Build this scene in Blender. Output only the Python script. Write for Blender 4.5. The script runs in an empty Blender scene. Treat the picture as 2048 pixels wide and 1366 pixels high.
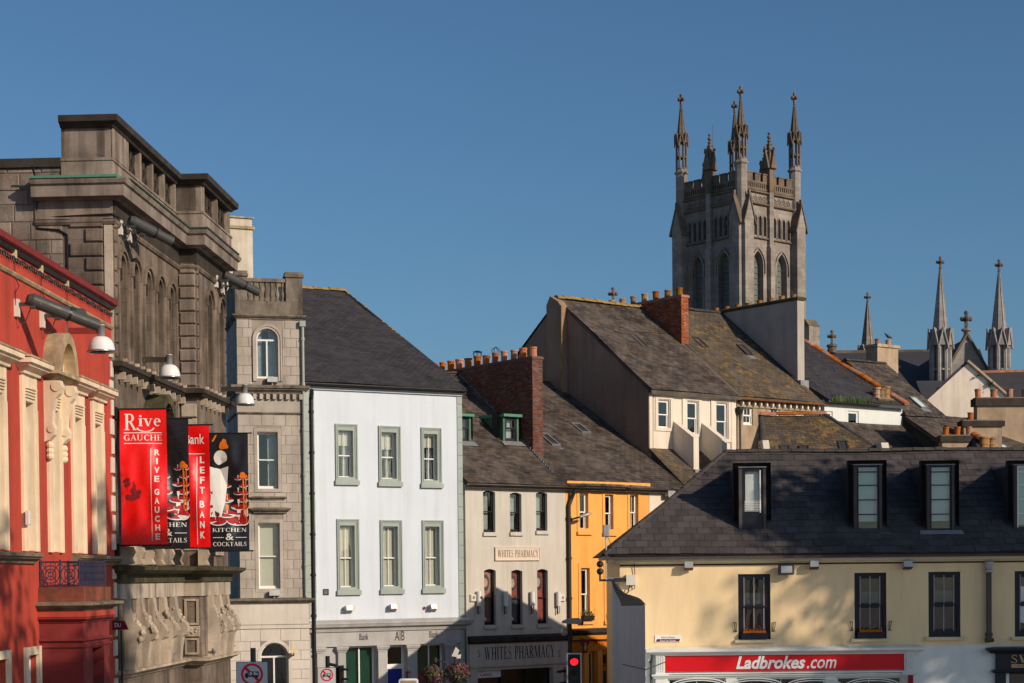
import bpy, math, random
from mathutils import Vector, Matrix
random.seed(7)
rad = math.radians
scene = bpy.context.scene
C = scene.collection

# ------------------------------------------------------------------ camera
F, H, ROLL, PITCH, HY = 3600.0, 6.0, 0.010, rad(-1.5), 1150.0
CY = HY + F*math.tan(-PITCH)
cr = Vector((math.cos(ROLL), 0, -math.sin(ROLL)))
cu0 = Vector((math.sin(ROLL), 0, math.cos(ROLL)))
cf = Vector((0, 1, 0))*math.cos(PITCH) + cu0*math.sin(PITCH)
cu = cu0*math.cos(PITCH) - Vector((0, 1, 0))*math.sin(PITCH)
cam_d = bpy.data.cameras.new('camera')
cam = bpy.data.objects.new('camera', cam_d)
C.objects.link(cam)
m = Matrix.Identity(4)
for i, a in enumerate((cr, cu, -cf)):
    for j in range(3):
        m[j][i] = a[j]
m.translation = Vector((0, 0, H))
cam.matrix_world = m
cam_d.sensor_width = 36.0
cam_d.lens = F/2048*36.0
cam_d.shift_y = (CY - 683.0)/2048
cam_d.clip_start = 1.0
cam_d.clip_end = 6000.0
scene.camera = cam

# ------------------------------------------------------------------ light
SUN_AZ, SUN_EL = 52.0, 25.0      # degrees right of straight-behind the camera, and height
sd = Vector((math.sin(rad(SUN_AZ))*math.cos(rad(SUN_EL)), -math.cos(rad(SUN_AZ))*math.cos(rad(SUN_EL)), math.sin(rad(SUN_EL))))
world = bpy.data.worlds.new('World')
scene.world = world
world.use_nodes = True
wn = world.node_tree.nodes
sky = wn.new('ShaderNodeTexSky')
sky.sky_type = 'NISHITA'
sky.sun_disc = False
sky.sun_elevation = rad(SUN_EL)
sky.sun_rotation = math.atan2(sd.x, sd.y)
sky.altitude = 0
sky.air_density = 1.0
sky.dust_density = 1.2
sky.ozone_density = 6.5
wn['Background'].inputs[1].default_value = 0.090
tint = wn.new('ShaderNodeMix')
tint.data_type = 'RGBA'
tint.blend_type = 'MULTIPLY'
tint.inputs[0].default_value = 1.0
tint.inputs[7].default_value = (0.86, 0.96, 0.93, 1)
world.node_tree.links.new(sky.outputs[0], tint.inputs[6])
world.node_tree.links.new(tint.outputs[2], wn['Background'].inputs[0])
sun_d = bpy.data.lights.new('sun', 'SUN')
sun_d.energy = 4.2
sun_d.angle = rad(0.5)
sun_d.color = (1.0, 0.84, 0.66)
sun = bpy.data.objects.new('sun', sun_d)
C.objects.link(sun)
sun.rotation_euler = sd.to_track_quat('Z', 'Y').to_euler()
sun.location = sd*300
vs = scene.view_settings
vs.view_transform = 'Standard'
vs.look = 'None'
vs.gamma = 1.0
vs.exposure = 0.0
vs.use_curve_mapping = False

# ------------------------------------------------------------------ pixel -> place helpers
def ray(px, py):
    return cf + cr*((px-1024)/F) - cu*((py-CY)/F)

def at(px, py, Y):
    d = ray(px, py)
    return Vector((0, 0, H)) + d*(Y/d.y)

class Fr:
    """frame of a facade: x runs along the wall, y goes into the building, z up"""
    def __init__(s, O, phi):
        s.O = Vector((O[0], O[1]))
        s.phi = phi
        s.U = Vector((math.cos(phi), math.sin(phi)))
        s.V = Vector((-math.sin(phi), math.cos(phi)))
    @classmethod
    def two(c, p1, Y1, p2, Y2):
        a = at(*p1, Y1)
        b = at(*p2, Y2)
        return c(a[:2], math.atan2(b.y-a.y, b.x-a.x))
    def p(s, px, py, y=0.0):
        d = ray(px, py)
        o = s.O + s.V*y
        dd = Vector((d.x, d.y))
        P = d*(o.dot(s.V)/dd.dot(s.V))
        return (Vector((P.x, P.y))-s.O).dot(s.U), H+P.z
    def u(s, px, py=1000, y=0.0):
        return s.p(px, py, y)[0]
    def z(s, px, py, y=0.0):
        return s.p(px, py, y)[1]
    def g(s, px, py, u):
        d = ray(px, py)
        o = s.O + s.U*u
        dd = Vector((d.x, d.y))
        P = d*(o.dot(s.U)/dd.dot(s.U))
        return (Vector((P.x, P.y))-s.O).dot(s.V), H+P.z
    def rect(s, x0, y0, x1, y1, y=0.0):
        ym = (y0+y1)/2
        xm = (x0+x1)/2
        return s.u(x0, ym, y), s.u(x1, ym, y), s.z(xm, y1, y), s.z(xm, y0, y)
    def w(s, u, y, z):
        q = s.O + s.U*u + s.V*y
        return Vector((q.x, q.y, z))

# ------------------------------------------------------------------ mesh builder
class MB:
    def __init__(s):
        s.v = []
        s.f = []
    def add(s, vs, fs):
        n = len(s.v)
        s.v += [tuple(v) for v in vs]
        s.f += [tuple(i+n for i in f) for f in fs]
        return s
    def quad(s, *p):
        return s.add(p, [tuple(range(len(p)))])
    def box(s, x0, x1, y0, y1, z0, z1):
        if x0 > x1: x0, x1 = x1, x0
        if y0 > y1: y0, y1 = y1, y0
        if z0 > z1: z0, z1 = z1, z0
        return s.add([(x0,y0,z0),(x1,y0,z0),(x1,y1,z0),(x0,y1,z0),(x0,y0,z1),(x1,y0,z1),(x1,y1,z1),(x0,y1,z1)],
                     [(0,3,2,1),(4,5,6,7),(0,1,5,4),(1,2,6,5),(2,3,7,6),(3,0,4,7)])
    def cbox(s, x0, x1, y0, y1, z0, z1, c=0.02):
        """box with its front (low y) face chamfered all round"""
        s.add([(x0,y1,z0),(x1,y1,z0),(x1,y1,z1),(x0,y1,z1),
               (x0,y0+c,z0),(x1,y0+c,z0),(x1,y0+c,z1),(x0,y0+c,z1),
               (x0+c,y0,z0+c),(x1-c,y0,z0+c),(x1-c,y0,z1-c),(x0+c,y0,z1-c)],
              [(8,9,10,11),(4,5,9,8),(5,6,10,9),(6,7,11,10),(7,4,8,11),(0,1,5,4),(1,2,6,5),(2,3,7,6),(3,0,4,7)])
        return s
    def prism(s, pts, ax, a, b):
        """polygon pts in the two axes left over, pushed along ax from a to b"""
        def mk(p, t):
            if ax == 'x': return (t, p[0], p[1])
            if ax == 'y': return (p[0], t, p[1])
            return (p[0], p[1], t)
        n = len(pts)
        return s.add([mk(p, a) for p in pts]+[mk(p, b) for p in pts],
                     [tuple(range(n))[::-1], tuple(range(n, 2*n))]+[(i, (i+1) % n, n+(i+1) % n, n+i) for i in range(n)])
    def cyl(s, a, b, r0, r1=None, n=10):
        a, b = Vector(a), Vector(b)
        r1 = r0 if r1 is None else r1
        d = (b-a).normalized()
        x = d.orthogonal().normalized()
        y = d.cross(x)
        vs = []
        for P, r in ((a, r0), (b, r1)):
            vs += [P+(x*math.cos(2*math.pi*i/n)+y*math.sin(2*math.pi*i/n))*r for i in range(n)]
        return s.add(vs, [(i, (i+1) % n, n+(i+1) % n, n+i) for i in range(n)]+[tuple(range(n))[::-1], tuple(range(n, 2*n))])
    def tube(s, pts, r, n=6):
        for a, b in zip(pts, pts[1:]):
            s.cyl(a, b, r, r, n)
        return s
    def lathe(s, prof, c=(0, 0, 0), n=12):
        vs, fs = [], []
        for r, z in prof:
            vs += [(c[0]+r*math.cos(2*math.pi*i/n), c[1]+r*math.sin(2*math.pi*i/n), c[2]+z) for i in range(n)]
        for k in range(len(prof)-1):
            fs += [(k*n+i, k*n+(i+1) % n, (k+1)*n+(i+1) % n, (k+1)*n+i) for i in range(n)]
        fs += [tuple(range(n))[::-1], tuple(range((len(prof)-1)*n, len(prof)*n))]
        return s.add(vs, fs)
    def sweep(s, prof, path, closed=False):
        """moulding: prof = closed polygon of (outward, z); path = plan points; outward is to the right of travel"""
        n, k = len(path), len(prof)
        vs = []
        for i, p in enumerate(path):
            p = Vector(p)
            din = (p-Vector(path[i-1])).normalized() if (i > 0 or closed) else None
            dout = (Vector(path[(i+1) % n])-p).normalized() if (i < n-1 or closed) else None
            if din is None: din = dout
            if dout is None: dout = din
            n1 = Vector((din.y, -din.x))
            n2 = Vector((dout.y, -dout.x))
            mt = (n1+n2)
            mt = mt/max(0.2, mt.dot(n1)) if mt.length > 1e-6 else n1
            vs += [(p.x+mt.x*o, p.y+mt.y*o, z) for o, z in prof]
        fs = []
        for i in range(n if closed else n-1):
            a, b = i*k, ((i+1) % n)*k
            fs += [(a+j, a+(j+1) % k, b+(j+1) % k, b+j) for j in range(k)]
        if not closed:
            fs += [tuple(range(k))[::-1], tuple(range((n-1)*k, n*k))]
        return s.add(vs, fs)
    def ball(s, c, r, n=10, sz=1.0):
        prof = [(max(0.001, r*math.sin(math.pi*i/6)), -r*sz*math.cos(math.pi*i/6)) for i in range(7)]
        return s.lathe(prof, c, n)
    def build(s, name, mat, parent=None, smooth=False):
        me = bpy.data.meshes.new(name)
        me.from_pydata(s.v, [], s.f)
        me.materials.append(mat)
        if smooth:
            me.polygons.foreach_set('use_smooth', [True]*len(me.polygons))
        me.update()
        o = bpy.data.objects.new(name, me)
        C.objects.link(o)
        if parent is not None:
            o.parent = parent
        return o

def bx(*a):
    return MB().box(*a)

def thing(name, label, cat, loc=(0, 0, 0), rz=0.0, group=None):
    o = bpy.data.objects.new(name, None)
    o.empty_display_size = 0.3
    C.objects.link(o)
    o.location = loc
    o.rotation_euler = (0, 0, rz)
    return tag(o, label, cat, group)

def tag(o, label, cat, group=None):
    o['label'] = label
    o['category'] = cat
    if group: o['group'] = group
    return o

def fthing(name, label, cat, fr, group=None):
    return thing(name, label, cat, (fr.O.x, fr.O.y, 0), fr.phi, group)

def stuff(o):
    o['kind'] = 'stuff'
    return o

def copy_tree(o, parent=None):
    c = o.copy()
    C.objects.link(c)
    c.parent = parent
    for ch in list(o.children):
        copy_tree(ch, c)
    return c
# ------------------------------------------------------------------ materials
MATS = {}
def pbr(name, col, rough=0.8, var=0.12, vs=1.2, dirt=None, streak=0.0, dsc=(2.2, 2.2, 0.22), spots=None, sp=(0.55, 3.0), bump=0.25, bs=18.0,
        piece=0.0, metal=0.0, emit=0.0, spec=0.3, fine=0.0, blocks=None):
    """procedural paint / stone / slate: broad mottling, rain streaks, spots (lichen, moss), tint per piece, fine relief"""
    if name in MATS: return MATS[name]
    mt = bpy.data.materials.new(name)
    mt.use_nodes = True
    nt = mt.node_tree
    N, L = nt.nodes, nt.links
    b = N['Principled BSDF']
    geo = N.new('ShaderNodeNewGeometry')
    def noise(scale, detail=5, vec=None, rgh=0.6):
        n = N.new('ShaderNodeTexNoise')
        n.inputs['Scale'].default_value = scale
        n.inputs['Detail'].default_value = detail
        n.inputs['Roughness'].default_value = rgh
        L.new(vec or geo.outputs['Position'], n.inputs['Vector'])
        return n.outputs['Fac']
    def mapr(x, a, bb, c, d):
        n = N.new('ShaderNodeMapRange')
        n.inputs[1].default_value, n.inputs[2].default_value, n.inputs[3].default_value, n.inputs[4].default_value = a, bb, c, d
        L.new(x, n.inputs[0])
        return n.outputs[0]
    def mix(fac, a, bb, mode='MIX'):
        n = N.new('ShaderNodeMix')
        n.data_type = 'RGBA'
        n.blend_type = mode
        for i, x in ((0, fac), (6, a), (7, bb)):
            if hasattr(x, 'is_linked'): L.new(x, n.inputs[i])
            elif i == 0: n.inputs[0].default_value = x
            else: n.inputs[i].default_value = (*x, 1)
        return n.outputs[2]
    def math_(op, a, bb):
        n = N.new('ShaderNodeMath')
        n.operation = op
        for i, x in ((0, a), (1, bb)):
            if hasattr(x, 'is_linked'): L.new(x, n.inputs[i])
            else: n.inputs[i].default_value = x
        return n.outputs[0]
    lo = tuple(c*(1-var) for c in col)
    hi = tuple(min(1, c*(1+var)) for c in col)
    c = mix(mapr(noise(vs), 0.3, 0.7, 0, 1), lo, hi)
    if fine:
        c = mix(mapr(noise(vs*14, 3), 0.35, 0.65, 0, fine), c, tuple(x*0.45 for x in col))
    if blocks:      # faint coursed masonry, in the object's own axes
        tc = N.new('ShaderNodeTexCoord')
        sp_ = N.new('ShaderNodeSeparateXYZ')
        L.new(tc.outputs['Object'], sp_.inputs[0])
        cb_ = N.new('ShaderNodeCombineXYZ')
        L.new(math_('ADD', sp_.outputs[0], sp_.outputs[1]), cb_.inputs[0])
        L.new(sp_.outputs[2], cb_.inputs[1])
        bk = N.new('ShaderNodeTexBrick')
        bk.inputs['Scale'].default_value = 1.0
        bk.inputs['Brick Width'].default_value = blocks[0]
        bk.inputs['Row Height'].default_value = blocks[1]
        bk.inputs['Mortar Size'].default_value = 0.012*blocks[1]/0.4
        bk.inputs['Mortar Smooth'].default_value = 0.3
        bk.inputs['Bias'].default_value = 0.0
        bk.inputs['Color1'].default_value = (1, 1, 1, 1)
        bk.inputs['Color2'].default_value = (0.62, 0.60, 0.58, 1)
        bk.inputs['Mortar'].default_value = (0.35, 0.33, 0.31, 1)
        L.new(cb_.outputs[0], bk.inputs['Vector'])
        c = mix(blocks[2], c, bk.outputs['Color'], 'MULTIPLY')
    if piece:
        oi = N.new('ShaderNodeObjectInfo')
        r = math_('FRACT', math_('ADD', oi.outputs['Random'], geo.outputs['Random Per Island']), 0)
        v = mapr(r, 0, 1, 1-piece, 1+piece)
        hsv = N.new('ShaderNodeHueSaturation')
        L.new(v, hsv.inputs['Value'])
        r2 = math_('FRACT', math_('MULTIPLY', r, 7.31), 0)
        L.new(mapr(r2, 0, 1, 1-piece, 1+piece), hsv.inputs['Saturation'])
        L.new(c, hsv.inputs['Color'])
        c = hsv.outputs[0]
    if dirt and streak:
        mp = N.new('ShaderNodeMapping')
        mp.inputs['Scale'].default_value = dsc
        L.new(geo.outputs['Position'], mp.inputs['Vector'])
        c = mix(mapr(noise(1.0, 7, mp.outputs[0], 0.65), 0.45, 0.75, 0, streak), c, dirt)
    if spots:
        a = mapr(noise(sp[1], 8, None, 0.72), sp[0], sp[0]+0.09, 0, 0.85)
        a = math_('MULTIPLY', a, mapr(noise(sp[1]*0.22, 3), 0.42, 0.6, 0, 1))
        c = mix(a, c, spots)
    L.new(c, b.inputs['Base Color'])
    L.new(mapr(noise(vs*3), 0.3, 0.7, max(0, rough-0.1), min(1, rough+0.1)), b.inputs['Roughness'])
    b.inputs['Metallic'].default_value = metal
    b.inputs['Specular IOR Level'].default_value = spec
    if emit:
        L.new(c, b.inputs['Emission Color'])
        b.inputs['Emission Strength'].default_value = emit
    if bump:
        bp = N.new('ShaderNodeBump')
        bp.inputs['Strength'].default_value = bump
        bp.inputs['Distance'].default_value = 0.02
        L.new(noise(bs, 6), bp.inputs['Height'])
        L.new(bp.outputs[0], b.inputs['Normal'])
    MATS[name] = mt
    return mt

def glass_mat(name, tint=(0.9, 0.95, 0.95), refl=0.10):
    mt = bpy.data.materials.new(name)
    mt.use_nodes = True
    N, L = mt.node_tree.nodes, mt.node_tree.links
    N.remove(N['Principled BSDF'])
    tr = N.new('ShaderNodeBsdfTransparent')
    tr.inputs[0].default_value = (*tint, 1)
    gl = N.new('ShaderNodeBsdfGlossy')
    gl.inputs['Roughness'].default_value = 0.03
    nz = N.new('ShaderNodeTexNoise')
    nz.inputs['Scale'].default_value = 1.6
    bp = N.new('ShaderNodeBump')
    bp.inputs['Strength'].default_value = 0.12
    bp.inputs['Distance'].default_value = 0.05
    L.new(nz.outputs[0], bp.inputs['Height'])
    L.new(bp.outputs[0], gl.inputs['Normal'])
    fr = N.new('ShaderNodeLayerWeight')
    pw = N.new('ShaderNodeMath')
    pw.operation = 'POWER'
    pw.inputs[1].default_value = 4.0
    L.new(fr.outputs['Facing'], pw.inputs[0])
    ad = N.new('ShaderNodeMath')
    ad.inputs[1].default_value = 0.03+refl
    ad.use_clamp = True
    L.new(pw.outputs[0], ad.inputs[0])
    mx = N.new('ShaderNodeMixShader')
    L.new(ad.outputs[0], mx.inputs[0])
    L.new(tr.outputs[0], mx.inputs[1])
    L.new(gl.outputs[0], mx.inputs[2])
    L.new(mx.outputs[0], N['Material Output'].inputs[0])
    return mt

GLASS = glass_mat('window_glass')
GLASS_G = glass_mat('green_tinted_glass', (0.35, 0.62, 0.55), 0.08)
M = dict(
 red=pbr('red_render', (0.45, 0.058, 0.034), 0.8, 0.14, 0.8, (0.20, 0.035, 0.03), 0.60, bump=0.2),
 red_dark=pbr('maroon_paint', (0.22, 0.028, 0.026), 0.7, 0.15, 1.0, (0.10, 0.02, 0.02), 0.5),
 cream=pbr('cream_trim', (0.78, 0.62, 0.44), 0.75, 0.10, 1.4, (0.16, 0.12, 0.08), 0.40, bump=0.2),
 cream_white=pbr('off_white_quoin_paint', (0.60, 0.54, 0.46), 0.7, 0.12, 2.0, (0.25, 0.2, 0.16), 0.35),
 grimy=pbr('grimy_lichened_stone', (0.20, 0.16, 0.11), 0.9, 0.35, 2.5, (0.05, 0.045, 0.03), 0.6, spots=(0.30, 0.22, 0.06), sp=(0.55, 5.0), bump=0.5),
 capst=pbr('weathered_cap_stone', (0.42, 0.31, 0.19), 0.9, 0.30, 3.0, (0.07, 0.055, 0.04), 0.75, bump=0.4),
 bank=pbr('sooty_limestone', (0.205, 0.155, 0.118), 0.88, 0.45, 0.9, (0.028, 0.021, 0.016), 0.95, blocks=(0.85, 0.42, 0.5), bump=0.45, piece=0.12, fine=0.25),
 bank_c=pbr('grey_cornice_limestone', (0.27, 0.215, 0.175), 0.88, 0.35, 0.9, (0.05, 0.038, 0.03), 0.85, bump=0.45, piece=0.10, fine=0.2),
 bank_l=pbr('cleaner_limestone', (0.48, 0.39, 0.30), 0.88, 0.30, 0.9, (0.09, 0.066, 0.048), 0.85, bump=0.45, piece=0.10, fine=0.2),
 bank_r=pbr('rough_ashlar', (0.26, 0.21, 0.17), 0.95, 0.35, 1.3, (0.045, 0.036, 0.03), 0.85, bump=0.9, bs=10, piece=0.25, fine=0.4),
 soot_and_shade=pbr('black_soot_and_shade_stone', (0.045, 0.036, 0.028), 0.9, 0.35, 1.8, (0.015, 0.012, 0.01), 0.5, spots=(0.16, 0.11, 0.04), sp=(0.6, 3.0), bump=0.4),  # soot; the same black also stands for shade on frieze and arch soffits
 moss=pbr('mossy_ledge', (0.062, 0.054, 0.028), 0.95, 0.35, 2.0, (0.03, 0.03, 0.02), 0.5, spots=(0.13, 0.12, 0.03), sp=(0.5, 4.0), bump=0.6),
 verd=pbr('verdigris_copper', (0.09, 0.26, 0.17), 0.7, 0.35, 3.0, (0.03, 0.06, 0.045), 0.7, (3.0, 3.0, 3.0), bump=0.2),
 old_copper=pbr('blackened_copper', (0.035, 0.065, 0.048), 0.7, 0.4, 3.0, (0.02, 0.025, 0.02), 0.6, bump=0.2),
 copper=pbr('dull_green_copper', (0.075, 0.16, 0.11), 0.6, 0.3, 2.0, (0.03, 0.06, 0.045), 0.5, bump=0.2),
 ashlar=pbr('grey_limestone_ashlar', (0.46, 0.40, 0.345), 0.85, 0.16, 1.0, (0.17, 0.14, 0.115), 0.5, bump=0.3, piece=0.06, fine=0.15),
 ashlar_d=pbr('dirty_grey_limestone', (0.22, 0.18, 0.14), 0.9, 0.45, 1.6, (0.03, 0.025, 0.02), 0.95, (2.4, 2.4, 0.6), bump=0.45, piece=0.1, fine=0.3),
 ashlar_p=pbr('pale_washed_limestone', (0.64, 0.57, 0.50), 0.85, 0.10, 1.0, (0.28, 0.24, 0.2), 0.35, bump=0.25, piece=0.05),
 joint=pbr('mortar_joint', (0.30, 0.255, 0.215), 0.95, 0.2, 3.0),
 chim=pbr('off_white_chimney_render', (0.58, 0.52, 0.42), 0.9, 0.15, 1.2, (0.28, 0.2, 0.1), 0.55, bump=0.3),
 white=pbr('white_smooth_render', (0.61, 0.66, 0.73), 0.7, 0.04, 0.5, (0.44, 0.45, 0.46), 0.42, (2.6, 2.6, 0.14), bump=0.08),
 sage=pbr('sage_green_paint', (0.33, 0.38, 0.345), 0.65, 0.06, 1.2, (0.2, 0.24, 0.21), 0.25, bump=0.1, piece=0.04),
 wood_w=pbr('white_gloss_joinery', (0.78, 0.76, 0.72), 0.4, 0.04, 3.0, bump=0.03),
 beige=pbr('beige_painted_render', (0.56, 0.52, 0.45), 0.75, 0.05, 0.7, (0.33, 0.29, 0.23), 0.5, (3.0, 3.0, 0.2), bump=0.12),
 beige_l=pbr('pale_peach_sign_board', (0.66, 0.55, 0.44), 0.6, 0.04, 2.0, bump=0.05),
 orange=pbr('orange_yellow_render', (0.84, 0.40, 0.09), 0.7, 0.06, 0.8, (0.52, 0.19, 0.03), 0.5, (3.0, 3.0, 0.2), bump=0.12),
 orange_d=pbr('deep_orange_joinery', (0.62, 0.23, 0.02), 0.55, 0.1, 1.2, bump=0.08),
 yellow=pbr('pale_yellow_render', (0.86, 0.64, 0.37), 0.75, 0.05, 0.5, (0.52, 0.40, 0.22), 0.38, (1.8, 1.8, 0.3), bump=0.12),
 cream_pl=pbr('cream_eaves_board', (0.66, 0.56, 0.36), 0.6, 0.06, 1.5, (0.35, 0.28, 0.18), 0.3, bump=0.05),
 pale=pbr('pale_grey_white_paint', (0.70, 0.71, 0.68), 0.6, 0.05, 0.8, (0.45, 0.45, 0.42), 0.25, bump=0.08),
 gwhite=pbr('cream_white_render', (0.74, 0.65, 0.54), 0.8, 0.06, 0.8, (0.4, 0.32, 0.22), 0.35, bump=0.12),
 brownr=pbr('stained_tan_render', (0.38, 0.28, 0.19), 0.9, 0.2, 1.5, (0.13, 0.09, 0.06), 0.6, bump=0.3),
 gable=pbr('brown_cement_render', (0.31, 0.20, 0.14), 0.92, 0.16, 0.5, (0.11, 0.085, 0.066), 0.55, bump=0.3, fine=0.15),
 greyr=pbr('pale_grey_cement_render', (0.42, 0.375, 0.325), 0.92, 0.14, 0.7, (0.25, 0.22, 0.19), 0.5, bump=0.25),
 cgable=pbr('cream_lime_render', (0.88, 0.75, 0.62), 0.9, 0.10, 0.6, (0.42, 0.3, 0.2), 0.45, bump=0.3),
 slate=pbr('blue_black_slate', (0.046, 0.041, 0.043), 0.62, 0.2, 1.0, (0.075, 0.066, 0.06), 0.4, bump=0.3, bs=12, piece=0.26, spec=0.4),
 slate_b=pbr('weathered_brown_slate', (0.072, 0.055, 0.045), 0.8, 0.38, 0.6, (0.17, 0.135, 0.11), 0.6, (1.2, 1.2, 1.2), bump=0.4, bs=12, piece=0.42, spots=(0.21, 0.155, 0.08), sp=(0.57, 3.4), spec=0.3),
 slate_m=pbr('lichen_spotted_slate', (0.085, 0.066, 0.048), 0.85, 0.25, 0.7, (0.15, 0.12, 0.09), 0.55, (1.2, 1.2, 1.2), spots=(0.28, 0.16, 0.035), sp=(0.50, 2.6), bump=0.4, bs=12, piece=0.25),
 slate_y=pbr('dark_thick_slate', (0.062, 0.053, 0.053), 0.75, 0.25, 0.8, (0.11, 0.09, 0.08), 0.4, spots=(0.20, 0.18, 0.15), sp=(0.62, 6.0), bump=0.5, bs=10, piece=0.26),
 ridge_l=pbr('yellow_lichened_ridge', (0.30, 0.19, 0.06), 0.95, 0.35, 2.2, (0.1, 0.08, 0.06), 0.4, spots=(0.50, 0.26, 0.03), sp=(0.5, 3.0), bump=0.5),
 ridge_t=pbr('orange_ridge_tile', (0.42, 0.14, 0.05), 0.85, 0.3, 2.2, (0.12, 0.06, 0.03), 0.5, bump=0.3, piece=0.3),
 ridge_d=pbr('dark_ridge_tile', (0.055, 0.048, 0.045), 0.85, 0.25, 2.2, bump=0.3, piece=0.2),
 brick_b=pbr('brown_brick', (0.135, 0.052, 0.038), 0.9, 0.2, 1.0, (0.05, 0.03, 0.025), 0.5, bump=0.4, piece=0.35),
 brick_o=pbr('orange_red_brick', (0.30, 0.078, 0.03), 0.9, 0.2, 1.0, (0.14, 0.05, 0.03), 0.5, bump=0.4, piece=0.3),
 mortar=pbr('lime_mortar', (0.20, 0.15, 0.12), 0.95, 0.2, 2.0),
 mortar_o=pbr('red_mortar', (0.25, 0.10, 0.055), 0.95, 0.2, 2.0),
 terra=pbr('terracotta', (0.38, 0.13, 0.05), 0.8, 0.2, 3.0, (0.16, 0.07, 0.04), 0.4, piece=0.3, bump=0.15),
 terra_y=pbr('buff_terracotta', (0.36, 0.19, 0.075), 0.85, 0.25, 3.0, (0.14, 0.08, 0.03), 0.5, piece=0.3, bump=0.25),
 lead=pbr('lead_flashing', (0.24, 0.24, 0.25), 0.55, 0.2, 3.0, (0.4, 0.4, 0.4), 0.3, metal=0.3, bump=0.2),
 black=pbr('black_paint', (0.012, 0.012, 0.013), 0.45, 0.2, 2.0, bump=0.05),
 iron=pbr('cast_iron', (0.03, 0.028, 0.028), 0.5, 0.2, 2.0, bump=0.1),
 rust=pbr('rusted_iron', (0.20, 0.075, 0.03), 0.9, 0.4, 4.0, bump=0.3),
 blue_iron=pbr('flaking_blue_iron', (0.022, 0.028, 0.062), 0.6, 0.35, 5.0, (0.12, 0.06, 0.04), 0.5, bump=0.2),
 grey_m=pbr('dark_grey_powder_coat', (0.055, 0.055, 0.052), 0.5, 0.08, 2.0, bump=0.03),
 grey_l=pbr('light_grey_metal', (0.40, 0.40, 0.40), 0.45, 0.08, 2.0, metal=0.4, bump=0.03),
 white_e=pbr('white_enamel', (0.72, 0.71, 0.70), 0.35, 0.03, 2.0, bump=0.02),
 plastic=pbr('white_plastic', (0.66, 0.62, 0.54), 0.5, 0.05, 3.0, (0.4, 0.35, 0.28), 0.3, bump=0.03),
 tan_box=pbr('tan_plastic', (0.55, 0.42, 0.24), 0.6, 0.1, 3.0, bump=0.05),
 steel=pbr('galvanised_steel', (0.45, 0.45, 0.46), 0.35, 0.1, 3.0, metal=0.9, bump=0.05),
 pipe_g=pbr('pale_green_pipe_paint', (0.34, 0.38, 0.34), 0.6, 0.08, 2.0, (0.2, 0.2, 0.18), 0.4, bump=0.05),
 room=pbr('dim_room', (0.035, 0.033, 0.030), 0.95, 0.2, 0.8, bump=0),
 blind=pbr('cream_roller_blind', (0.56, 0.52, 0.43), 0.9, 0.04, 1.0, bump=0.03),
 curtain=pbr('grey_net_curtain', (0.40, 0.40, 0.37), 0.95, 0.15, 3.0, bump=0.1),
 slatb=pbr('brown_slatted_blind', (0.05, 0.027, 0.024), 0.7, 0.1, 2.0, bump=0.05),
 frost=pbr('grey_green_blind', (0.46, 0.55, 0.53), 0.85, 0.06, 1.5, bump=0.03),
 navy=pbr('navy_shop_paint', (0.012, 0.014, 0.022), 0.4, 0.15, 1.5, bump=0.03),
 blue_d=pbr('royal_blue_door', (0.012, 0.03, 0.26), 0.4, 0.06, 1.5, bump=0.03),
 sign_red=pbr('red_fascia_panel', (0.62, 0.006, 0.012), 0.4, 0.03, 1.0, bump=0.02),
 sign_white=pbr('white_lettering', (0.78, 0.78, 0.78), 0.4, 0.02, 1.0, bump=0),
 ink=pbr('dark_lettering', (0.035, 0.03, 0.028), 0.6, 0.1, 2.0, bump=0),
 bronze=pbr('brown_lettering', (0.14, 0.095, 0.07), 0.6, 0.1, 2.0, bump=0),
 gold=pbr('gold_lettering', (0.62, 0.40, 0.20), 0.5, 0.05, 1.0, bump=0),
 maroon=pbr('maroon_sign', (0.15, 0.012, 0.022), 0.5, 0.08, 1.0, bump=0.02),
 bluegrey=pbr('blue_grey_painted_render', (0.52, 0.59, 0.68), 0.7, 0.05, 0.8, (0.28, 0.3, 0.32), 0.3, bump=0.1),
 shopgrey=pbr('grey_granite_shopfront', (0.43, 0.42, 0.41), 0.7, 0.12, 1.2, (0.2, 0.18, 0.16), 0.4, bump=0.15, fine=0.15),
 tower=pbr('cathedral_limestone', (0.33, 0.285, 0.25), 0.9, 0.28, 0.35, (0.10, 0.080, 0.066), 0.75, (0.8, 0.8, 0.1), spots=(0.24, 0.15, 0.05), sp=(0.6, 0.9), bump=0.4, bs=3.0, fine=0.35, blocks=(0.95, 0.46, 0.55)),
 tower_d=pbr('dark_weathered_limestone', (0.165, 0.125, 0.092), 0.92, 0.3, 0.5, (0.05, 0.04, 0.03), 0.6, (0.8, 0.8, 0.1), spots=(0.20, 0.12, 0.04), sp=(0.56, 1.0), bump=0.4, bs=3.0, blocks=(0.9, 0.42, 0.4)),
 spire=pbr('pale_grey_limestone', (0.31, 0.285, 0.27), 0.9, 0.18, 0.4, (0.13, 0.115, 0.10), 0.6, (0.8, 0.8, 0.1), bump=0.4, bs=3.0, blocks=(0.9, 0.5, 0.5)),
 louvre=pbr('slate_louvre', (0.12, 0.135, 0.125), 0.7, 0.2, 1.0, bump=0.1),
 cath_roof=pbr('cathedral_slate', (0.045, 0.045, 0.055), 0.7, 0.15, 0.4, bump=0.3, bs=5),
 leaf=pbr('leaf_green', (0.05, 0.09, 0.02), 0.6, 0.3, 3.0, piece=0.4, bump=0),
 grassm=pbr('gutter_grass', (0.10, 0.17, 0.03), 0.7, 0.3, 3.0, piece=0.4, bump=0),
 petal_r=pbr('red_petal', (0.45, 0.02, 0.02), 0.6, 0.2, 3.0, piece=0.4, bump=0),
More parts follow.
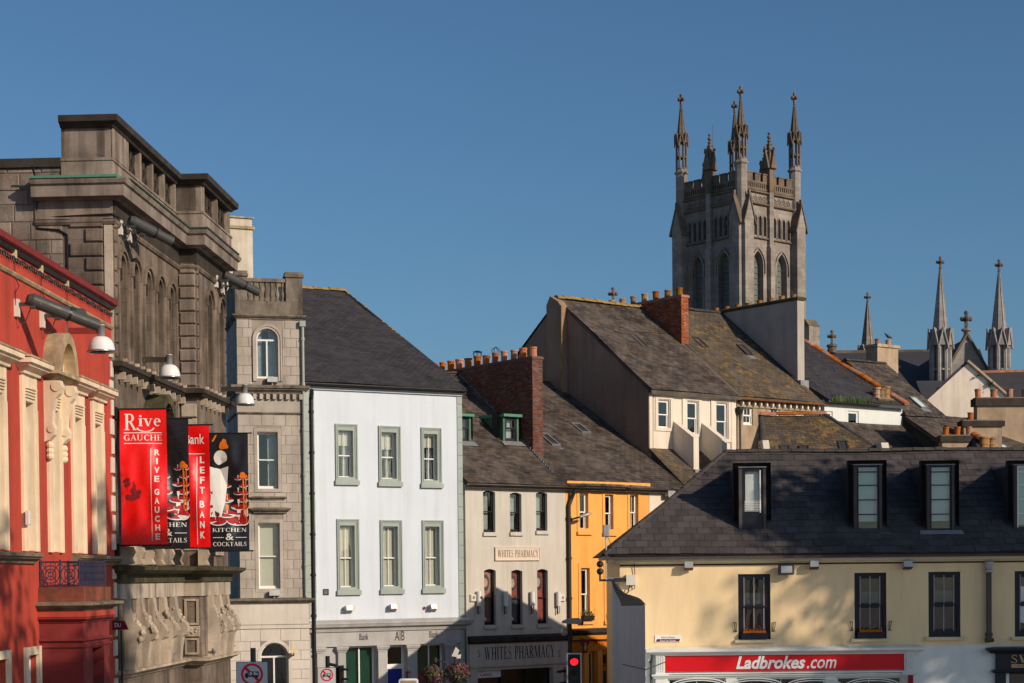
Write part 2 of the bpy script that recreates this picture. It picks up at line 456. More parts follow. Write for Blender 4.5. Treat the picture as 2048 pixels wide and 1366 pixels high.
 petal_y=pbr('yellow_petal', (0.75, 0.40, 0.03), 0.6, 0.2, 3.0, piece=0.3, bump=0),
 petal_m=pbr('magenta_petal', (0.20, 0.008, 0.07), 0.6, 0.25, 3.0, piece=0.45, bump=0),
 bark=pbr('bark', (0.10, 0.075, 0.055), 0.9, 0.3, 2.0, bump=0.5),
 asphalt=pbr('asphalt', (0.09, 0.09, 0.09), 0.9, 0.2, 0.5, bump=0.3),
 paving=pbr('paving', (0.23, 0.225, 0.22), 0.9, 0.15, 0.5, bump=0.3),
 skin_poster=pbr('poster_skin_tones', (0.50, 0.24, 0.17), 0.5, 0.45, 3.0, spots=(0.06, 0.03, 0.03), sp=(0.5, 3.0), bump=0),
 poster_red=pbr('poster_red_tones', (0.34, 0.07, 0.06), 0.5, 0.5, 3.0, spots=(0.04, 0.02, 0.02), sp=(0.5, 3.0), bump=0),
 poster_dark=pbr('poster_dark_tones', (0.05, 0.06, 0.08), 0.5, 0.5, 2.0, bump=0),
 fabric_red=pbr('red_banner_fabric', (0.80, 0.005, 0.005), 0.3, 0.03, 2.0, bump=0.03, spec=0.6),
 fabric_blk=pbr('black_banner_fabric', (0.014, 0.013, 0.016), 0.3, 0.1, 2.0, bump=0.03, spec=0.6),
 ban_white=pbr('banner_print_white', (0.74, 0.72, 0.68), 0.5, 0.05, 3.0, bump=0),
 ban_orange=pbr('banner_print_orange', (0.75, 0.16, 0.01), 0.5, 0.1, 3.0, bump=0),
 ban_dred=pbr('banner_print_dark_red', (0.35, 0.01, 0.012), 0.5, 0.1, 3.0, bump=0),
 poster_face=pbr('poster_face_tones', (0.62, 0.36, 0.27), 0.5, 0.15, 6.0, bump=0),
 ban_grey=pbr('banner_print_grey', (0.16, 0.012, 0.014), 0.5, 0.2, 3.0, bump=0),
 crow=pbr('black_feathers', (0.012, 0.012, 0.014), 0.5, 0.1, 3.0, bump=0),
 dove=pbr('grey_feathers', (0.16, 0.16, 0.18), 0.6, 0.2, 5.0, bump=0),
)
def emis(name, col, s):
    mt = bpy.data.materials.new(name)
    mt.use_nodes = True
    b = mt.node_tree.nodes['Principled BSDF']
    b.inputs['Base Color'].default_value = (*col, 1)
    b.inputs['Emission Color'].default_value = (*col, 1)
    b.inputs['Emission Strength'].default_value = s
    return mt
M['lamp_red'] = emis('lit_red_signal', (1.0, 0.01, 0.02), 1.6)
# ------------------------------------------------------------------ building kit
def head(a, b, d, kind, n=12):
    """outline of an opening's head from its left springing to its right springing"""
    w = b-a
    if kind == 'arch':
        zs = d-w/2
        return zs, [((a+b)/2-w/2*math.cos(math.pi*i/n), zs+w/2*math.sin(math.pi*i/n)) for i in range(n+1)]
    if kind == 'seg':
        r = w*0.12
        zs = d-r
        return zs, [(a+w*i/n, zs+r*math.sin(math.pi*i/n)) for i in range(n+1)]
    R = w*1.05                       # pointed
    hh = math.sqrt(R*R-(R-w/2)**2)
    zs = d-hh
    am = math.acos((R-w/2)/R)
    left = [(a+R-R*math.cos(am*i/(n//2)), zs+R*math.sin(am*i/(n//2))) for i in range(n//2+1)]
    return zs, left+[(a+b-u, z) for u, z in left[-2::-1]]

def wall(mb, u0, u1, z0, z1, holes=(), depth=0.2, y=0.0):
    us = sorted({u0, u1, *[h[0] for h in holes], *[h[1] for h in holes]})
    zs = sorted({z0, z1, *[h[2] for h in holes], *[h[3] for h in holes]})
    us = [u for u in us if u0 <= u <= u1]
    zs = [z for z in zs if z0 <= z <= z1]
    for a, b in zip(us, us[1:]):
        for c, d in zip(zs, zs[1:]):
            um, zm = (a+b)/2, (c+d)/2
            if any(h[0] < um < h[1] and h[2] < zm < h[3] for h in holes): continue
            mb.quad((a, y, c), (b, y, c), (b, y, d), (a, y, d))
    for h in holes:
        a, b, c, d = h[:4]
        k = h[4] if len(h) > 4 else None
        yb = y+depth
        if not k:
            mb.quad((a, y, d), (b, y, d), (b, yb, d), (a, yb, d))
            zt = d
        else:
            zt, pts = head(a, b, d, k)
            for p, q in zip(pts, pts[1:]):
                cu_ = a if (p[0]+q[0])/2 < (a+b)/2 else b
                mb.quad((cu_, y, d), (q[0], y, q[1]), (p[0], y, p[1]))
                mb.quad((p[0], y, p[1]), (q[0], y, q[1]), (q[0], yb, q[1]), (p[0], yb, p[1]))
        mb.quad((a, y, c), (a, y, zt), (a, yb, zt), (a, yb, c))
        mb.quad((b, y, c), (b, yb, c), (b, yb, zt), (b, y, zt))
        mb.quad((a, y, c), (a, yb, c), (b, yb, c), (b, y, c))
    return mb

def shell(mb, u0, u1, y0, y1, z0, z1, front=False):
    """side and back walls of a body, no front"""
    mb.quad((u0, y0, z0), (u0, y0, z1), (u0, y1, z1), (u0, y1, z0))
    mb.quad((u1, y0, z0), (u1, y1, z0), (u1, y1, z1), (u1, y0, z1))
    mb.quad((u0, y1, z0), (u0, y1, z1), (u1, y1, z1), (u1, y1, z0))
    if front:
        mb.quad((u0, y0, z0), (u1, y0, z0), (u1, y0, z1), (u0, y0, z1))
    return mb

def frame4(mb, a, b, c, d, y0, y1, t, tb=None):
    tb = tb or t
    mb.box(a, a+t, y0, y1, c, d)
    mb.box(b-t, b, y0, y1, c, d)
    mb.box(a+t, b-t, y0+0.001, y1, d-t, d)
    mb.box(a+t, b-t, y0+0.001, y1, c, c+tb)
    return mb

def ring(mb, a, b, c, d, kind, y0, y1, t, n=14):
    """flat moulding round an arched opening (between the outline and the outline grown by t), with legs down to c"""
    zs, p = head(a, b, d, kind, n)
    _, q = head(a-t, b+t, d+t, kind, n)
    if kind != 'arch':
        q = [(u+(t if u > (a+b)/2 else -t)*(1-abs(2*i/n-1))*0, z) for i, (u, z) in enumerate(q)]
    p = [(a, c)]+p+[(b, c)]
    q = [(a-t, c)]+q+[(b+t, c)]
    for i in range(len(p)-1):
        P = [p[i], p[i+1], q[i+1], q[i]]
        mb.prism(P, 'y', y0, y1)
    return mb

def window(par, a, b, c, d, y, mat=None, fw=0.055, rail=0.5, bt=0, bb=0, blind=None, curtain=None, arch=None, glass=None, room=0.7,
           bot=0.09, roomm=None, name='window', barw=0.022):
    """two-sash window: frame, sashes and bars in one part; glass, blind and the dim room behind as its sub-parts"""
    mat = mat or M['wood_w']
    mb = MB()
    zs = d
    if arch:
        zs, pts = head(a, b, d, arch)
        ring(mb, a+fw, b-fw, zs, d-fw, arch, y, y+0.07, fw)
        for xa, xb in ((a, a+fw), (b-fw, b)):
            mb.box(xa, xb, y, y+0.07, c, zs)
        mb.box(a+fw, b-fw, y, y+0.07, c, c+bot)
        mb.box(a+fw, b-fw, y-0.01, y+0.06, zs-0.05, zs+0.02)
        if bt:
            mb.box((a+b)/2-0.03, (a+b)/2+0.03, y, y+0.06, c+bot, zs-0.05)
    else:
        zr = c+(d-c)*rail
        frame4(mb, a, b, c, d, y, y+0.10, fw*0.6)
        ia, ib, ic, id_ = a+fw*0.6, b-fw*0.6, c+fw*0.6, d-fw*0.6
        if rail:
            frame4(mb, ia, ib, zr-0.025, id_, y+0.012, y+0.05, fw*0.7)
            frame4(mb, ia, ib, ic, zr+0.025, y+0.055, y+0.095, fw*0.7, bot)
            for n_, lo, hi, yy in ((bt, zr, id_, y+0.015), (bb, ic, zr, y+0.06)):
                for i in range(n_):
                    x = ia+(ib-ia)*(i+1)/(n_+1)
                    mb.box(x-barw/2, x+barw/2, yy, yy+0.03, lo, hi)
        else:
            frame4(mb, ia, ib, ic, id_, y+0.012, y+0.06, fw*0.6)
            for i in range(bt):
                x = ia+(ib-ia)*(i+1)/(bt+1)
                mb.box(x-barw/2, x+barw/2, y+0.015, y+0.05, ic, id_)
    w = mb.build(name, mat, par)
    g = MB()
    if arch:
        zs, pts = head(a+0.02, b-0.02, d-0.02, arch)
        g.quad(*[(u, y+0.04, z) for u, z in [(a+0.02, c+0.02)]+pts+[(b-0.02, c+0.02)]])
    elif rail:
        zr = c+(d-c)*rail
        g.quad((a+.02, y+0.03, zr), (b-.02, y+0.03, zr), (b-.02, y+0.03, d-.02), (a+.02, y+0.03, d-.02))
        g.quad((a+.02, y+0.075, c+.02), (b-.02, y+0.075, c+.02), (b-.02, y+0.075, zr), (a+.02, y+0.075, zr))
    else:
        g.quad((a+.02, y+0.04, c+.02), (b-.02, y+0.04, c+.02), (b-.02, y+0.04, d-.02), (a+.02, y+0.04, d-.02))
    g.build('pane', glass or GLASS, w)
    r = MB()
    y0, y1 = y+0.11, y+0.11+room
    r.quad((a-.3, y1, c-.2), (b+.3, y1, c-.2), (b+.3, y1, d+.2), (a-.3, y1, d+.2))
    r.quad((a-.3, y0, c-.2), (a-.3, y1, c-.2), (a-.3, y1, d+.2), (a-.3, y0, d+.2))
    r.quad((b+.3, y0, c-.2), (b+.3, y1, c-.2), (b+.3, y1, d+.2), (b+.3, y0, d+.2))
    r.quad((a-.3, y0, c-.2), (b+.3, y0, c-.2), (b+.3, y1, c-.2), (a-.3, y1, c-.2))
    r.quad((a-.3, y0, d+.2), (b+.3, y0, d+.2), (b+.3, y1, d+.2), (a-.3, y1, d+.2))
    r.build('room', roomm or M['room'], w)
    if blind:
        fr_, bm = blind
        bx(a-.02, b+.02, y+0.14, y+0.15, d-(d-c)*fr_, d+.02).build('blind', bm, w)
    if curtain:
        cm = MB()
        for s0, s1 in curtain:
            n = 10
            pts = []
            for i in range(n+1):
                x = a+(b-a)*(s0+(s1-s0)*i/n)
                pts.append((x, y+0.22+0.03*(i % 2)))
            for p, q in zip(pts, pts[1:]):
                cm.quad((*p, c), (*q, c), (*q, d), (*p, d))
        cm.build('curtain', M['curtain'], w)
    return w

def sub(par, name, mb, mat, smooth=False):
    return mb.build(name, mat, par, smooth)

def tiles(poly, w, h, gap=0.004, jit=0.0):
    """running-bond cells (s0, s1, t0, t1) filling a convex polygon"""
    ts = [p[1] for p in poly]
    t, row, out = min(ts), 0, []
    top = max(ts)
    while t < top-h*0.25:
        t1 = min(t+h, top)
        tm = (t+t1)/2
        xs = []
        for (s0, a), (s1, b) in zip(poly, poly[1:]+poly[:1]):
            if (a-tm)*(b-tm) < 0:
                xs.append(s0+(s1-s0)*(tm-a)/(b-a))
        if len(xs) >= 2:
            lo, hi = min(xs), max(xs)
            s = math.floor(lo/w)*w-(w/2 if row % 2 else 0)+random.uniform(-jit, jit)
            while s < hi:
                a, b = max(s, lo), min(s+w, hi)
                if b-a > w*0.18:
                    out.append((a+gap/2, b-gap/2, t, t1, a == s and b == s+w, row))
                s += w
        t += h
        row += 1
    return out

def slate_field(par, O, S, T, poly, w, h, mat, thick=0.012, indiv=0, key=None):
    """slates on a roof plane: all in one part, the first `indiv` whole ones as parts of their own"""
    O, S, T = Vector(O), Vector(S).normalized(), Vector(T).normalized()
    Nn = S.cross(T).normalized()
    cells = tiles(poly, w, h, 0.012)
    mb = MB()
    def geo(hw, hh, lift):
        a = [(-hw, 0, lift), (hw, 0, lift), (hw, hh, 0.002), (-hw, hh, 0.002), (-hw, 0, 0), (hw, 0, 0)]
        return a, [(0, 1, 2, 3), (4, 5, 1, 0), (5, 2, 1), (4, 0, 3)]
    n_i = 0
    shared = None
    whole = [c for c in cells if c[4]]
    if key: whole.sort(key=key)
    chosen = set(id(c) for c in whole[:indiv])
    for c in cells:
        s0, s1, t0, t1 = c[:4]
        lift = thick*random.uniform(1.0, 1.9)+(0.02 if random.random() < 0.02 else 0)
        sag = 0.02*math.sin(s0*0.9+t0*0.35)+0.016*math.sin(s0*0.37-t0*1.1+1.0)+0.03
        if id(c) in chosen:
            if shared is None:
                vs, fs = geo((w-0.012)/2, h*1.08, thick*1.4)
                shared = bpy.data.meshes.new('slate')
                shared.from_pydata(vs, [], fs)
                shared.materials.append(mat)
            o = bpy.data.objects.new('slate', shared)
            C.objects.link(o)
            o.parent = par
            q = Matrix.Identity(4)
            rr = random.uniform(-0.012, 0.012)
            S2 = (S+T*rr).normalized()
            T2 = Nn.cross(S2)
            for i, ax in enumerate((S2, T2, Nn)):
                for j in range(3): q[j][i] = ax[j]
            q.translation = O+S*((s0+s1)/2)+T*(t0-random.uniform(0, 0.015))+Nn*(random.uniform(0, 0.008)+sag)
            o.matrix_local = q
            continue
        vs, fs = geo((s1-s0)/2, (t1-t0)*1.08, lift)
        dt = random.uniform(0, 0.012)+(0.06 if random.random() < 0.012 else 0)
        mb.add([O+S*((s0+s1)/2+v[0])+T*(t0-dt+v[1])+Nn*(v[2]+sag) for v in vs], fs)
    if mb.f:
        stuff(mb.build('slates', mat, par))

def roof_plane(par, A, B, Ct, D, mat, slate=(0.30, 0.2), name='roof', under=0.16, indiv=0, key=None, sub_name='slates'):
    """A,B = eave ends (left, right), Ct, D = top right, top left; a solid slab with slates on it. Returns the roof part"""
    A, B, Ct, D = map(Vector, (A, B, Ct, D))
    S = (B-A).normalized()
    n = (B-A).cross(D-A if (D-A).length > 0.01 else Ct-A).normalized()
    if n.z < 0: n = -n
    T = n.cross(S)
    mb = MB()
    top = [A, B, Ct, D]
    bot = [p-Vector((0, 0, under)) for p in top]
    mb.add(top+bot, [(0, 1, 2, 3), (7, 6, 5, 4), (0, 4, 5, 1), (1, 5, 6, 2), (2, 6, 7, 3), (3, 7, 4, 0)])
    r = mb.build(name, mat, par)
    poly = [((p-A).dot(S), (p-A).dot(T)) for p in top]
    slate_field(r, A+n*0.003, S, T, poly, slate[0], slate[1], mat, indiv=indiv, key=key)
    return r

def ridge_tiles(par, a, b, mat, r=0.11, step=0.32, name='ridge_tiles', rise=0.02):
    a, b = Vector(a), Vector(b)
    n = max(1, int((b-a).length/step))
    d = (b-a)/n
    mb = MB()
    side = d.cross(Vector((0, 0, 1))).normalized()
    up = side.cross(d).normalized()
    for i in range(n):
        k = 1+0.12*(random.random())
        p0, p1 = a+d*i-d*0.06, a+d*(i+1)
        wob = up*(0.018*math.sin(i*0.45)+random.uniform(-0.008, 0.012))
        p0, p1 = p0+wob, p1+wob
        prof = [(math.cos(math.pi*j/6)*r*1.25, math.sin(math.pi*j/6)*r) for j in range(7)]
        vs = []
        for P, s_ in ((p0, k), (p1, 0.96)):
            vs += [P+side*x*s_+up*(y_*s_+rise-0.03) for x, y_ in prof]
        mb.add(vs, [(j, j+1, 8+j, 7+j) for j in range(6)]+[tuple(range(7)), tuple(range(7, 14))[::-1]])
    return stuff(mb.build(name, mat, par))

POT = {}
def pot_mesh(kind):
    if kind in POT: return POT[kind]
    mb = MB()
    if kind == 'cap':
        mb.lathe([(0.13, 0), (0.14, 0.04), (0.13, 0.06), (0.15, 0.34), (0.17, 0.36), (0.17, 0.44), (0.13, 0.44), (0.12, 0.1)], n=12)
    elif kind == 'fat':
        mb.lathe([(0.17, 0), (0.20, 0.02), (0.20, 0.07), (0.17, 0.09), (0.17, 0.2), (0.19, 0.22), (0.19, 0.27), (0.17, 0.29), (0.17, 0.45), (0.21, 0.48), (0.21, 0.56), (0.15, 0.56), (0.14, 0.2)], n=12)
    else:
        mb.lathe([(0.16, 0), (0.17, 0.03), (0.155, 0.05), (0.155, 0.36), (0.175, 0.38), (0.175, 0.45), (0.13, 0.45), (0.12, 0.1)], n=12)
    me = bpy.data.meshes.new('chimney_pot')
    me.from_pydata(mb.v, [], mb.f)
    me.polygons.foreach_set('use_smooth', [False]*len(me.polygons))
    POT[kind] = me
    return me
POTM = {}
def pot(par, loc, kind='plain', mat='terra', s=1.0, hs=None):
    key = (kind, mat)
    if key not in POTM:
        me = pot_mesh(kind).copy()
        me.materials.append(M[mat])
        POTM[key] = me
    o = bpy.data.objects.new('chimney_pot', POTM[key])
    C.objects.link(o)
    o.parent = par
    o.location = loc
    k = s*random.uniform(0.90, 1.10)
    o.scale = (k, k, (hs or s)*random.uniform(0.92, 1.08))
    o.rotation_euler = (random.uniform(-.05, .05), random.uniform(-.05, .05), random.random()*6)
    return o

def bricks(par, mb_axes, poly, mat, w=0.225, h=0.075, proud=0.008, gap=0.012):
    O, S, T = map(Vector, mb_axes)
    Nn = S.cross(T).normalized()
    mb = MB()
    for s0, s1, t0, t1, *_ in tiles(poly, w, h, gap):
        t1 -= gap
        pr = proud*random.uniform(0.6, 1.4)
        q = [(s0, t0), (s1, t0), (s1, t1), (s0, t1)]
        vs = [O+S*a+T*b for a, b in q]+[O+S*a+T*b+Nn*pr for a, b in q]
        mb.add(vs, [(4, 5, 6, 7), (0, 1, 5, 4), (1, 2, 6, 5), (2, 3, 7, 6), (3, 0, 4, 7)])
    return stuff(mb.build('bricks', mat, par))

def gutter(par, a, b, mat, r=0.06, name='gutter', n=8):
    """half-round gutter from a to b with brackets"""
    a, b = Vector(a), Vector(b)
    d = (b-a).normalized()
    side = d.cross(Vector((0, 0, 1))).normalized()
    prof = [(r*math.cos(math.pi+math.pi*j/n), r*math.sin(math.pi+math.pi*j/n)) for j in range(n+1)]
    prof += [(r*0.85*math.cos(math.pi*2-math.pi*j/n), r*0.85*math.sin(math.pi*2-math.pi*j/n)) for j in range(n+1)]
    k = len(prof)
    mb = MB()
    mb.add([P+side*x+Vector((0, 0, z)) for P in (a, b) for x, z in prof], [(j, (j+1) % k, k+(j+1) % k, k+j) for j in range(k)]+[tuple(range(k)), tuple(range(k, 2*k))[::-1]])
    L_ = (b-a).length
    for i in range(int(L_/0.9)+1):
        P = a+d*(0.2+i*0.9)
        if (P-a).length < L_:
            mb.cyl(P+Vector((0, 0, -r*1.1)), P+Vector((0, 0, 0.02)), 0.02, 0.02, 5)
    return mb.build(name, mat, par)

def pipe(par, pts, r, mat, name='downpipe', collars=1.8, n=8):
    mb = MB()
    mb.tube(pts, r, n)
    a, b = Vector(pts[0]), Vector(pts[-1])
    big = max(zip(pts, pts[1:]), key=lambda e: (Vector(e[1])-Vector(e[0])).length)
    p, q = Vector(big[0]), Vector(big[1])
    k = int((q-p).length/collars)
    for i in range(k+1):
        P = p+(q-p)*((i+0.3)/(k+1))
        mb.cyl(P-(q-p).normalized()*0.05, P+(q-p).normalized()*0.05, r*1.35, r*1.35, n)
    return mb.build(name, mat, par, False)

# ------------------------------------------------------------------ lettering
def text_mesh(s, bold=0.0, shear=0.0, space=1.0):
    cu_ = bpy.data.curves.new('t', 'FONT')
    cu_.body = s
    cu_.offset = bold
    cu_.shear = shear
    cu_.space_character = space
    cu_.resolution_u = 3
    o = bpy.data.objects.new('t', cu_)
    C.objects.link(o)
    bpy.context.view_layer.update()
    me = bpy.data.meshes.new_from_object(o)
    vs = [v.co.copy() for v in me.vertices]
    fs = [tuple(p.vertices) for p in me.polygons]
    bpy.data.objects.remove(o)
    bpy.data.meshes.remove(me)
    return vs, fs

def _stroke(P, Q, w):
    """vertical-cut stroke: width measured along x"""
    return [(P[0]-w/2, P[1]), (P[0]+w/2, P[1]), (Q[0]+w/2, Q[1]), (Q[0]-w/2, Q[1])]
def _arc(cx, cy, rx, ry, a0, a1, tv, th, n=14):
    out = []
    for i in range(n):
        q = []
        for j in (i, i+1):
            a = rad(a0+(a1-a0)*j/n)
            c_, s_ = math.cos(a), math.sin(a)
            q.append(((cx+rx*c_, cy+ry*s_), (cx+(rx-tv)*c_, cy+(ry-th)*s_)))
        out.append([q[0][0], q[1][0], q[1][1], q[0][1]])
    return out
TK, TN, SF = 0.15, 0.06, 0.07     # thick, thin, serif
def _v(x, y0=0, y1=1, w=TK, serif='tb'):
    o = [_stroke((x, y0), (x, y1), w)]
    if 'b' in serif: o.append([(x-w/2-SF, y0), (x+w/2+SF, y0), (x+w/2+SF, y0+0.045), (x-w/2-SF, y0+0.045)])
    if 't' in serif: o.append([(x-w/2-SF, y1-0.045), (x+w/2+SF, y1-0.045), (x+w/2+SF, y1), (x-w/2-SF, y1)])
    return o
def _h(x0, x1, y, t=TN): return [[(x0, y-t/2), (x1, y-t/2), (x1, y+t/2), (x0, y+t/2)]]
def _d(x0, y0, x1, y1, w, serif=''):
    o = [_stroke((x0, y0), (x1, y1), w)]
    for k, x, y in (('0', x0, y0), ('1', x1, y1)):
        if k in serif:
            yy = y if y < 0.3 else y-0.045
            o.append([(x-w/2-SF, yy), (x+w/2+SF, yy), (x+w/2+SF, yy+0.045), (x-w/2-SF, yy+0.045)])
    return o
SERIF = {
 'A': (0.78, _d(0.12, 0, 0.40, 1, TN, '0')+_d(0.66, 0, 0.40, 1, TK, '0')+_h(0.2, 0.58, 0.34)),
 'B': (0.66, _v(0.16)+_arc(0.34, 0.75, 0.24, 0.25, -90, 90, TK, TN)+_arc(0.36, 0.26, 0.28, 0.26, -90, 90, TK, TN)+_h(0.16, 0.36, 0.97)+_h(0.16, 0.36, 0.505)+_h(0.16, 0.36, 0.03)),
 'C': (0.72, _arc(0.42, 0.5, 0.36, 0.52, 48, 312, TK, TN)+[[(0.62, 0.70), (0.67, 0.70), (0.67, 0.96), (0.64, 0.96)], [(0.64, 0.06), (0.67, 0.06), (0.67, 0.26), (0.65, 0.26)]]),
 'E': (0.62, _v(0.16)+_h(0.16, 0.56, 0.97)+_h(0.16, 0.46, 0.52)+_h(0.16, 0.58, 0.03)+[[(0.53, 0.78), (0.57, 0.78), (0.57, 1), (0.52, 1)], [(0.55, 0), (0.59, 0), (0.6, 0.24), (0.57, 0.24)], [(0.43, 0.42), (0.46, 0.42), (0.46, 0.62), (0.43, 0.62)]]),
 'G': (0.78, _arc(0.42, 0.5, 0.36, 0.52, 48, 318, TK, TN)+_v(0.64, 0.02, 0.44, TK, 't')+[[(0.62, 0.70), (0.67, 0.70), (0.67, 0.96), (0.64, 0.96)]]),
 'H': (0.80, _v(0.16)+_v(0.64)+_h(0.16, 0.64, 0.52)),
 'I': (0.32, _v(0.16)),
 'K': (0.74, _v(0.16)+_d(0.24, 0.45, 0.58, 1, TN, '1')+_d(0.34, 0.58, 0.64, 0, TK, '1')),
 'L': (0.60, _v(0.16)+_h(0.16, 0.55, 0.03)+[[(0.53, 0), (0.57, 0), (0.58, 0.26), (0.55, 0.26)]]),
 'M': (0.98, _v(0.14, w=TN)+_v(0.84)+_d(0.18, 1, 0.47, 0.05, TK)+_d(0.47, 0.05, 0.80, 1, TN)),
 'N': (0.82, _v(0.14, w=TN)+_v(0.68, w=TN, serif='t')+_d(0.16, 1, 0.66, 0, TK)),
 'O': (0.84, _arc(0.42, 0.5, 0.38, 0.52, 0, 360, TK, TN, 24)),
 'P': (0.62, _v(0.16)+_arc(0.32, 0.74, 0.27, 0.26, -90, 90, TK, TN)+_h(0.16, 0.34, 0.97)+_h(0.16, 0.34, 0.51)),
 'R': (0.74, _v(0.16)+_arc(0.32, 0.74, 0.27, 0.26, -90, 90, TK, TN)+_h(0.16, 0.34, 0.97)+_h(0.16, 0.34, 0.51)+_d(0.36, 0.5, 0.64, 0, TK, '1')),
 'S': (0.58, _arc(0.29, 0.755, 0.22, 0.265, 35, 240, TN*1.3, TN)+_arc(0.28, 0.245, 0.24, 0.265, -150, 60, TN*1.3, TN)+_d(0.14, 0.66, 0.45, 0.34, TK*1.2)+[[(0.44, 0.74), (0.48, 0.74), (0.48, 0.98), (0.45, 0.98)], [(0.05, 0.02), (0.08, 0.02), (0.09, 0.26), (0.05, 0.26)]]),
 'T': (0.68, _v(0.34, serif='b')+_h(0.04, 0.64, 0.97)+[[(0.04, 0.76), (0.07, 0.76), (0.1, 1), (0.04, 1)], [(0.61, 0.76), (0.64, 0.76), (0.64, 1), (0.58, 1)]]),
 'U': (0.78, _v(0.16, 0.3, 1, TK, 't')+_v(0.62, 0.3, 1, TN, 't')+_arc(0.39, 0.3, 0.30, 0.32, 180, 360, TK*0.8, TN)),
 'W': (1.08, _d(0.14, 1, 0.36, 0, TK, '0')+_d(0.36, 0, 0.54, 0.9, TN)+_d(0.52, 1, 0.74, 0, TK, '0')+_d(0.74, 0, 0.94, 1, TN, '1')),
 'Y': (0.74, _v(0.37, 0, 0.5, TK, 'b')+_d(0.37, 0.45, 0.12, 1, TK, '1')+_d(0.37, 0.45, 0.62, 1, TN, '1')),
 '5': (0.56, _arc(0.26, 0.3, 0.24, 0.32, -150, 110, TK*0.8, TN)+[_stroke((0.12, 0.56), (0.12, 1), TN)]+_h(0.12, 0.46, 0.95, 0.1)),
 'i': (0.32, _v(0.16, 0, 0.66)+_arc(0.16, 0.86, 0.09, 0.09, 0, 360, 0.088, 0.088)),
 'v': (0.58, _d(0.10, 0.66, 0.30, 0, TK, '0')+_d(0.30, 0, 0.50, 0.66, TN, '1')),
 'e': (0.56, _arc(0.28, 0.33, 0.24, 0.35, 0, 310, TK, TN)+_h(0.08, 0.52, 0.36)),
 ' ': (0.36, []),
}
def serif_mesh(s, space=0.05):
    vs, fs, x = [], [], 0
    for ch in s:
        w, polys = SERIF[ch]
        for p in polys:
            n = len(vs)
            vs += [Vector((x+a, b, 0)) for a, b in p]
            fs.append(tuple(range(n, n+len(p))))
        x += w+space
    return vs, fs

def fit(vf, u0, u1, z0, z1, fn):
    """squeeze flat lettering into a rectangle, then place each vertex with fn(u, z, layer)"""
    vs, fs = vf
    xs = [v.x for v in vs]
    ys = [v.y for v in vs]
    ax, bx_, ay, by = min(xs), max(xs), min(ys), max(ys)
    mb = MB()
    mb.add([fn(u0+(v.x-ax)/(bx_-ax)*(u1-u0), z0+(v.y-ay)/(by-ay)*(z1-z0)) for v in vs], fs)
    return mb

def letters(par, s, u0, u1, z0, z1, y, mat, serif=False, bold=0.0, shear=0.0, name='lettering'):
    vf = serif_mesh(s) if serif else text_mesh(s, bold, shear)
    return fit(vf, u0, u1, z0, z1, lambda u, z: (u, y, z)).build(name, mat, par)

def quoins(par, us, z0, z1, hgt, y, mat, proud=0.03, name='quoin_block', gap=0.012, side=None):
    """us = list of (u0,u1) used in turn up the corner"""
    z, i = z0, 0
    while z < z1-0.05:
        u0, u1 = us[i % len(us)]
        MB().cbox(u0, u1, y-proud, y+0.04, z+gap, min(z+hgt, z1), 0.014).build(name, mat, par)
        z += hgt
        i += 1

def ashlar(par, u0, u1, z0, z1, bw, bh, y, mat, proud=0.012, holes=(), gap=0.014, name='stone_block', irr=0.0, depth=0.03, axis='y', bh_irr=0.0, ch=0.008):
    """individual wall blocks on plane y (or plane x when axis='x'), skipping holes; courses broken by half blocks"""
    z, row = z0, 0
    while z < z1-0.04:
        hgt = bh*(1+random.uniform(-bh_irr, bh_irr))
        zt = min(z+hgt, z1)
        if z1-zt < bh*0.3: zt = z1
        s = u0-(bw/2 if row % 2 else 0)
        while s < u1-0.02:
            wv = bw*(1+random.uniform(-irr, irr))
            segs = [(max(s, u0), min(s+wv, u1))]
            for h in holes:
                if h[2] < zt-0.02 and h[3] > z+0.02:
                    ns = []
                    for a, b in segs:
                        if h[1] <= a or h[0] >= b: ns.append((a, b))
                        else:
                            if a < h[0]: ns.append((a, h[0]))
                            if b > h[1]: ns.append((h[1], b))
                    segs = ns
            for a, b in segs:
                if b-a > 0.05:
                    p = proud*random.uniform(0.6, 1.5)
                    mb = MB()
                    if axis == 'y':
                        mb.cbox(a+gap/2, b-gap/2, y-p, y+depth, z+gap/2, zt-gap/2, ch)
                    else:     # plane x=y facing -x ... blocks run along local y
                        mb.cbox(a+gap/2, b-gap/2, -p, depth, z+gap/2, zt-gap/2, ch)
                        mb.v = [(y+v[1], v[0], v[2]) for v in mb.v]
                    mb.build(name, mat, par)
            s += wv
        z = zt
        row += 1
CORN = lambda o, z0, z1: [(-0.02, z0), (o*0.25, z0), (o*0.3, z0+(z1-z0)*0.2), (o*0.75, z0+(z1-z0)*0.45), (o*0.8, z0+(z1-z0)*0.6), (o, z0+(z1-z0)*0.65), (o, z1-0.01), (-0.02, z1+0.02)]
SLAB = lambda o, z0, z1: [(-0.02, z0), (o, z0), (o, z1), (-0.02, z1)]
# ------------------------------------------------------------------ ground
g_ = bx(-900, 900, -200, 1800, -0.3, 0.0).build('ground', M['paving'])
g_['kind'] = 'structure'
rd = MB().quad((-9.0, -60, 0.004), (2.6, -60, 0.004), (2.6, 62, 0.004), (-7.0, 68, 0.004)).build('road', M['asphalt'])
rd['kind'] = 'structure'

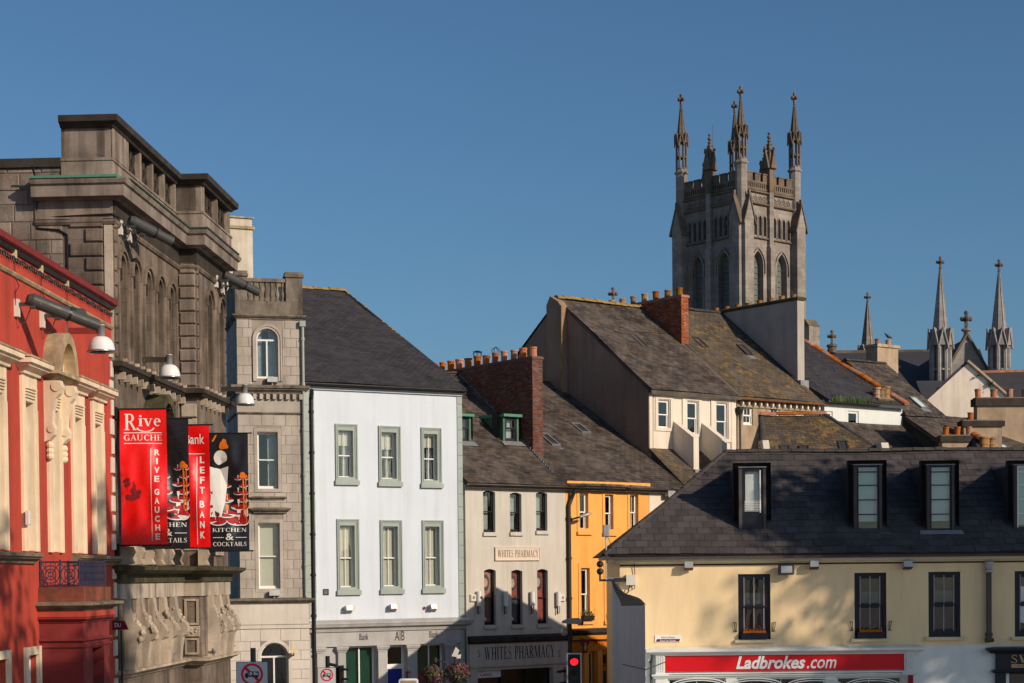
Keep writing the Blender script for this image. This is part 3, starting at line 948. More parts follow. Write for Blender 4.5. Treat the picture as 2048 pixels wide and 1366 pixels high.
# ------------------------------------------------------------------ red rendered building, far left
R = Fr.two((-20, 800), 41.5, (228, 800), 53)
RE = 11.3
red = fthing('red_building', 'red rendered classical building with cream window surrounds and a blue iron balcony', 'building', R)
wc = [0.42, 2.89, 5.10, 7.36, 9.43]          # window centres along the wall
rh = [(c-0.36, c+0.36, 6.72, 10.38) for c in wc]
gh = [(c-0.45, c+0.45, 1.0, 4.15) for c in (0.42, 2.89)]+[(c-0.45, c+0.45, 1.0, 4.0) for c in (7.9, 9.43)]
mb = MB()
wall(mb, -4.0, RE, 0, 13.95, rh+gh, 0.30)
shell(mb, -4.0, RE, 0, 9, 0, 13.95)
wl = mb.build('wall', M['red'], red)
# coping
MB().sweep([(-0.3, 13.95), (0.12, 13.95), (0.18, 13.99), (0.20, 14.13), (0.05, 14.19), (-0.3, 14.18)], [(-4.0, 0), (RE+0.12, 0)]).build('coping', M['red_dark'], red)
MB().sweep([(-0.02, 13.84), (0.06, 13.84), (0.10, 13.945), (-0.02, 13.945)], [(-4.0, 0), (RE, 0)]).build('coping_bed_mould', M['black'], red)
MB().sweep([(-0.02, 13.26), (0.05, 13.28), (0.09, 13.34), (0.09, 13.37), (-0.02, 13.40)], [(-4.0, 0), (RE, 0)]).build('string_course', M['capst'], red)
lc = MB()                                     # a cable with small bulbs below the coping
for i in range(60):
    u0 = -0.5+i*0.195
    z0 = 13.72+0.02*math.sin(i*1.7)
    lc.cyl((u0, -0.06, z0), (u0+0.2, -0.06, 13.72+0.02*math.sin((i+1)*1.7)), 0.025, 0.025, 5)
    lc.cyl((u0+0.1, -0.07, z0-0.09), (u0+0.1, -0.07, z0), 0.026, 0.02, 5)
lc.build('bulb_string', M['iron'], red)
# window surrounds
for i, c in enumerate(wc):
    w = window(red, c-0.36, c+0.36, 6.72, 10.38, 0.18, fw=0.07, blind=(1.0, M['blind']), bb=1, bt=1)
    sr = MB()
    for a, b in ((c-0.62, c-0.36), (c+0.36, c+0.62)):
        sr.box(a, b, -0.07, 0.02, 6.70, 11.02)
        sr.box(a+0.05, b-0.05, -0.10, 0.02, 6.70, 10.2)
    for x in (c-0.36, c+0.36):
        sr.box(x-0.012, x+0.012, -0.05, 0.29, 6.72, 10.38)
    sr.box(c-0.36, c+0.36, -0.05, 0.29, 10.37, 10.385)
    sr.box(c-0.36, c+0.36, -0.06, 0.02, 10.38, 11.02)
    for k in range(4):
        sr.box(c-0.40, c+0.40, -0.10-0.015*k, -0.05, 10.46+0.07*k, 10.50+0.07*k)
    sub(w, 'surround', sr, M['cream'])
    cap = MB()
    if i != 2:
        cap.sweep(CORN(0.36, 11.02, 11.36), [(c-0.60, 0), (c-0.60, -0.05), (c+0.60, -0.05), (c+0.60, 0)])
        sub(w, 'hood', cap, M['cream'])
        t = MB().sweep(SLAB(0.36, 11.37, 11.42), [(c-0.62, 0), (c-0.62, -0.05), (c+0.62, -0.05), (c+0.62, 0)])
        t.prism([(-0.05, 11.42), (-0.38, 11.42), (-0.05, 11.56)], 'x', c-0.85, c+0.85)
        sub(w, 'hood_top', t, M['capst'])
    else:
        cap.sweep(CORN(0.34, 11.05, 11.30), [(c-0.66, 0), (c-0.66, -0.12), (c+0.66, -0.12), (c+0.66, 0)])
        zs, p = head(c-0.62, c+0.62, 12.02, 'arch', 16)
        zs2, q = head(c-0.86, c+0.86, 12.26, 'arch', 16)
        k = 0.95/0.62
        p = [(u, 11.30+(z-zs)*k*0.82) for u, z in p]
        q = [(u, 11.30+(z-zs2)*k*0.80) for u, z in q]
        for a in range(16):
            cap.prism([p[a], p[a+1], q[a+1], q[a]], 'y', -0.46, 0.02)
        sub(w, 'arched_pediment', cap, M['capst'])
        ty = MB().prism([(c-0.62, 11.30)]+p[1:-1]+[(c+0.62, 11.30)], 'y', -0.14, 0.02)
        sub(w, 'tympanum', ty, M['cream'])
        for s_ in (-1, 1):
            cb = MB()
            x0, x1 = (c-0.80, c-0.52) if s_ < 0 else (c+0.52, c+0.80)
            prof = [(0, 11.05), (-0.42, 11.05), (-0.46, 10.9), (-0.40, 10.72), (-0.30, 10.6), (-0.22, 10.3), (-0.20, 10.0), (-0.27, 9.85), (-0.25, 9.68), (-0.12, 9.55), (0, 9.5)]
            cb.prism(prof, 'x', x0, x1)
            for zc, r_ in ((10.9, 0.13), (9.82, 0.09)):
                cb.cyl((x0-0.03, -0.33 if zc > 10 else -0.18, zc), (x1+0.03, -0.33 if zc > 10 else -0.18, zc), r_, r_, 12)
            for zc in (9.42, 9.27, 9.14):
                cb.ball(((x0+x1)/2, -0.1, zc), 0.10, 8)
            sub(w, 'scroll_console', cb, M['cream'])
# ground-floor windows
for a, b, c_, d_ in gh[:2]:
    w = window(red, a, b, c_, d_, 0.16, blind=(0.5, M['blind']))
    sr = MB()
    frame4(sr, a-0.2, b+0.2, c_-0.1, d_+0.2, -0.07, 0.02, 0.2)
    sub(w, 'surround', sr, M['cream'])
for a, b, c_, d_ in gh[2:]:
    window(red, a, b, c_, d_, 0.16, blind=(0.5, M['blind']))
# ledge at first floor
MB().sweep(CORN(0.26, 6.40, 6.66), [(-4, 0), (3.2, 0)]).build('sill_band', M['grimy'], red)
MB().sweep(CORN(0.26, 6.40, 6.66), [(6.7, 0), (RE+0.06, 0)]).build('sill_band', M['grimy'], red)
# quoins
quoins(red, [(RE-0.34, RE+0.02), (RE-0.20, RE+0.02)], 0.3, 6.3, 0.56, 0, M['cream_white'], 0.05, gap=0.10)
quoins(red, [(RE-0.34, RE+0.02), (RE-0.20, RE+0.02)], 6.75, 12.6, 0.56, 0, M['cream_white'], 0.05, gap=0.10)
# porch with balcony
P0, P1, PD = 3.58, 6.2, 1.10
pm = MB()
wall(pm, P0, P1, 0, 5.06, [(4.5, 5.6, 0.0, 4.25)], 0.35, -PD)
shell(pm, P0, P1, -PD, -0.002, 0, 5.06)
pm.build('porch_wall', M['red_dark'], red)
dr = bx(4.5, 5.6, -PD+0.36, -PD+0.42, 0.02, 4.24).build('door', M['blue_d'], red)
for zz in (0.3, 2.3):
    frame4(MB(), 0, 1, 0, 1, 0, 1, .1)
    sub(dr, 'door_panel', frame4(MB(), 4.62, 5.48, zz, zz+1.7, -PD+0.33, -PD+0.362, 0.05), M['blue_d'])
en = MB()
pth = [(P0, 0), (P0, -PD), (P1, -PD), (P1, 0)]
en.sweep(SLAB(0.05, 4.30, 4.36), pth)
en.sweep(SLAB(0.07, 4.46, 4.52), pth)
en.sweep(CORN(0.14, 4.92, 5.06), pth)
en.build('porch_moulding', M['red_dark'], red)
en = MB()
en.sweep(SLAB(0.14, 5.062, 5.20), pth)
en.quad((P0, -PD, 5.20), (P1, -PD, 5.20), (P1, 0, 5.20), (P0, 0, 5.20))
en.build('porch_fascia', M['red'], red)
hd = MB().sweep(CORN(0.32, 5.205, 5.43), pth)
hd.build('porch_cornice', M['grimy'], red)
sl = bx(P0-0.04, P1+0.04, -PD-0.05, -0.004, 5.45, 5.80).build('balcony_plinth', pbr('rust_stained_red_render', (0.20, 0.06, 0.035), 0.9, 0.4, 2.0, (0.05, 0.03, 0.02), 0.7, bump=0.4), red)
# railing: near panel with circles, front panel with close bars
rl = MB()
zb, zt = 5.82, 6.44
B0, B1, BD = P0+0.05, P1-0.05, PD-0.08
for z in (zb+0.02, zt):
    rl.tube([(B0, -0.02, z), (B0, -BD, z), (B1, -BD, z), (B1, -0.02, z)], 0.022, 6)
for u_, y_ in ((B0, -0.05), (B0, -BD), (B1, -BD), (B1, -0.05), (B0, -BD*0.5-0.03)):
    rl.cyl((u_, y_, zb), (u_, y_, zt+0.06), 0.024, 0.024, 6)
rl.build('balcony_rail', M['blue_iron'], red)
sc = MB()
zc = (zb+zt)/2
for cy_, r_ in ((-0.30, 0.22), (-0.30, 0.13), (-0.78, 0.22), (-0.78, 0.13), (-0.30, 0.06), (-0.78, 0.06)):
    pts = [(B0, cy_+r_*math.cos(k*math.pi/10), zc+r_*math.sin(k*math.pi/10)) for k in range(21)]
    sc.tube(pts, 0.013, 5)
for cy_ in (-0.30, -0.78):
    for sx in (-1, 1):
        for sz in (-1, 1):
            sc.tube([(B0, cy_+sx*0.05, zc+sz*0.05), (B0, cy_+sx*0.24, zc+sz*0.30)], 0.012, 5)
for k in range(9):
    y_ = -0.05-k*(BD-0.05)/8
    sc.cyl((B0+0.01, y_, zb), (B0+0.01, y_, zt), 0.008, 0.008, 4)
nb = 22
for k in range(nb):
    u_ = B0+(B1-B0)*k/(nb-1)
    sc.box(u_-0.014, u_+0.014, -BD-0.014, -BD+0.014, zb, zt)
    if k < nb-1:
        um = u_+(B1-B0)/(nb-1)/2
        r_ = (B1-B0)/(nb-1)/2
        for zz in (zb+0.14, zc, zt-0.14):
            sc.tube([(um+r_*math.cos(j*math.pi/4), -BD, zz+r_*math.sin(j*math.pi/4)) for j in range(9)], 0.011, 4)
sc.build('balcony_scrollwork', M['blue_iron'], red)
# small fittings that belong to the wall
for px, py in ((25, 505), (78, 535), (130, 563)):
    u_, z_ = R.p(px, py)
    bx_ = bx(u_-0.07, u_+0.07, -0.09, 0.0, z_-0.13, z_+0.06).build('junction_box', M['tan_box'], red)
    cb = MB().tube([(u_, -0.05, z_-0.12), (u_+0.03, -0.04, z_-0.6), (u_+0.12, -0.11, z_-0.78), (u_+0.03, -0.04, z_-0.95), (u_+0.05, -0.04, z_-1.35)], 0.012, 5)
    sub(bx_, 'cable', cb, M['iron'])
u_, z_ = R.p(43, 1036)
tag(MB().cbox(0, 0.16, 0, 0.10, 0, 0.34, 0.02).build('alarm_box', M['plastic']), 'small white alarm box beside a tall cream window of the red building', 'alarm box')
o = bpy.data.objects['alarm_box']
o.location = R.w(u_-0.08, -0.22, z_-0.17)
o.rotation_euler = (0, 0, R.phi)

# ------------------------------------------------------------------ sooty stone bank building
S = Fr.two((230, 700), 53, (393, 700), 63.5)
UA, UB, PJ = 7.92, 12.45, 0.60
bank = fthing('stone_bank_building', 'tall sooty limestone bank building with arched windows, deep cornice and parapet', 'building', S)
w1 = [0.83+1.487*i for i in range(5)]
w2 = [9.79, 11.65]
ow = 0.36
mb = MB()
hA = [(c-ow, c+ow, 12.42, 15.62, 'arch') for c in w1]
mid1 = [1.25, 3.95, 6.65]
hM = [(c-0.5, c+0.5, 6.9, 10.0) for c in mid1]
wall(mb, 0, UA, 0, 17.1, hA+hM, 0.42)
hB = [(c-ow, c+ow, 12.42, 15.85, 'arch') for c in w2]
hN = [(10.7-0.5, 10.7+0.5, 6.9, 10.0)]
wall(mb, UA, UB, 0, 17.1, hB+hN, 0.42, -PJ)
shell(mb, UA, UB, -PJ, 12, 0, 17.1)
shell(mb, 0, UA, 0, 12, 0, 18.1)
mb.box(0.3, UB-0.3, 0.5, 12, 17.0, 17.6)
mb.build('wall', M['bank'], bank)
for c in w1+w2:
    y0 = 0.42 if c < UA else 0.42-PJ
    top = 15.62 if c < UA else 15.85
    w = window(bank, c-ow, c+ow, 12.42, top, y0-0.14, M['iron'], fw=0.05, arch='arch', bt=1)
    sr = MB()
    yy = y0-0.42
    ring(sr, c-ow, c+ow, 12.42, top, 'arch', yy-0.06, yy+0.02, 0.17)
    ring(sr, c-ow-0.11, c+ow+0.11, top-ow-0.1, top+0.11, 'arch', yy-0.13, yy-0.055, 0.07)
    sub(w, 'arched_surround', sr, M['bank'])
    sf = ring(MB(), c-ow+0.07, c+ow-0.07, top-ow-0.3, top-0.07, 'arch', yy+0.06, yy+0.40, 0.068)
    sub(w, 'shade_toned_arch_soffit', sf, M['soot_and_shade'])  # dark colour stands for the shade inside the arch heads
for c in mid1+[10.7]:
    yy = 0 if c < UA else -PJ
    w = window(bank, c-0.5, c+0.5, 6.9, 10.0, yy+0.25, M['iron'], blind=(0.4, M['blind']))
    sr = MB()
    frame4(sr, c-0.72, c+0.72, 6.8, 10.25, yy-0.08, yy+0.02, 0.22)
    sub(w, 'surround', sr, M['bank_l'])
    hd = MB()
    if abs(c-3.95) < 0.1:
        zs, p = head(c-0.72, c+0.72, 11.85, 'arch', 14)
        zs2, q = head(c-0.98, c+0.98, 12.1, 'arch', 14)
        p = [(u, 10.65+(z-zs)*1.2) for u, z in p]
        q = [(u, 10.65+(z-zs2)*1.18) for u, z in q]
        for a in range(14):
            hd.prism([p[a], p[a+1], q[a+1], q[a]], 'y', yy-0.62, yy+0.02)
        hd.sweep(CORN(0.45, 10.35, 10.65), [(c-0.7, yy), (c-0.7, yy-0.12), (c+0.7, yy-0.12), (c+0.7, yy)])
        sub(w, 'arched_hood', hd, M['moss'])
    else:
        hd.sweep(CORN(0.42, 10.65, 11.0), [(c-0.8, yy), (c-0.8, yy-0.14), (c+0.8, yy-0.14), (c+0.8, yy)])
        hd.box(c-0.72, c+0.72, yy-0.12, yy+0.02, 10.26, 10.66)
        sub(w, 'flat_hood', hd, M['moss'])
full = [(0, 2.3), (0, 0), (UA, 0), (UA, -PJ), (UB, -PJ), (UB, 2.3)]
MB().sweep([(-0.02, 16.36), (0.05, 16.38), (0.10, 16.46), (0.10, 16.52), (-0.02, 16.56)], full).build('architrave_band', M['bank'], bank)
MB().sweep(SLAB(0.06, 16.56, 17.10), full[:2]).build('frieze', M['bank_c'], bank)
MB().sweep(SLAB(0.06, 16.56, 17.10), [(0.0, 0.0)]+full[2:]).build('street_frieze', M['soot_and_shade'], bank)  # darker than the near return: under-cornice shade and soot in one colour
co = MB().sweep([(-0.3, 17.08), (0.14, 17.08), (0.20, 17.14), (0.42, 17.14), (0.43, 17.46), (0.50, 17.50), (0.54, 17.60), (0.54, 17.64), (-0.3, 17.72)], full).build('cornice', M['bank_c'], bank)
sub(co, 'copper_capping', MB().sweep([(-0.3, 17.725), (0.56, 17.645), (0.58, 17.645), (0.58, 17.72), (-0.3, 17.80)], [(0, 2.3), (0, -0.3)]), M['verd'])
sub(co, 'copper_capping', MB().sweep([(-0.3, 17.723), (0.56, 17.643), (0.575, 17.643), (0.575, 17.70), (-0.3, 17.79)], full[1:5]), M['old_copper'])
# parapet
pf = [(0.0, 1.5), (0.0, 0.05), (UA-0.05, 0.05), (UA-0.05, -PJ-0.24), (UB-0.1, -PJ-0.24), (UB-0.1, 1.5)]
pp = [(x, y+0.0) for x, y in pf]
pr_ = MB()
pr_.sweep(SLAB(0.06, 17.76, 18.24), pp)
pr_.sweep(SLAB(0.09, 18.24, 18.32), pp)
pr_.box(0.0, 0.16, 0.05, 1.5, 18.3, 19.22)
pr_.box(UA-0.05, UA+0.11, -PJ-0.24, 0.05, 18.3, 19.22)
pr_.box(0.0, UA, 0.21, 0.45, 17.76, 19.22)
pr_.box(UA-0.05, UB-0.1, -PJ-0.06, 0.1, 17.76, 19.22)
pr_.box(0.0, UB-0.1, 1.4, 1.5, 17.76, 19.22)
pr_.build('parapet', M['bank_c'], bank)
for a, b in ((0.0, 0.78), (0.80, 1.45)):
    MB().cbox(0.055+a, 0.055+b, -0.03, 0.02, 18.34, 19.20, 0.012).build('parapet_panel', M['bank_c'], bank)
    o = bank.children[-1]
    o.data.transform(Matrix(((0, 1, 0, 0.0), (1, 0, 0, 0.0), (0, 0, 1, 0), (0, 0, 0, 1))))
MB().sweep([(-0.40, 19.20), (0.10, 19.20), (0.14, 19.26), (0.28, 19.34), (0.30, 19.52), (-0.40, 19.56)], [(x, y) for x, y in pf]).build('parapet_coping', M['soot_and_shade'], bank)
nP = 5
for i in range(nP+1):
    u_ = 0.22+(UA-0.5)*i/nP
    bx(u_-0.09, u_+0.09, -0.02, 0.36, 18.32, 19.20).build('parapet_pier', M['bank_c'], bank)
for i in range(3):
    u_ = UA+0.2+(UB-0.45-UA)*i/2
    bx(u_-0.09, u_+0.09, -PJ-0.28, 0.0, 18.32, 19.20).build('parapet_pier', M['bank_c'], bank)
def grille(u0, u1, y):
    g = MB()
    z0, z1 = 18.33, 19.19
    n = 3
    for k in range(n):
        uc = u0+(u1-u0)*(k+0.5)/n
        for zc, r_ in ((z0+0.2, 0.19), (z0+0.43, 0.11), (z0+0.66, 0.19)):
            g.tube([(uc+r_*0.95*math.cos(j*math.pi/6), y, zc+r_*math.sin(j*math.pi/6)) for j in range(13)], 0.03, 5)
        g.tube([(uc-0.2, y, z0), (uc+0.2, y, z1)], 0.028, 5)
        g.tube([(uc+0.2, y, z0), (uc-0.2, y, z1)], 0.028, 5)
    return g
for i in range(nP):
    u0 = 0.22+(UA-0.5)*i/nP
    grille(u0+0.09, u0+(UA-0.5)/nP-0.09, 0.15).build('parapet_grille', M['soot_and_shade'], bank)
for i in range(2):
    u0 = UA+0.2+(UB-0.45-UA)*i/2
    grille(u0+0.09, u0+(UB-0.45-UA)/2-0.09, -PJ-0.12).build('parapet_grille', M['soot_and_shade'], bank)
# side wall facing the street's near end: rough stones, corner blocks, coping
sw = thing('x', '', '')
bpy.data.objects.remove(sw)
ashlar(bank, 1.5, 5.2, 11.4, 18.05, 0.72, 0.42, 0.0, M['bank_r'], 0.02, name='wall_stone', irr=0.45, axis='x', bh_irr=0.3, gap=0.03, ch=0.015)
bx(-0.10, 0.5, 1.5, 6, 18.08, 18.34).build('side_coping', M['soot_and_shade'], bank)
z, i = 12.5, 0
while z < 16.3:
    y1 = 1.28 if i % 2 else 0.82
    b = MB().cbox(0.30, y1, -0.07, 0.02, z+0.03, z+0.405, 0.03)
    b.v = [(v[1], v[0], v[2]) for v in b.v]
    b.build('corner_block', M['bank'], bank)
    MB().cbox(0.02, 0.30 if i % 2 else 0.20, -0.06, 0.02, z+0.03, z+0.405, 0.03).build('corner_block', M['bank'], bank)
    z += 0.42
    i += 1
bx(-0.05, 0.02, 0.02, 0.26, 12.4, 16.36).build('corner_pilaster', M['bank_l'], bank)
z, i = 12.45, 0
while z < 16.3:
    a, b_ = ((-0.50, -0.03) if i % 2 else (-0.58, -0.05))
    b = MB().cbox(-PJ+0.02, -0.06 if i % 2 else -0.03, -0.06, 0.02, z+0.03, z+0.405, 0.03)
    b.v = [(UA+v[1], v[0], v[2]) for v in b.v]
    b.build('corner_block', M['bank_c'], bank)
    for c0 in (UA+0.06, UB-0.25):
        MB().cbox(c0, c0+(0.24 if i % 2 else 0.18), -PJ-0.06, -PJ+0.02, z+0.03, z+0.405, 0.03).build('corner_block', M['bank'], bank)
    z += 0.42
    i += 1
# blocks on the return below the ledge
z, i = 6.9, 0
while z < 11.9:
    b = MB().cbox(-PJ+0.02, -0.04, -0.06, 0.02, z+0.03, z+0.485, 0.03)
    b.v = [(UA+v[1], v[0], v[2]) for v in b.v]
    b.build('corner_block', M['bank_l'], bank)
    z += 0.5
# sill ledge with little brackets
lp = [(0, 1.2), (0, 0), (UA, 0), (UA, -PJ), (UB, -PJ), (UB, 1.0)]
MB().sweep([(-0.02, 12.10), (0.18, 12.12), (0.26, 12.2), (0.30, 12.22), (0.30, 12.36), (-0.02, 12.42)], lp).build('sill_ledge', M['soot_and_shade'], bank)
for i in range(18):
    u_ = 0.3+i*0.68
    y_ = 0 if u_ < UA else -PJ
    bx(u_-0.06, u_+0.06, y_-0.22, y_, 11.88, 12.10).build('ledge_bracket', M['bank_l'], bank)
    MB().cbox(u_-0.05, u_+0.05, y_-0.28, y_-0.16, 12.40, 12.50, 0.02).build('ledge_lamp_base', M['bank_l'], bank)
# lower cornice
MB().sweep([(-0.02, 5.86), (0.12, 5.88), (0.14, 6.12), (0.40, 6.18), (0.52, 6.26), (0.54, 6.36), (-0.02, 6.42)], lp).build('lower_cornice', M['moss'], bank)
MB().sweep(SLAB(0.06, 5.40, 5.86), lp).build('lower_frieze', M['bank_l'], bank)
for i in range(7):
    u_ = 0.5+i*1.22
    y_ = 0 if u_ < UA-0.2 else -PJ
    cb = MB().prism([(y_, 6.95), (y_-0.30, 6.95), (y_-0.36, 6.8), (y_-0.26, 6.6), (y_-0.34, 6.45), (y_, 6.42)], 'x', u_-0.14, u_+0.14)
    cb.build('stone_bracket', M['bank_l'], bank)
# giant consoles on the ground floor
prof = [(0, 5.40), (-0.16, 5.40), (-0.20, 5.05), (-0.30, 4.75), (-0.52, 4.52), (-0.60, 4.34), (-0.54, 4.16), (-0.40, 4.08), (-0.34, 3.7), (-0.30, 3.3), (0, 3.3)]
for u_, y_ in [(0.7, 0), (2.1, 0), (3.5, 0), (4.9, 0), (6.3, 0), (9.2, -PJ), (10.4, -PJ), (11.6, -PJ)]:
    cb = MB().prism([(y_+a, b) for a, b in prof], 'x', u_-0.19, u_+0.19)
    cc = cb.build('console', M['bank_l'], bank)
    for k in range(9):
        zz = 4.2+k*0.10
        lf = MB().ball((u_+random.uniform(-.2, .2), y_-0.50+0.10*max(0, k-3)*0.7+random.uniform(-.04, .04), zz), random.uniform(0.06, 0.11), 6)
        sub(cc, 'carved_leaf', lf, M['bank_l'])
# panelled pilaster on the return
for z0, z1 in ((4.42, 5.30), (3.42, 3.98)):
    b = frame4(MB(), -PJ+0.06, -0.06, z0, z1, -0.05, 0.02, 0.07)
    b.v = [(UA+v[1], v[0], v[2]) for v in b.v]
    b.build('pilaster_panel', M['bank_l'], bank)
b = MB().cbox(-PJ+0.02, -0.02, -0.09, 0.02, 4.02, 4.38, 0.02)
for k in range(14):
    b.ball((random.uniform(-PJ+0.1, -0.1), -0.09, random.uniform(4.08, 4.32)), 0.05, 6)
b.v = [(UA+v[1], v[0], v[2]) for v in b.v]
b.build('carved_block', M['bank_l'], bank)
MB().sweep(CORN(0.34, 3.06, 3.30), lp).build('ground_floor_ledge', M['bank_l'], bank)
# cables along the near corner
MB().tube([(-0.58, 2.2, 18.0), (-0.10, 2.2, 17.6), (-0.03, 2.25, 16.75), (-0.03, 1.9, 16.62), (-0.10, 0.0, 16.66), (0.2, -0.16, 16.6)], 0.03, 6).build('cable', M['black'], bank)
MB().tube([(-0.03, 2.3, 17.2), (-0.03, 2.25, 16.3), (-0.06, 1.6, 16.24), (-0.03, 1.36, 16.1), (-0.03, 1.36, 13.2)], 0.03, 6).build('cable', M['black'], bank)

# ------------------------------------------------------------------ spotlights and dome lamps on the two facades
def spotlight(label, fr, u, z, ybase, out, along, drop, group):
    t = thing('spotlight', label, 'spotlight', fr.w(u, ybase, z), fr.phi, group)
    bx(-0.09, 0.09, -0.10, 0, -0.26, 0.16).build('junction_box', M['plastic'], t)
    b = MB().box(-0.03, 0.03, -0.42, -0.08, 0.0, 0.08)
    b.box(-0.05, 0.12, -0.5, -0.36, -0.06, 0.10)
    b.build('bracket', M['grey_m'], t)
    a = Vector((0.04, -0.40, 0.14))
    e = a+Vector((along, -out, -drop))
    d = (e-a).normalized()
    md = a+(e-a)*0.56
    mb = MB().cyl(a-d*0.12, a, 0.11, 0.17, 14).cyl(a, md, 0.17, 0.165, 16)
    mb.build('lamp_body', M['grey_m'], t)
    MB().cyl(md-d*0.03, md+d*0.03, 0.175, 0.175, 16).build('clamp_ring', M['black'], t)
    mb = MB()
    n, r0, r1 = 18, 0.145, 0.15
    mb.cyl(md+d*0.03, e, r0, r1, n)
    mb.build('snoot', M['grey_m'], t)
    x_ = d.orthogonal().normalized()
    MB().cyl(a+d*0.25+Vector((0, 0, 0.0))-Vector((0.18, 0, 0)), a+d*0.25+Vector((0.19, 0, 0)), 0.05, 0.05, 10).build('pivot_bolt', M['steel'], t)
    MB().tube([(0.02, -0.06, -0.24), (0.05, -0.14, -0.42), (0.1, -0.22, -0.36), (0.1, -0.36, -0.02)], 0.012, 5).build('cable', M['iron'], t)
    return t
def pxu(fr, px, py, y=0):
    return fr.p(px, py, y)
u_, z_ = R.p(30, 612)
spotlight('dark grey tubular spotlight on the red wall well away from the dome lamp', R, u_, z_, 0, 1.35, 0.9, 0.50, 'tubular facade spotlights')
u_, z_ = R.p(81, 643)
spotlight('dark grey tubular spotlight on the red wall just above the arched pediment', R, u_, z_+0.1, 0, 0.45, 0.8, -0.05, 'tubular facade spotlights')
u_, z_ = S.p(238, 452)
spotlight('dark grey tubular spotlight under the bank cornice at its outer corner blocks', S, u_, z_, 0, 0.95, 0.9, 0.45, 'tubular facade spotlights')
u_, z_ = S.p(256, 468)
spotlight('dark grey tubular spotlight under the bank cornice above the arched windows', S, u_, z_, 0, 0.35, 0.7, 0.0, 'tubular facade spotlights')
u_, z_ = S.p(430, 560, -PJ)
spotlight('dark grey tubular spotlight on the bank wing, pointing past the grey balustrade', S, u_, z_, -PJ, 0.95, 0.9, 0.45, 'tubular facade spotlights')
u_, z_ = S.p(443, 575, -PJ)
spotlight('dark grey tubular spotlight on the bank wing between its two arched windows', S, u_, z_, -PJ, 0.3, 0.6, 0.0, 'tubular facade spotlights')

def dome_lamp(label, fr, u, z, ybase, arm=0.95, r=0.35):
    t = thing('dome_lamp', label, 'lamp', fr.w(u, ybase, z), fr.phi, 'white dome lamps on wall arms')
    bx(-0.05, 0.05, -0.05, 0, -0.30, 0.25).build('wall_plate', M['steel'], t)
    bx(-0.03, 0.03, -arm+0.08, -0.05, 0.0, 0.16).build('arm', M['red_dark'] if fr is R else M['soot_and_shade'], t)
    MB().lathe([(0.095, -0.08), (0.095, 0.2), (0.11, 0.2), (0.11, 0.23), (0.02, 0.25)], (0, -arm, 0), 16).build('gear_housing', M['grey_l'], t, True)
    s = [(0.10, -0.08)]+[(0.10+(r-0.10)*math.sin(k*math.pi/16), -0.08-(0.36)*(1-math.cos(k*math.pi/16))) for k in range(1, 9)]
    s = [(x*1.0, z_) for x, z_ in s]
    s2 = [(x-0.012, z_) for x, z_ in s[::-1]]
    MB().lathe(s+[(r, -0.46)]+[(r-0.015, -0.46)]+s2, (0, -arm, 0), 24).build('shade', M['white_e'], t, True)
    MB().lathe([(r+0.003, -0.455), (r+0.025, -0.455), (r+0.025, -0.50), (r-0.02, -0.50), (r-0.02, -0.455)], (0, -arm, 0), 24).build('rim', M['steel'], t, True)
    MB().ball((0, -arm, -0.34), 0.11, 10).build('bulb', M['white_e'], t, True)
    return t
u_, z_ = R.p(133, 668)
dome_lamp('white dome lamp on a dark red arm in front of the red wall', R, u_, z_, 0, 0.93)
u_, z_ = S.p(281, 725)
dome_lamp('white dome lamp on a sooty arm below the bank arched windows', S, u_, z_, 0, 0.9, 0.33)
u_, z_ = S.p(440, 783, -PJ)
dome_lamp('white dome lamp in front of the grey ashlar building beside the bank wing', S, u_, z_, -PJ, 0.9, 0.33)

# ------------------------------------------------------------------ banners
def wave(x, z, ph):
    return 0.06*math.sin(2.6*x+1.5*z+ph)+0.045*math.sin(6.5*x+1.9*z+ph*2)*math.exp(-((x-0.75)/0.5)**2)+0.010*math.sin(13*x-2.5*z+ph)
def banner(label, fr, u, ybase, ztop, zbot, wdt, mat, ph, paint, cat='banner', grp=None):
    t = thing('street_banner', label, cat, fr.w(u, ybase-0.12, zbot), fr.phi-rad(90)+rad(4), grp)
    h = ztop-zbot
    nx, nz = 26, 50
    def fn(x, z, lift=0.0):
        e = min(1, 4*min(z, h-z)/h)
        skew = -0.10*(1-z/h)*0.3
        return (x, wave(x, z, ph)*e-lift, z)
    mb = MB()
    vs = [fn(wdt*i/nx, h*j/nz) for j in range(nz+1) for i in range(nx+1)]
    vs2 = [(x, y+0.006, z) for x, y, z in vs]
    k = nx+1
    fs = [(j*k+i, j*k+i+1, (j+1)*k+i+1, (j+1)*k+i) for j in range(nz) for i in range(nx)]
    mb.add(vs, fs)
    mb.add(vs2, fs)
    cl = mb.build('fabric', mat, t, True)
    for z in (0, h):
        rb = MB().cyl((-0.12, 0, z), (wdt+0.10, 0, z), 0.024, 0.024, 8)
        rb.cyl((wdt+0.10, 0, z), (wdt+0.13, 0, z), 0.03, 0.03, 8)
        rb.build('banner_rod', M['black'], t)
        MB().box(-0.16, -0.06, -0.05, 0.05, z-0.30, z+0.06).build('wall_bracket', M['black'], t)
    MB().cyl((wdt*0.97, 0, h), (wdt+0.14, 0, h+0.001), 0.018, 0.018, 6).build('rod_tip', M['steel'], t)
    paint(cl, lambda vf, u0, u1, z0, z1, m_, nm='print', lift=0.010: fit(vf, u0*wdt, u1*wdt, z0*h, z1*h, lambda a, b: fn(a, b, lift)).build(nm, m_, cl))
    return t
def disc(n=24, a0=0, a1=360, inner=0.0):
    vs, fs = [], []
    for i in range(n+1):
        a = rad(a0+(a1-a0)*i/n)
        vs += [Vector((math.cos(a), math.sin(a), 0)), Vector((inner*math.cos(a), inner*math.sin(a), 0))]
    for i in range(n):
        fs.append((2*i, 2*i+2, 2*i+3, 2*i+1))
    return vs, fs
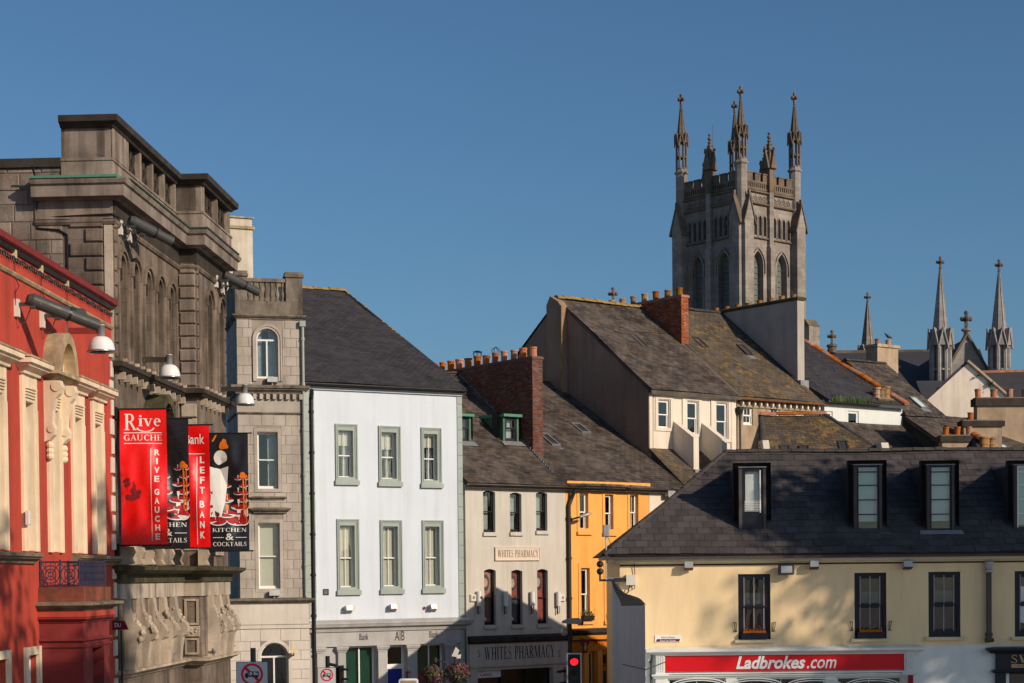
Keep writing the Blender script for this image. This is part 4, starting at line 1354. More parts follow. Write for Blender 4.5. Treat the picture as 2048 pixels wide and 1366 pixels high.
def strip(n=12, wv=0.0):
    vs = [Vector((i/n, 0, 0)) for i in range(n+1)]+[Vector((i/n, 1, 0)) for i in range(n+1)]
    return vs, [(i, i+1, n+2+i, n+1+i) for i in range(n)]
def vstrip(n=40):
    vs = [Vector((0, i/n, 0)) for i in range(n+1)]+[Vector((1, i/n, 0)) for i in range(n+1)]
    return vs, [(i, n+1+i, n+2+i, i+1) for i in range(n)]
def poly2(pts):
    return [Vector((a, b, 0)) for a, b in pts], [tuple(range(len(pts)))]
def paint_rive(cl, pr):
    w_ = M['ban_white']
    pr(serif_mesh('R'), 0.10, 0.38, 0.845, 0.965, w_, 'lettering')
    pr(serif_mesh('ive'), 0.40, 0.88, 0.872, 0.955, w_, 'lettering')
    pr(disc(20, 180, 360, 0.8), 0.36, 0.74, 0.832, 0.862, w_, 'swash')
    pr(strip(), 0.09, 0.89, 0.822, 0.828, w_, 'rule')
    pr(serif_mesh('GAUCHE'), 0.09, 0.89, 0.768, 0.812, w_, 'lettering')
    pr(strip(), 0.09, 0.89, 0.745, 0.750, w_, 'rule')
    pr(vstrip(), 0.655, 0.668, 0.03, 0.71, w_, 'rule')
    zt = 0.705
    for ch in 'RIVE GAUCHE':
        if ch != ' ':
            k = 0.105 if ch != 'I' else 0.035
            pr(text_mesh(ch, 0.03), 0.785-k/2, 0.785+k/2, zt-0.045, zt, w_, 'lettering')
        zt -= 0.0655 if ch != ' ' else 0.03
    for x, z, r_ in ((0.10, 0.47, .04), (0.16, 0.48, .05), (0.13, 0.44, .045), (0.18, 0.45, .04), (0.30, 0.44, .03), (0.28, 0.40, .07), (0.16, 0.355, .06), (0.24, 0.345, .06), (0.36, 0.36, .06), (0.40, 0.39, .05), (0.30, 0.36, .08)):
        pr(disc(12), x-r_, x+r_, z-r_*0.34, z+r_*0.34, M['ban_grey'], 'printed_smudge')
    pr(poly2([(0, 0), (1, 0), (1, .6), (.65, .75), (.65, 1), (.35, 1), (.35, .75), (0, .6)]), 0.25, 0.33, 0.355, 0.47, M['ban_grey'], 'printed_bottle')
def paint_left(cl, pr):
    w_ = M['ban_white']
    pr(text_mesh('Left', 0.004), 0.08, 0.5, 0.885, 0.94, w_, 'lettering')
    pr(text_mesh('Bank', 0.008), 0.42, 0.88, 0.845, 0.925, w_, 'lettering')
    pr(strip(), 0.1, 0.88, 0.763, 0.768, w_, 'rule')
    pr(vstrip(), 0.685, 0.698, 0.03, 0.74, w_, 'rule')
    zt = 0.745
    for ch in 'LEFT BANK':
        if ch != ' ':
            pr(text_mesh(ch, 0.03), 0.76, 0.87, zt-0.056, zt, w_, 'lettering')
        zt -= 0.083 if ch != ' ' else 0.03
    for x, z, r_ in ((0.34, 0.42, .05), (0.30, 0.36, .07), (0.38, 0.38, .06), (0.3, 0.45, .04)):
        pr(disc(12), x-r_, x+r_, z-r_*0.34, z+r_*0.34, M['ban_grey'], 'printed_smudge')
def paint_waiter(cl, pr):
    w_ = M['ban_white']
    # rows of red tables shrinking upwards, with glasses
    for k in range(7):
        z = 0.255+0.060*k
        s = 0.28*(0.82**k)
        for x in ((0.16, 0.74, 1.0) if k % 2 == 0 else (0.45, 0.88)):
            x0, x1 = max(0.01, x-s), min(0.99, x+s)
            if x1-x0 < 0.06: continue
            pr(disc(24), x0-0.008, min(0.995, x1+0.008), z-s*0.13-0.004, z+s*0.13, w_, 'printed_table_edge', 0.011)
            pr(disc(24), x0, x1, z-s*0.11, z+s*0.13, M['ban_dred'], 'printed_table', 0.014)
            gx = min(0.93, max(0.06, x))
            pr(disc(14, 180, 360, 0.0), gx-s*0.17, gx+s*0.17, z+s*0.12, z+s*0.34, M['ban_orange'] if k % 2 else w_, 'printed_glass', 0.017)
            pr(vstrip(2), gx-0.008, gx+0.008, z+s*0.02, z+s*0.14, w_, 'printed_glass_stem', 0.017)
    # tall white apron shape, round white shirt front, orange flowers
    pr(poly2([(0.0, 0), (0.62, 0.0), (0.80, 0.3), (0.90, 0.62), (1, 1), (0.55, 0.95), (0, 1)]), 0.01, 0.50, 0.29, 0.72, w_, 'printed_apron', 0.020)
    pr(poly2([(0, 0.2), (0.5, 0), (1, 0.2), (0.9, 1), (0.5, 0.5), (0.1, 1)]), 0.08, 0.50, 0.71, 0.765, M['fabric_blk'], 'printed_bow', 0.024)
    pr(disc(22), 0.13, 0.47, 0.73, 0.855, w_, 'printed_shirt', 0.022)
    for x, z, r_ in ((0.38, 0.90, .10), (0.33, 0.885, .06), (0.46, 0.885, .05), (0.40, 0.93, .06), (0.86, 0.645, .07), (0.93, 0.63, .05), (0.82, 0.63, .04)):
        pr(disc(12), x-r_, min(0.99, x+r_), z-r_*0.36, z+r_*0.36, M['ban_orange'], 'printed_flower', 0.026)
    pr(poly2([(0, 0), (0.4, 0), (1, 1), (0.7, 1)]), 0.08, 0.22, 0.93, 0.985, M['ban_orange'], 'printed_straw', 0.026)
    pr(vstrip(), 0.855, 0.885, 0.30, 0.62, M['ban_orange'], 'printed_stem', 0.024)
    pr(vstrip(), 0.925, 0.945, 0.24, 0.60, M['ban_orange'], 'printed_stem', 0.024)
    for x, z in ((0.10, 0.315), (0.16, 0.32), (0.22, 0.31)):
        pr(disc(10), x-0.05, x+0.05, z-0.02, z+0.02, M['ban_grey'], 'printed_shoe', 0.026)
    pr(serif_mesh('KITCHEN'), 0.08, 0.93, 0.163, 0.197, w_, 'lettering')
    pr(text_mesh('&', 0.01), 0.41, 0.61, 0.093, 0.150, w_, 'lettering')
    pr(strip(), 0.09, 0.36, 0.113, 0.118, w_, 'rule')
    pr(strip(), 0.66, 0.93, 0.113, 0.118, w_, 'rule')
    pr(serif_mesh('COCKTAILS'), 0.09, 0.93, 0.042, 0.078, w_, 'lettering')
BZ0, BZ1, BW = 6.98, 10.98, 1.36
banner('red hanging banner lettered Rive Gauche beside the red building corner', S, -0.05, 0, BZ1, BZ0, BW, M['fabric_red'], 0.4, paint_rive, grp='banners hung across the street front')
banner('black banner with red tables, half hidden behind the Rive Gauche banner', S, 2.75, 0, BZ1-0.04, BZ0-0.04, BW, M['fabric_blk'], 2.2, paint_waiter, grp='banners hung across the street front')
banner('red hanging banner lettered Left Bank between the two black ones', S, 5.62, 0, BZ1, BZ0, BW, M['fabric_red'], 0.9, paint_left, grp='banners hung across the street front')
banner('black banner lettered Kitchen and Cocktails with a white apron, beside the grey building', S, 8.95, -PJ, BZ1-0.02, BZ0-0.06, BW, M['fabric_blk'], 3.0, paint_waiter, grp='banners hung across the street front')

# maroon sign on a bracket low at the corner
t = thing('bracket_sign', 'small maroon tapered sign on a black post at the red building corner', 'sign', S.w(-0.6, -0.02, 0), S.phi-rad(90))
MB().cyl((0.2, 0, 0), (0.2, 0, 4.5), 0.03, 0.03, 8).build('post', M['black'], t)
MB().prism([(-0.15, 4.52), (0.42, 4.52), (0.30, 4.78), (-0.15, 4.80)], 'y', -0.03, 0.03).build('panel', M['maroon'], t)
letters(t, 'DU', 0.02, 0.20, 4.60, 4.72, -0.035, M['sign_white'])
# ------------------------------------------------------------------ narrow grey ashlar building
E = Fr(at(476, 900, 69.5)[:2], rad(14))
EW = 2.52
grey = fthing('grey_ashlar_building', 'narrow grey limestone building with a balustraded parapet and arched top window', 'building', E)
def er(*a): return E.rect(*a)
a1 = (*er(513, 660, 556, 757), 'arch')
a1 = (a1[0], a1[1], a1[2], a1[3]+0.05, 'arch')
a2 = er(515, 865, 556, 978)
a3 = er(517, 1047, 560, 1178)
a4 = (*er(521, 1285, 577, 1420), 'arch')
mb = MB()
wall(mb, 0, EW, 5.1, 16.16, [a1, a2, a3], 0.24)
shell(mb, 0, EW, 0, 4.2, 5.1, 16.16)
mb.quad((0, 0, 16.16), (EW, 0, 16.16), (EW, 4.2, 16.16), (0, 4.2, 16.16))
GL0, GL1 = -0.42, 2.66
wall(mb, GL0, GL1, 0, 5.1, [a4], 0.30, -0.08)
shell(mb, GL0, GL1, -0.08, 4.2, 0, 5.1)
mb.build('wall', M['joint'], grey)
def grow(h, t, tb=0): return (h[0]-t, h[1]+t, h[2]-tb, h[3]+t)
# ashlar blocks, each its own part
ashlar(grey, 0, EW, 13.45, 15.95, 0.46, 0.36, 0, M['ashlar'], 0.014, [grow(a1, 0.17, 0.6)], gap=0.012)
ashlar(grey, 0.02, 3.9, 13.45, 15.95, 0.50, 0.36, 0, M['ashlar'], 0.010, gap=0.012, axis='x')
ashlar(grey, 0, EW, 5.2, 12.32, 0.46, 0.37, 0, M['ashlar'], 0.014, [grow(a2, 0.13, 0.0), grow(a3, 0.13, 0.0)], gap=0.012)
ashlar(grey, 0.02, 3.9, 5.2, 12.32, 0.50, 0.37, 0, M['ashlar'], 0.010, gap=0.012, axis='x')
ashlar(grey, GL0, GL1, 0.2, 4.0, 0.78, 0.37, -0.08, M['ashlar_p'], 0.012, [grow(a4, 0.0, 0)], gap=0.014)
bx(GL0+0.02, GL1-0.02, -0.12, -0.07, 4.18, 4.96).build('frieze_panel', M['ashlar_p'], grey)
MB().sweep(SLAB(0.05, 4.02, 4.16), [(GL0, 1), (GL0, -0.08), (GL1, -0.08), (GL1, 1)]).build('string_course', M['ashlar_p'], grey)
MB().sweep(CORN(0.22, 4.97, 5.18), [(GL0, 1), (GL0, -0.08), (GL1, -0.08), (GL1, 1)]).build('ground_floor_cornice', M['ashlar_d'], grey)
# windows
w = window(grey, *a1[:4], 0.14, arch='arch', bt=1, curtain=[(0.0, 0.3), (0.6, 1.0)])
s_ = ring(MB(), a1[0], a1[1], a1[2]-0.1, a1[3], 'arch', -0.05, 0.02, 0.15)
ring(s_, a1[0]-0.09, a1[1]+0.09, a1[2]-0.1, a1[3]+0.09, 'arch', -0.08, -0.045, 0.06)
sub(w, 'arched_surround', s_, M['ashlar'])
w = window(grey, *a2, 0.14, rail=0.52, curtain=[(0.55, 1.0)])
sub(w, 'surround', frame4(MB(), a2[0]-0.13, a2[1]+0.13, a2[2]-0.12, a2[3]+0.16, -0.03, 0.02, 0.13), M['ashlar'])
sub(w, 'sill', MB().sweep(CORN(0.12, a2[2]-0.42, a2[2]-0.30), [(a2[0]-0.2, 0), (a2[0]-0.2, -0.03), (a2[1]+0.2, -0.03), (a2[1]+0.2, 0)]), M['ashlar_d'])
w = window(grey, *a3, 0.14, blind=(1.0, M['blind']))
sub(w, 'surround', frame4(MB(), a3[0]-0.13, a3[1]+0.13, a3[2]-0.12, a3[3]+0.16, -0.03, 0.02, 0.13), M['ashlar'])
sub(w, 'hood', MB().sweep(CORN(0.2, a3[3]+0.40, a3[3]+0.60), [(a3[0]-0.12, 0), (a3[0]-0.12, -0.06), (a3[1]+0.22, -0.06), (a3[1]+0.22, 0)]), M['ashlar_d'])
w = window(grey, *a4[:4], 0.12, arch='arch', bt=1)
sub(w, 'arch_lining', ring(MB(), a4[0], a4[1], a4[2], a4[3], 'arch', -0.105, -0.05, 0.12), M['ashlar_p'])
# cornices
pe = [(0, 3.9), (0, 0), (EW, 0), (EW, 2)]
MB().sweep(CORN(0.26, 13.08, 13.42), pe).build('dentil_cornice', M['ashlar_d'], grey)
for i in range(10):
    u_ = 0.08+i*0.255
    bx(u_, u_+0.13, -0.14, 0, 12.88, 13.08).build('dentil', M['ashlar'], grey)
MB().sweep(SLAB(0.02, 12.33, 12.88), pe).build('frieze', M['ashlar'], grey)
MB().sweep(CORN(0.07, 12.28, 12.38), pe).build('string_course', M['ashlar_d'], grey)
MB().sweep(CORN(0.16, 15.95, 16.14), pe).build('parapet_cornice', M['ashlar_d'], grey)
# balustrade
MB().sweep([(-0.25, 16.14), (0.04, 16.14), (0.04, 16.66), (-0.25, 16.66)], pe).build('parapet_base', M['ashlar_d'], grey)
for a, b in ((-0.04, 0.42), (1.92, EW+0.04)):
    bx(a, b, -0.05, 0.50, 16.66, 17.60).build('parapet_pier', M['ashlar_d'], grey)
    bx(a-0.05, b+0.05, -0.11, 0.56, 17.60, 17.70).build('pier_cap', M['ashlar_d'], grey)
    bx(a-0.02, b+0.02, -0.08, 0.53, 17.70, 17.80).build('pier_cap', M['ashlar_d'], grey)
bx(0.42, 1.92, -0.01, 0.24, 17.40, 17.54).build('parapet_rail', M['ashlar_d'], grey)
bp_ = [(0.075, 0), (0.085, 0.05), (0.045, 0.09), (0.08, 0.2), (0.085, 0.27), (0.045, 0.45), (0.04, 0.55), (0.075, 0.6), (0.05, 0.64), (0.08, 0.7), (0.08, 0.74)]
first = None
for i in range(7):
    if first is None:
        first = MB().lathe(bp_, (0, 0, 0), 12).build('baluster', M['ashlar_d'], grey, True)
        o = first
    else:
        o = first.copy()
        C.objects.link(o)
    o.location = (0.52+i*0.216, 0.11, 16.66)
bx(0.0, 0.2, 0.5, 4.0, 16.6, 17.6).build('parapet_side', M['ashlar_d'], grey)
bx(0.1, 1.9, 2.6, 2.9, 16.1, 17.78).build('rear_parapet', M['ashlar_d'], grey)
# pipes
pipe(grey, [(EW+0.02, -0.10, 15.75), (EW+0.02, -0.10, 5.25)], 0.055, M['pipe_g'], 'downpipe')
bx(EW-0.1, EW+0.13, -0.18, -0.01, 15.7, 15.92).build('rainwater_head', M['pipe_g'], grey)
pipe(grey, [(EW+0.42, 0.45, 13.3), (EW+0.32, -0.02, 12.9), (EW+0.32, -0.02, 0.2)], 0.085, M['black'], 'downpipe')
for px, py, nm in ((545, 760, 'below the arched top window'), (549, 1187, 'below the blinded first-floor window')):
    u_, z_ = E.p(px, py, -0.2)
    t = thing('floodlight', 'small grey floodlight on the grey ashlar ledge '+nm, 'floodlight', E.w(u_, -0.15, z_-0.12), E.phi)
    MB().prism([(-0.12, 0.04), (0.12, 0.0), (0.12, 0.2), (-0.06, 0.24)], 'x', -0.2, 0.2).build('lamp_body', M['grey_l'], t)
    bx(-0.03, 0.03, -0.02, 0.1, -0.06, 0.05).build('bracket', M['grey_l'], t)
u_, z_ = E.p(585, 1306, -0.4)
t = thing('security_camera', 'white wall camera with a yellow stripe beside the arched ground-floor window', 'camera', E.w(u_, -0.10, z_), E.phi)
bx(-0.16, 0.2, -0.38, -0.22, 0.0, 0.12).build('camera_body', M['plastic'], t)
bx(-0.03, 0.12, -0.385, -0.21, 0.02, 0.125).build('stripe', M['petal_y'], t)
MB().tube([(0.05, 0.0, -0.1), (0.05, -0.3, -0.1), (0.05, -0.3, 0.02)], 0.025, 6).build('bracket', M['black'], t)

# chimney of the house behind
cp = at(479, 520, 82)
t = thing('rendered_chimney', 'off-white rendered chimney stack rising behind the grey balustrade', 'chimney', (cp.x, cp.y, 12), rad(24))
ztop = at(479, 437, 82).z-12
bx(-0.72, 0.50, -0.45, 0.55, 0, ztop-0.55).build('stack', M['chim'], t)
MB().sweep(SLAB(0.08, ztop-0.55, ztop-0.42), [(-0.72, -0.45), (0.50, -0.45), (0.50, 0.55), (-0.72, 0.55)], True).build('band', M['capst'], t)
bx(-0.70, 0.48, -0.43, 0.53, ztop-0.42, ztop-0.06).build('neck', M['chim'], t)
bx(-0.78, 0.56, -0.51, 0.61, ztop-0.06, ztop).build('cap', M['capst'], t)
bx(-3.0, 2.2, -0.3, 4, -12, 2.6).build('house_wall', M['chim'], t)

# ------------------------------------------------------------------ white bank house
W = Fr.two((608, 900), 72, (923, 900), 75.5)
WW = 7.12
white = fthing('white_bank_house', 'white three-bay house with sage green window surrounds and grey granite bank front', 'building', W)
wins = []
for x0, y0, x1, y1 in ((670.5, 848, 714.5, 970), (757, 852, 801, 973), (842, 855.5, 882.5, 976), (674, 1038, 718, 1190), (760.5, 1040, 804, 1188), (844.5, 1040.5, 887, 1186.5)):
    wins.append(W.rect(x0, y0, x1, y1))
op = [(a+0.13, b-0.19, c+0.19, d-0.26) for a, b, c, d in wins]
mb = MB()
wall(mb, 0, WW, 4.25, 13.72, op, 0.22)
shell(mb, 0, WW, 0, 20, 0, 13.72)
mb.add([(WW, 0, 13.72), (WW, 11.9, 19.4), (WW, 20, 13.72)], [(0, 1, 2)])
mb.add([(0, 0, 13.72), (0, 11.9, 19.4), (0, 20, 13.72)], [(0, 1, 2)])
mb.build('wall', M['white'], white)
for i, ((a, b, c, d), (A, B, c2, d2)) in enumerate(zip(op, wins)):
    w = window(white, a, b, c, d, 0.15, fw=0.06, bt=1, bb=1, rail=0.5,
               blind=((0.30, 0.34, 0.27, 1.0, 0.93, 1.0)[i], M['blind']), curtain=[(0.5, 0.9)] if i < 3 else None, bot=0.14)
    s_ = MB()
    frame4(s_, A, B, c2+0.19, d2, -0.035, 0.02, 0.13)
    frame4(s_, A-0.0, B, c2+0.19, d2, -0.07, -0.034, 0.05)
    frame4(s_, A+0.075, B-0.075, c2+0.19, d2-0.075, -0.055, -0.034, 0.03)
    s_.box(b, B-0.13, -0.03, 0.02, c, d2-0.13)
    s_.box(A+0.13, b, -0.03, 0.02, d, d2-0.13)
    for x in (a, b):
        s_.box(x-0.004, x+0.004, -0.03, 0.216, c, d)
    s_.box(a, b, -0.03, 0.216, d-0.004, d+0.004)
    sub(w, 'surround', s_, M['sage'])
    sub(w, 'sill', bx(A-0.04, B+0.05, -0.12, 0.2, c2, c2+0.188), M['sage'])
quoins(white, [(0.0, 0.46), (0.0, 0.45)], 4.3, 13.6, 0.535, 0, M['sage'], 0.03)
quoins(white, [(WW-0.22, WW+0.03)], 0.3, 13.6, 0.535, 0, M['sage'], 0.03)
# roof
roof_plane(white, (-0.1, -0.22, 13.74), (WW+0.12, -0.22, 13.74), (WW+0.12, 11.9, 19.52), (-0.1, 11.9, 19.52), M['slate'], (0.30, 0.19))
bkr = MB().quad((-0.1, 11.9, 19.52), (WW+0.12, 11.9, 19.52), (WW+0.12, 20.2, 13.7), (-0.1, 20.2, 13.7))
bkr.build('rear_roof', M['slate'], white)
ridge_tiles(white, (0, 11.9, 19.55), (WW+0.1, 11.9, 19.55), M['ridge_l'], 0.13, 0.4)
MB().tube([(WW+0.1, 11.85, 19.55), (WW+0.1, -0.2, 13.78)], 0.05, 5).build('verge', M['ridge_d'], white)
vl = MB()
for k in range(26):
    f_ = random.random()**1.6
    vl.ball((WW+0.1+random.uniform(-.05, .05), 11.8-12*f_*0.5, 19.57-5.78*f_*0.5), random.uniform(0.03, 0.09), 6, 0.5)
stuff(vl.build('verge_lichen', pbr('yellow_lichen', (0.42, 0.22, 0.03), 0.95, 0.3, 5, bump=0.3), white))
gutter(white, (-0.05, -0.28, 13.70), (WW+0.1, -0.28, 13.70), M['black'], 0.07)
MB().sweep(SLAB(0.10, 13.50, 13.62), [(0, 0), (WW, 0)]).build('eaves_board', M['white'], white)
# shopfront
zc = W.z(780, 1241, -0.3)
shop0, shop1 = 0.18, WW-0.08
MB().sweep([(-0.02, zc-0.42), (0.10, zc-0.42), (0.14, zc-0.30), (0.30, zc-0.22), (0.34, zc-0.12), (0.36, zc-0.10), (0.36, zc-0.02), (-0.02, zc+0.06)], [(shop0, 0), (shop0, -0.06), (shop1, -0.06), (shop1, 0)]).build('shop_cornice', M['shopgrey'], white)
fz0, fz1 = W.z(780, 1290, -0.08), zc-0.42
bx(shop0+0.05, shop1-0.05, -0.10, 0.02, fz0, fz1).build('fascia', M['shopgrey'], white)
for s2, x0, y0, x1, y1 in (('Bank', 719, 1267, 737, 1280), ('AIB', 790, 1262, 809, 1281), ('Bank', 859, 1262, 877, 1275)):
    a, b, c, d = W.rect(x0, y0, x1, y1, -0.11)
    letters(white, s2, a, b, c, d, -0.112, M['ink'], name='fascia_lettering')
def ux(px, y=0.0): return W.u(px, 1320, y)
shopholes = [(ux(692), ux(752), 0.5, fz0), (ux(774), ux(812), 0.1, fz0), (ux(835), ux(888), 0.5, fz0)]
mb = MB()
wall(mb, 0, WW, 0, 4.25, shopholes, 0.30, 0.01)
mb.build('shop_wall', M['shopgrey'], white)
for px0, px1 in ((634, 646), (676, 691), (756, 773), (815, 834), (890, 906)):
    a, b = ux(px0, -0.1), ux(px1, -0.1)
    bx(a, b, -0.14, 0.01, 0.1, fz0-0.20).build('pilaster', M['shopgrey'], white)
    MB().sweep(CORN(0.10, fz0-0.24, fz0-0.002), [(a, 0), (a, -0.14), (b, -0.14), (b, 0)]).build('capital', M['shopgrey'], white)
for k, (a, b, c, d) in enumerate(shopholes):
    if k != 1:
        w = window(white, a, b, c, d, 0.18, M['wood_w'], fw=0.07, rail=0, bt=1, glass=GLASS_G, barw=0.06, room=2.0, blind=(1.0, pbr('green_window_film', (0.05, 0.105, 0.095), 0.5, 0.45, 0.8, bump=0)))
    else:
        zd = W.z(793, 1333, 0.2)
        w = window(white, a, b, zd, d, 0.18, M['wood_w'], fw=0.09, rail=0, glass=GLASS)
        dr = bx(a+0.03, b-0.10, 0.20, 0.26, 0.1, zd).build('door', M['blue_d'], white)
        sub(dr, 'door_frame', frame4(MB(), a, b, 0.1, zd+0.01, 0.17, 0.215, 0.10), M['wood_w'])
        sub(dr, 'handle', MB().cyl((b-0.28, 0.16, 1.1), (b-0.28, 0.16, 1.5), 0.02, 0.02, 6), M['steel'])
a, b, c, d = W.rect(646, 1178, 657, 1190)
tag(thing('wall_vent', 'small black square vent low on the white house wall', 'vent', W.w(a, 0, c), W.phi), 'small black square vent low on the white house wall', 'vent')
t = bpy.data.objects['wall_vent']
frame4(MB(), 0, b-a, 0, d-c, -0.03, 0.02, 0.03).build('vent_frame', M['black'], t)
for k in range(4):
    bx(0.03, b-a-0.03, -0.02, 0.01, 0.03+k*0.05, 0.06+k*0.05).build('slat', M['black'], t)
for px, py, nm in ((700, 1219, 'over the lit end of the bank shopfront'), (789, 1216, 'over the AIB lettering'), (869, 1216, 'beside a small red alarm')):
    u_, z_ = W.p(px, py, -0.2)
    t = thing('floodlight', 'cream and grey floodlight on the white house '+nm, 'floodlight', W.w(u_, 0, z_), W.phi)
    MB().prism([(-0.34, -0.02), (-0.10, -0.08), (-0.06, 0.13), (-0.30, 0.16)], 'x', -0.20, 0.06).build('lamp_body', M['grey_l'], t)
    bx(0.06, 0.22, -0.24, -0.02, -0.06, 0.16).build('sensor_box', M['plastic'], t)
    MB().cyl((0, 0, 0.02), (0, -0.12, 0.02), 0.03, 0.03, 6).build('bracket', M['black'], t)
u_, z_ = W.p(848, 1216)
t = thing('alarm_bell', 'tiny dark red alarm dome on the white house wall', 'alarm', W.w(u_, 0, z_), W.phi)
MB().cyl((0, 0.0, 0), (0, -0.04, 0), 0.075, 0.075, 12).build('base', M['plastic'], t)
MB().cyl((0, -0.04, 0), (0, -0.10, 0), 0.065, 0.04, 12).build('dome', M['maroon'], t)
# ------------------------------------------------------------------ the curving terrace beyond: pharmacy, orange pub, tall gabled houses
T = Fr.two((928, 1000), 75.6, (1134, 1000), 79)
def roofhit(px, py, v0, z0, sl, fr=None):
    """point of the ray on a roof plane z = z0 + sl*(v - v0) of a frame"""
    fr = fr or T
    d = ray(px, py)
    dv = Vector((d.x, d.y)).dot(fr.V)
    ov = -fr.O.dot(fr.V)
    t_ = (z0+sl*(ov-v0)-H)/(d.z-sl*dv)
    P = d*t_
    q = Vector((P.x, P.y))-fr.O
    return q.dot(fr.U), q.dot(fr.V), H+P.z
def zroof(v, v0, z0, sl): return z0+sl*(v-v0)

UP = 5.50
UG, VG, UH, UI = 12.63, 2.5, 18.43, 24.43
pharm = fthing('pharmacy_building', 'beige rendered pharmacy house with narrow black sash windows and two copper dormers', 'building', T)
pw = [T.rect(*q) for q in ((966.4, 981, 990.5, 1064.5), (1020, 985, 1043, 1064), (1072, 984, 1094.5, 1061.5), (968.6, 1138, 992, 1250), (1023, 1139.5, 1045, 1249), (1074.6, 1138, 1096, 1247.5))]
mb = MB()
zf = T.z(1040, 1278, 0)
wall(mb, 0.06, UP, zf, 10.0, [(*q, 'seg') for q in pw], 0.26)
shell(mb, 0.06, UP, 0, 14.9, 0, 10.0)
mb.build('wall', M['beige'], pharm)
post = [M['skin_poster'], M['poster_red'], M['poster_red']]
for i, (a, b, c, d) in enumerate(pw):
    w = window(pharm, a, b, c, d, 0.16, M['black'], fw=0.055, rail=0.5 if i < 3 else 0.48, curtain=[(0.0, 0.8)] if i < 3 else None)
    sub(w, 'sill', bx(a-0.04, b+0.06, -0.09, 0.2, c-0.16, c-0.002), M['beige'])
    if i >= 3:
        zm = c+(d-c)*0.46
        bx(a+0.05, b-0.05, 0.27, 0.28, zm, d-0.05).build('poster', post[i-3], w)
        bx(a+0.05, b-0.05, 0.27, 0.28, c+0.05, zm).build('poster', M['poster_dark'] if i < 5 else M['poster_red'], w)
        if i > 2:
            um, zf_ = (a+b)/2-0.05, zm+(d-zm)*0.55
            for nm_, m_, rx_, rz_, dy_ in (('poster_hair', 'poster_dark', 0.20, 0.36, 0.262), ('poster_face', 'poster_face', 0.12, 0.20, 0.258)):
                MB().quad(*[(um+rx_*math.cos(j*0.524), dy_, zf_+rz_*math.sin(j*0.524)) for j in range(12)]).build(nm_, M[m_], w)
        for k in range(3):
            MB().cyl((a+0.12+k*0.07, 0.262, c+0.24+0.06*(k % 2)), (a+0.12+k*0.07, 0.268, c+0.24+0.06*(k % 2)), 0.05, 0.05, 8).build('poster_flower', M['sign_white'], w)
# wall sign
a, b, c, d = T.rect(990, 1094, 1080, 1121, -0.05)
sg = bx(a, b, -0.06, 0.0, c, d).build('wall_sign', M['beige_l'], pharm)
sub(sg, 'sign_frame', frame4(MB(), a, b, c, d, -0.085, -0.058, 0.035), M['beige_l'])
letters(sg, 'WHITES PHARMACY', a+0.13, b-0.10, c+0.14, d-0.12, -0.064, M['bronze'], True)
# shopfront
a0, a1_, zc0, zc1 = *[T.u(x, 1285, -0.25) for x in (940, 1146)], T.z(1040, 1285, -0.25), T.z(1040, 1272, -0.25)
MB().sweep([(-0.02, zc0), (0.16, zc0), (0.26, zc0+0.08), (0.28, zc1-0.04), (-0.02, zc1+0.06)], [(0.1, 0), (UP+0.1, 0)]).build('shop_cornice', M['soot_and_shade'], pharm)
ff = T.z(1040, 1331, -0.1)
bx(0.14, UP-0.02, -0.10, 0.0, ff, zc0-0.002).build('fascia', M['beige'], pharm)
a, b, c, d = T.rect(968.5, 1291.5, 1109.5, 1317.5, -0.11)
letters(pharm, 'WHITES PHARMACY', a, b, c, d, -0.105, M['ink'], True, name='fascia_lettering')
for x0, x1 in ((955, 960.5), (1116, 1120.5)):
    a, b, c, d = T.rect(x0, 1301, x1, 1314, -0.11)
    letters(pharm, '5', a, b, c, d, -0.105, M['ink'], True, name='fascia_lettering')
so = (T.u(955, 1345), T.u(1106, 1345), 0.4, T.z(1030, 1338))
mb = MB()
wall(mb, 0.06, UP, 0, zf, [so], 0.4, -0.02)
mb.build('shop_wall', M['beige'], pharm)
window(pharm, *so, 0.25, M['black'], rail=0, bt=2, barw=0.10, room=2.5, name='shop_window')
a, b, c, d = T.rect(953, 1341, 1001, 1355, 0.1)
cs = bx(a, b, 0.08, 0.12, c, d).build('window_sign', M['sign_white'], pharm)
letters(cs, 'Canon', a+0.18, a+0.78, c+0.06, d-0.06, 0.076, pbr('canon_red', (0.5, 0.02, 0.03), 0.5, bump=0), True if False else False, bold=0.015)
# roof
SLP = 0.715
ZP = 10.02
pr0 = roof_plane(pharm, (0.0, -0.25, ZP-0.18), (UP, -0.25, ZP-0.18), (UP, 7.6, zroof(7.6, 0, ZP, SLP)), (0.0, 7.6, zroof(7.6, 0, ZP, SLP)), M['slate_b'], (0.30, 0.2))
MB().quad((0, 7.6, 15.44), (UP, 7.6, 15.44), (UP, 14.9, 10.1), (0, 14.9, 10.1)).build('rear_roof', M['slate_b'], pharm)
ridge_tiles(pharm, (0, 7.6, 15.47), (UP, 7.6, 15.47), M['ridge_d'])
gutter(pharm, (0.0, -0.30, ZP-0.22), (UP+0.1, -0.30, ZP-0.22), M['black'], 0.07)
bx(0.06, UP, -0.14, 0.0, 9.72, 9.83).build('eaves_board', M['gwhite'], pharm)
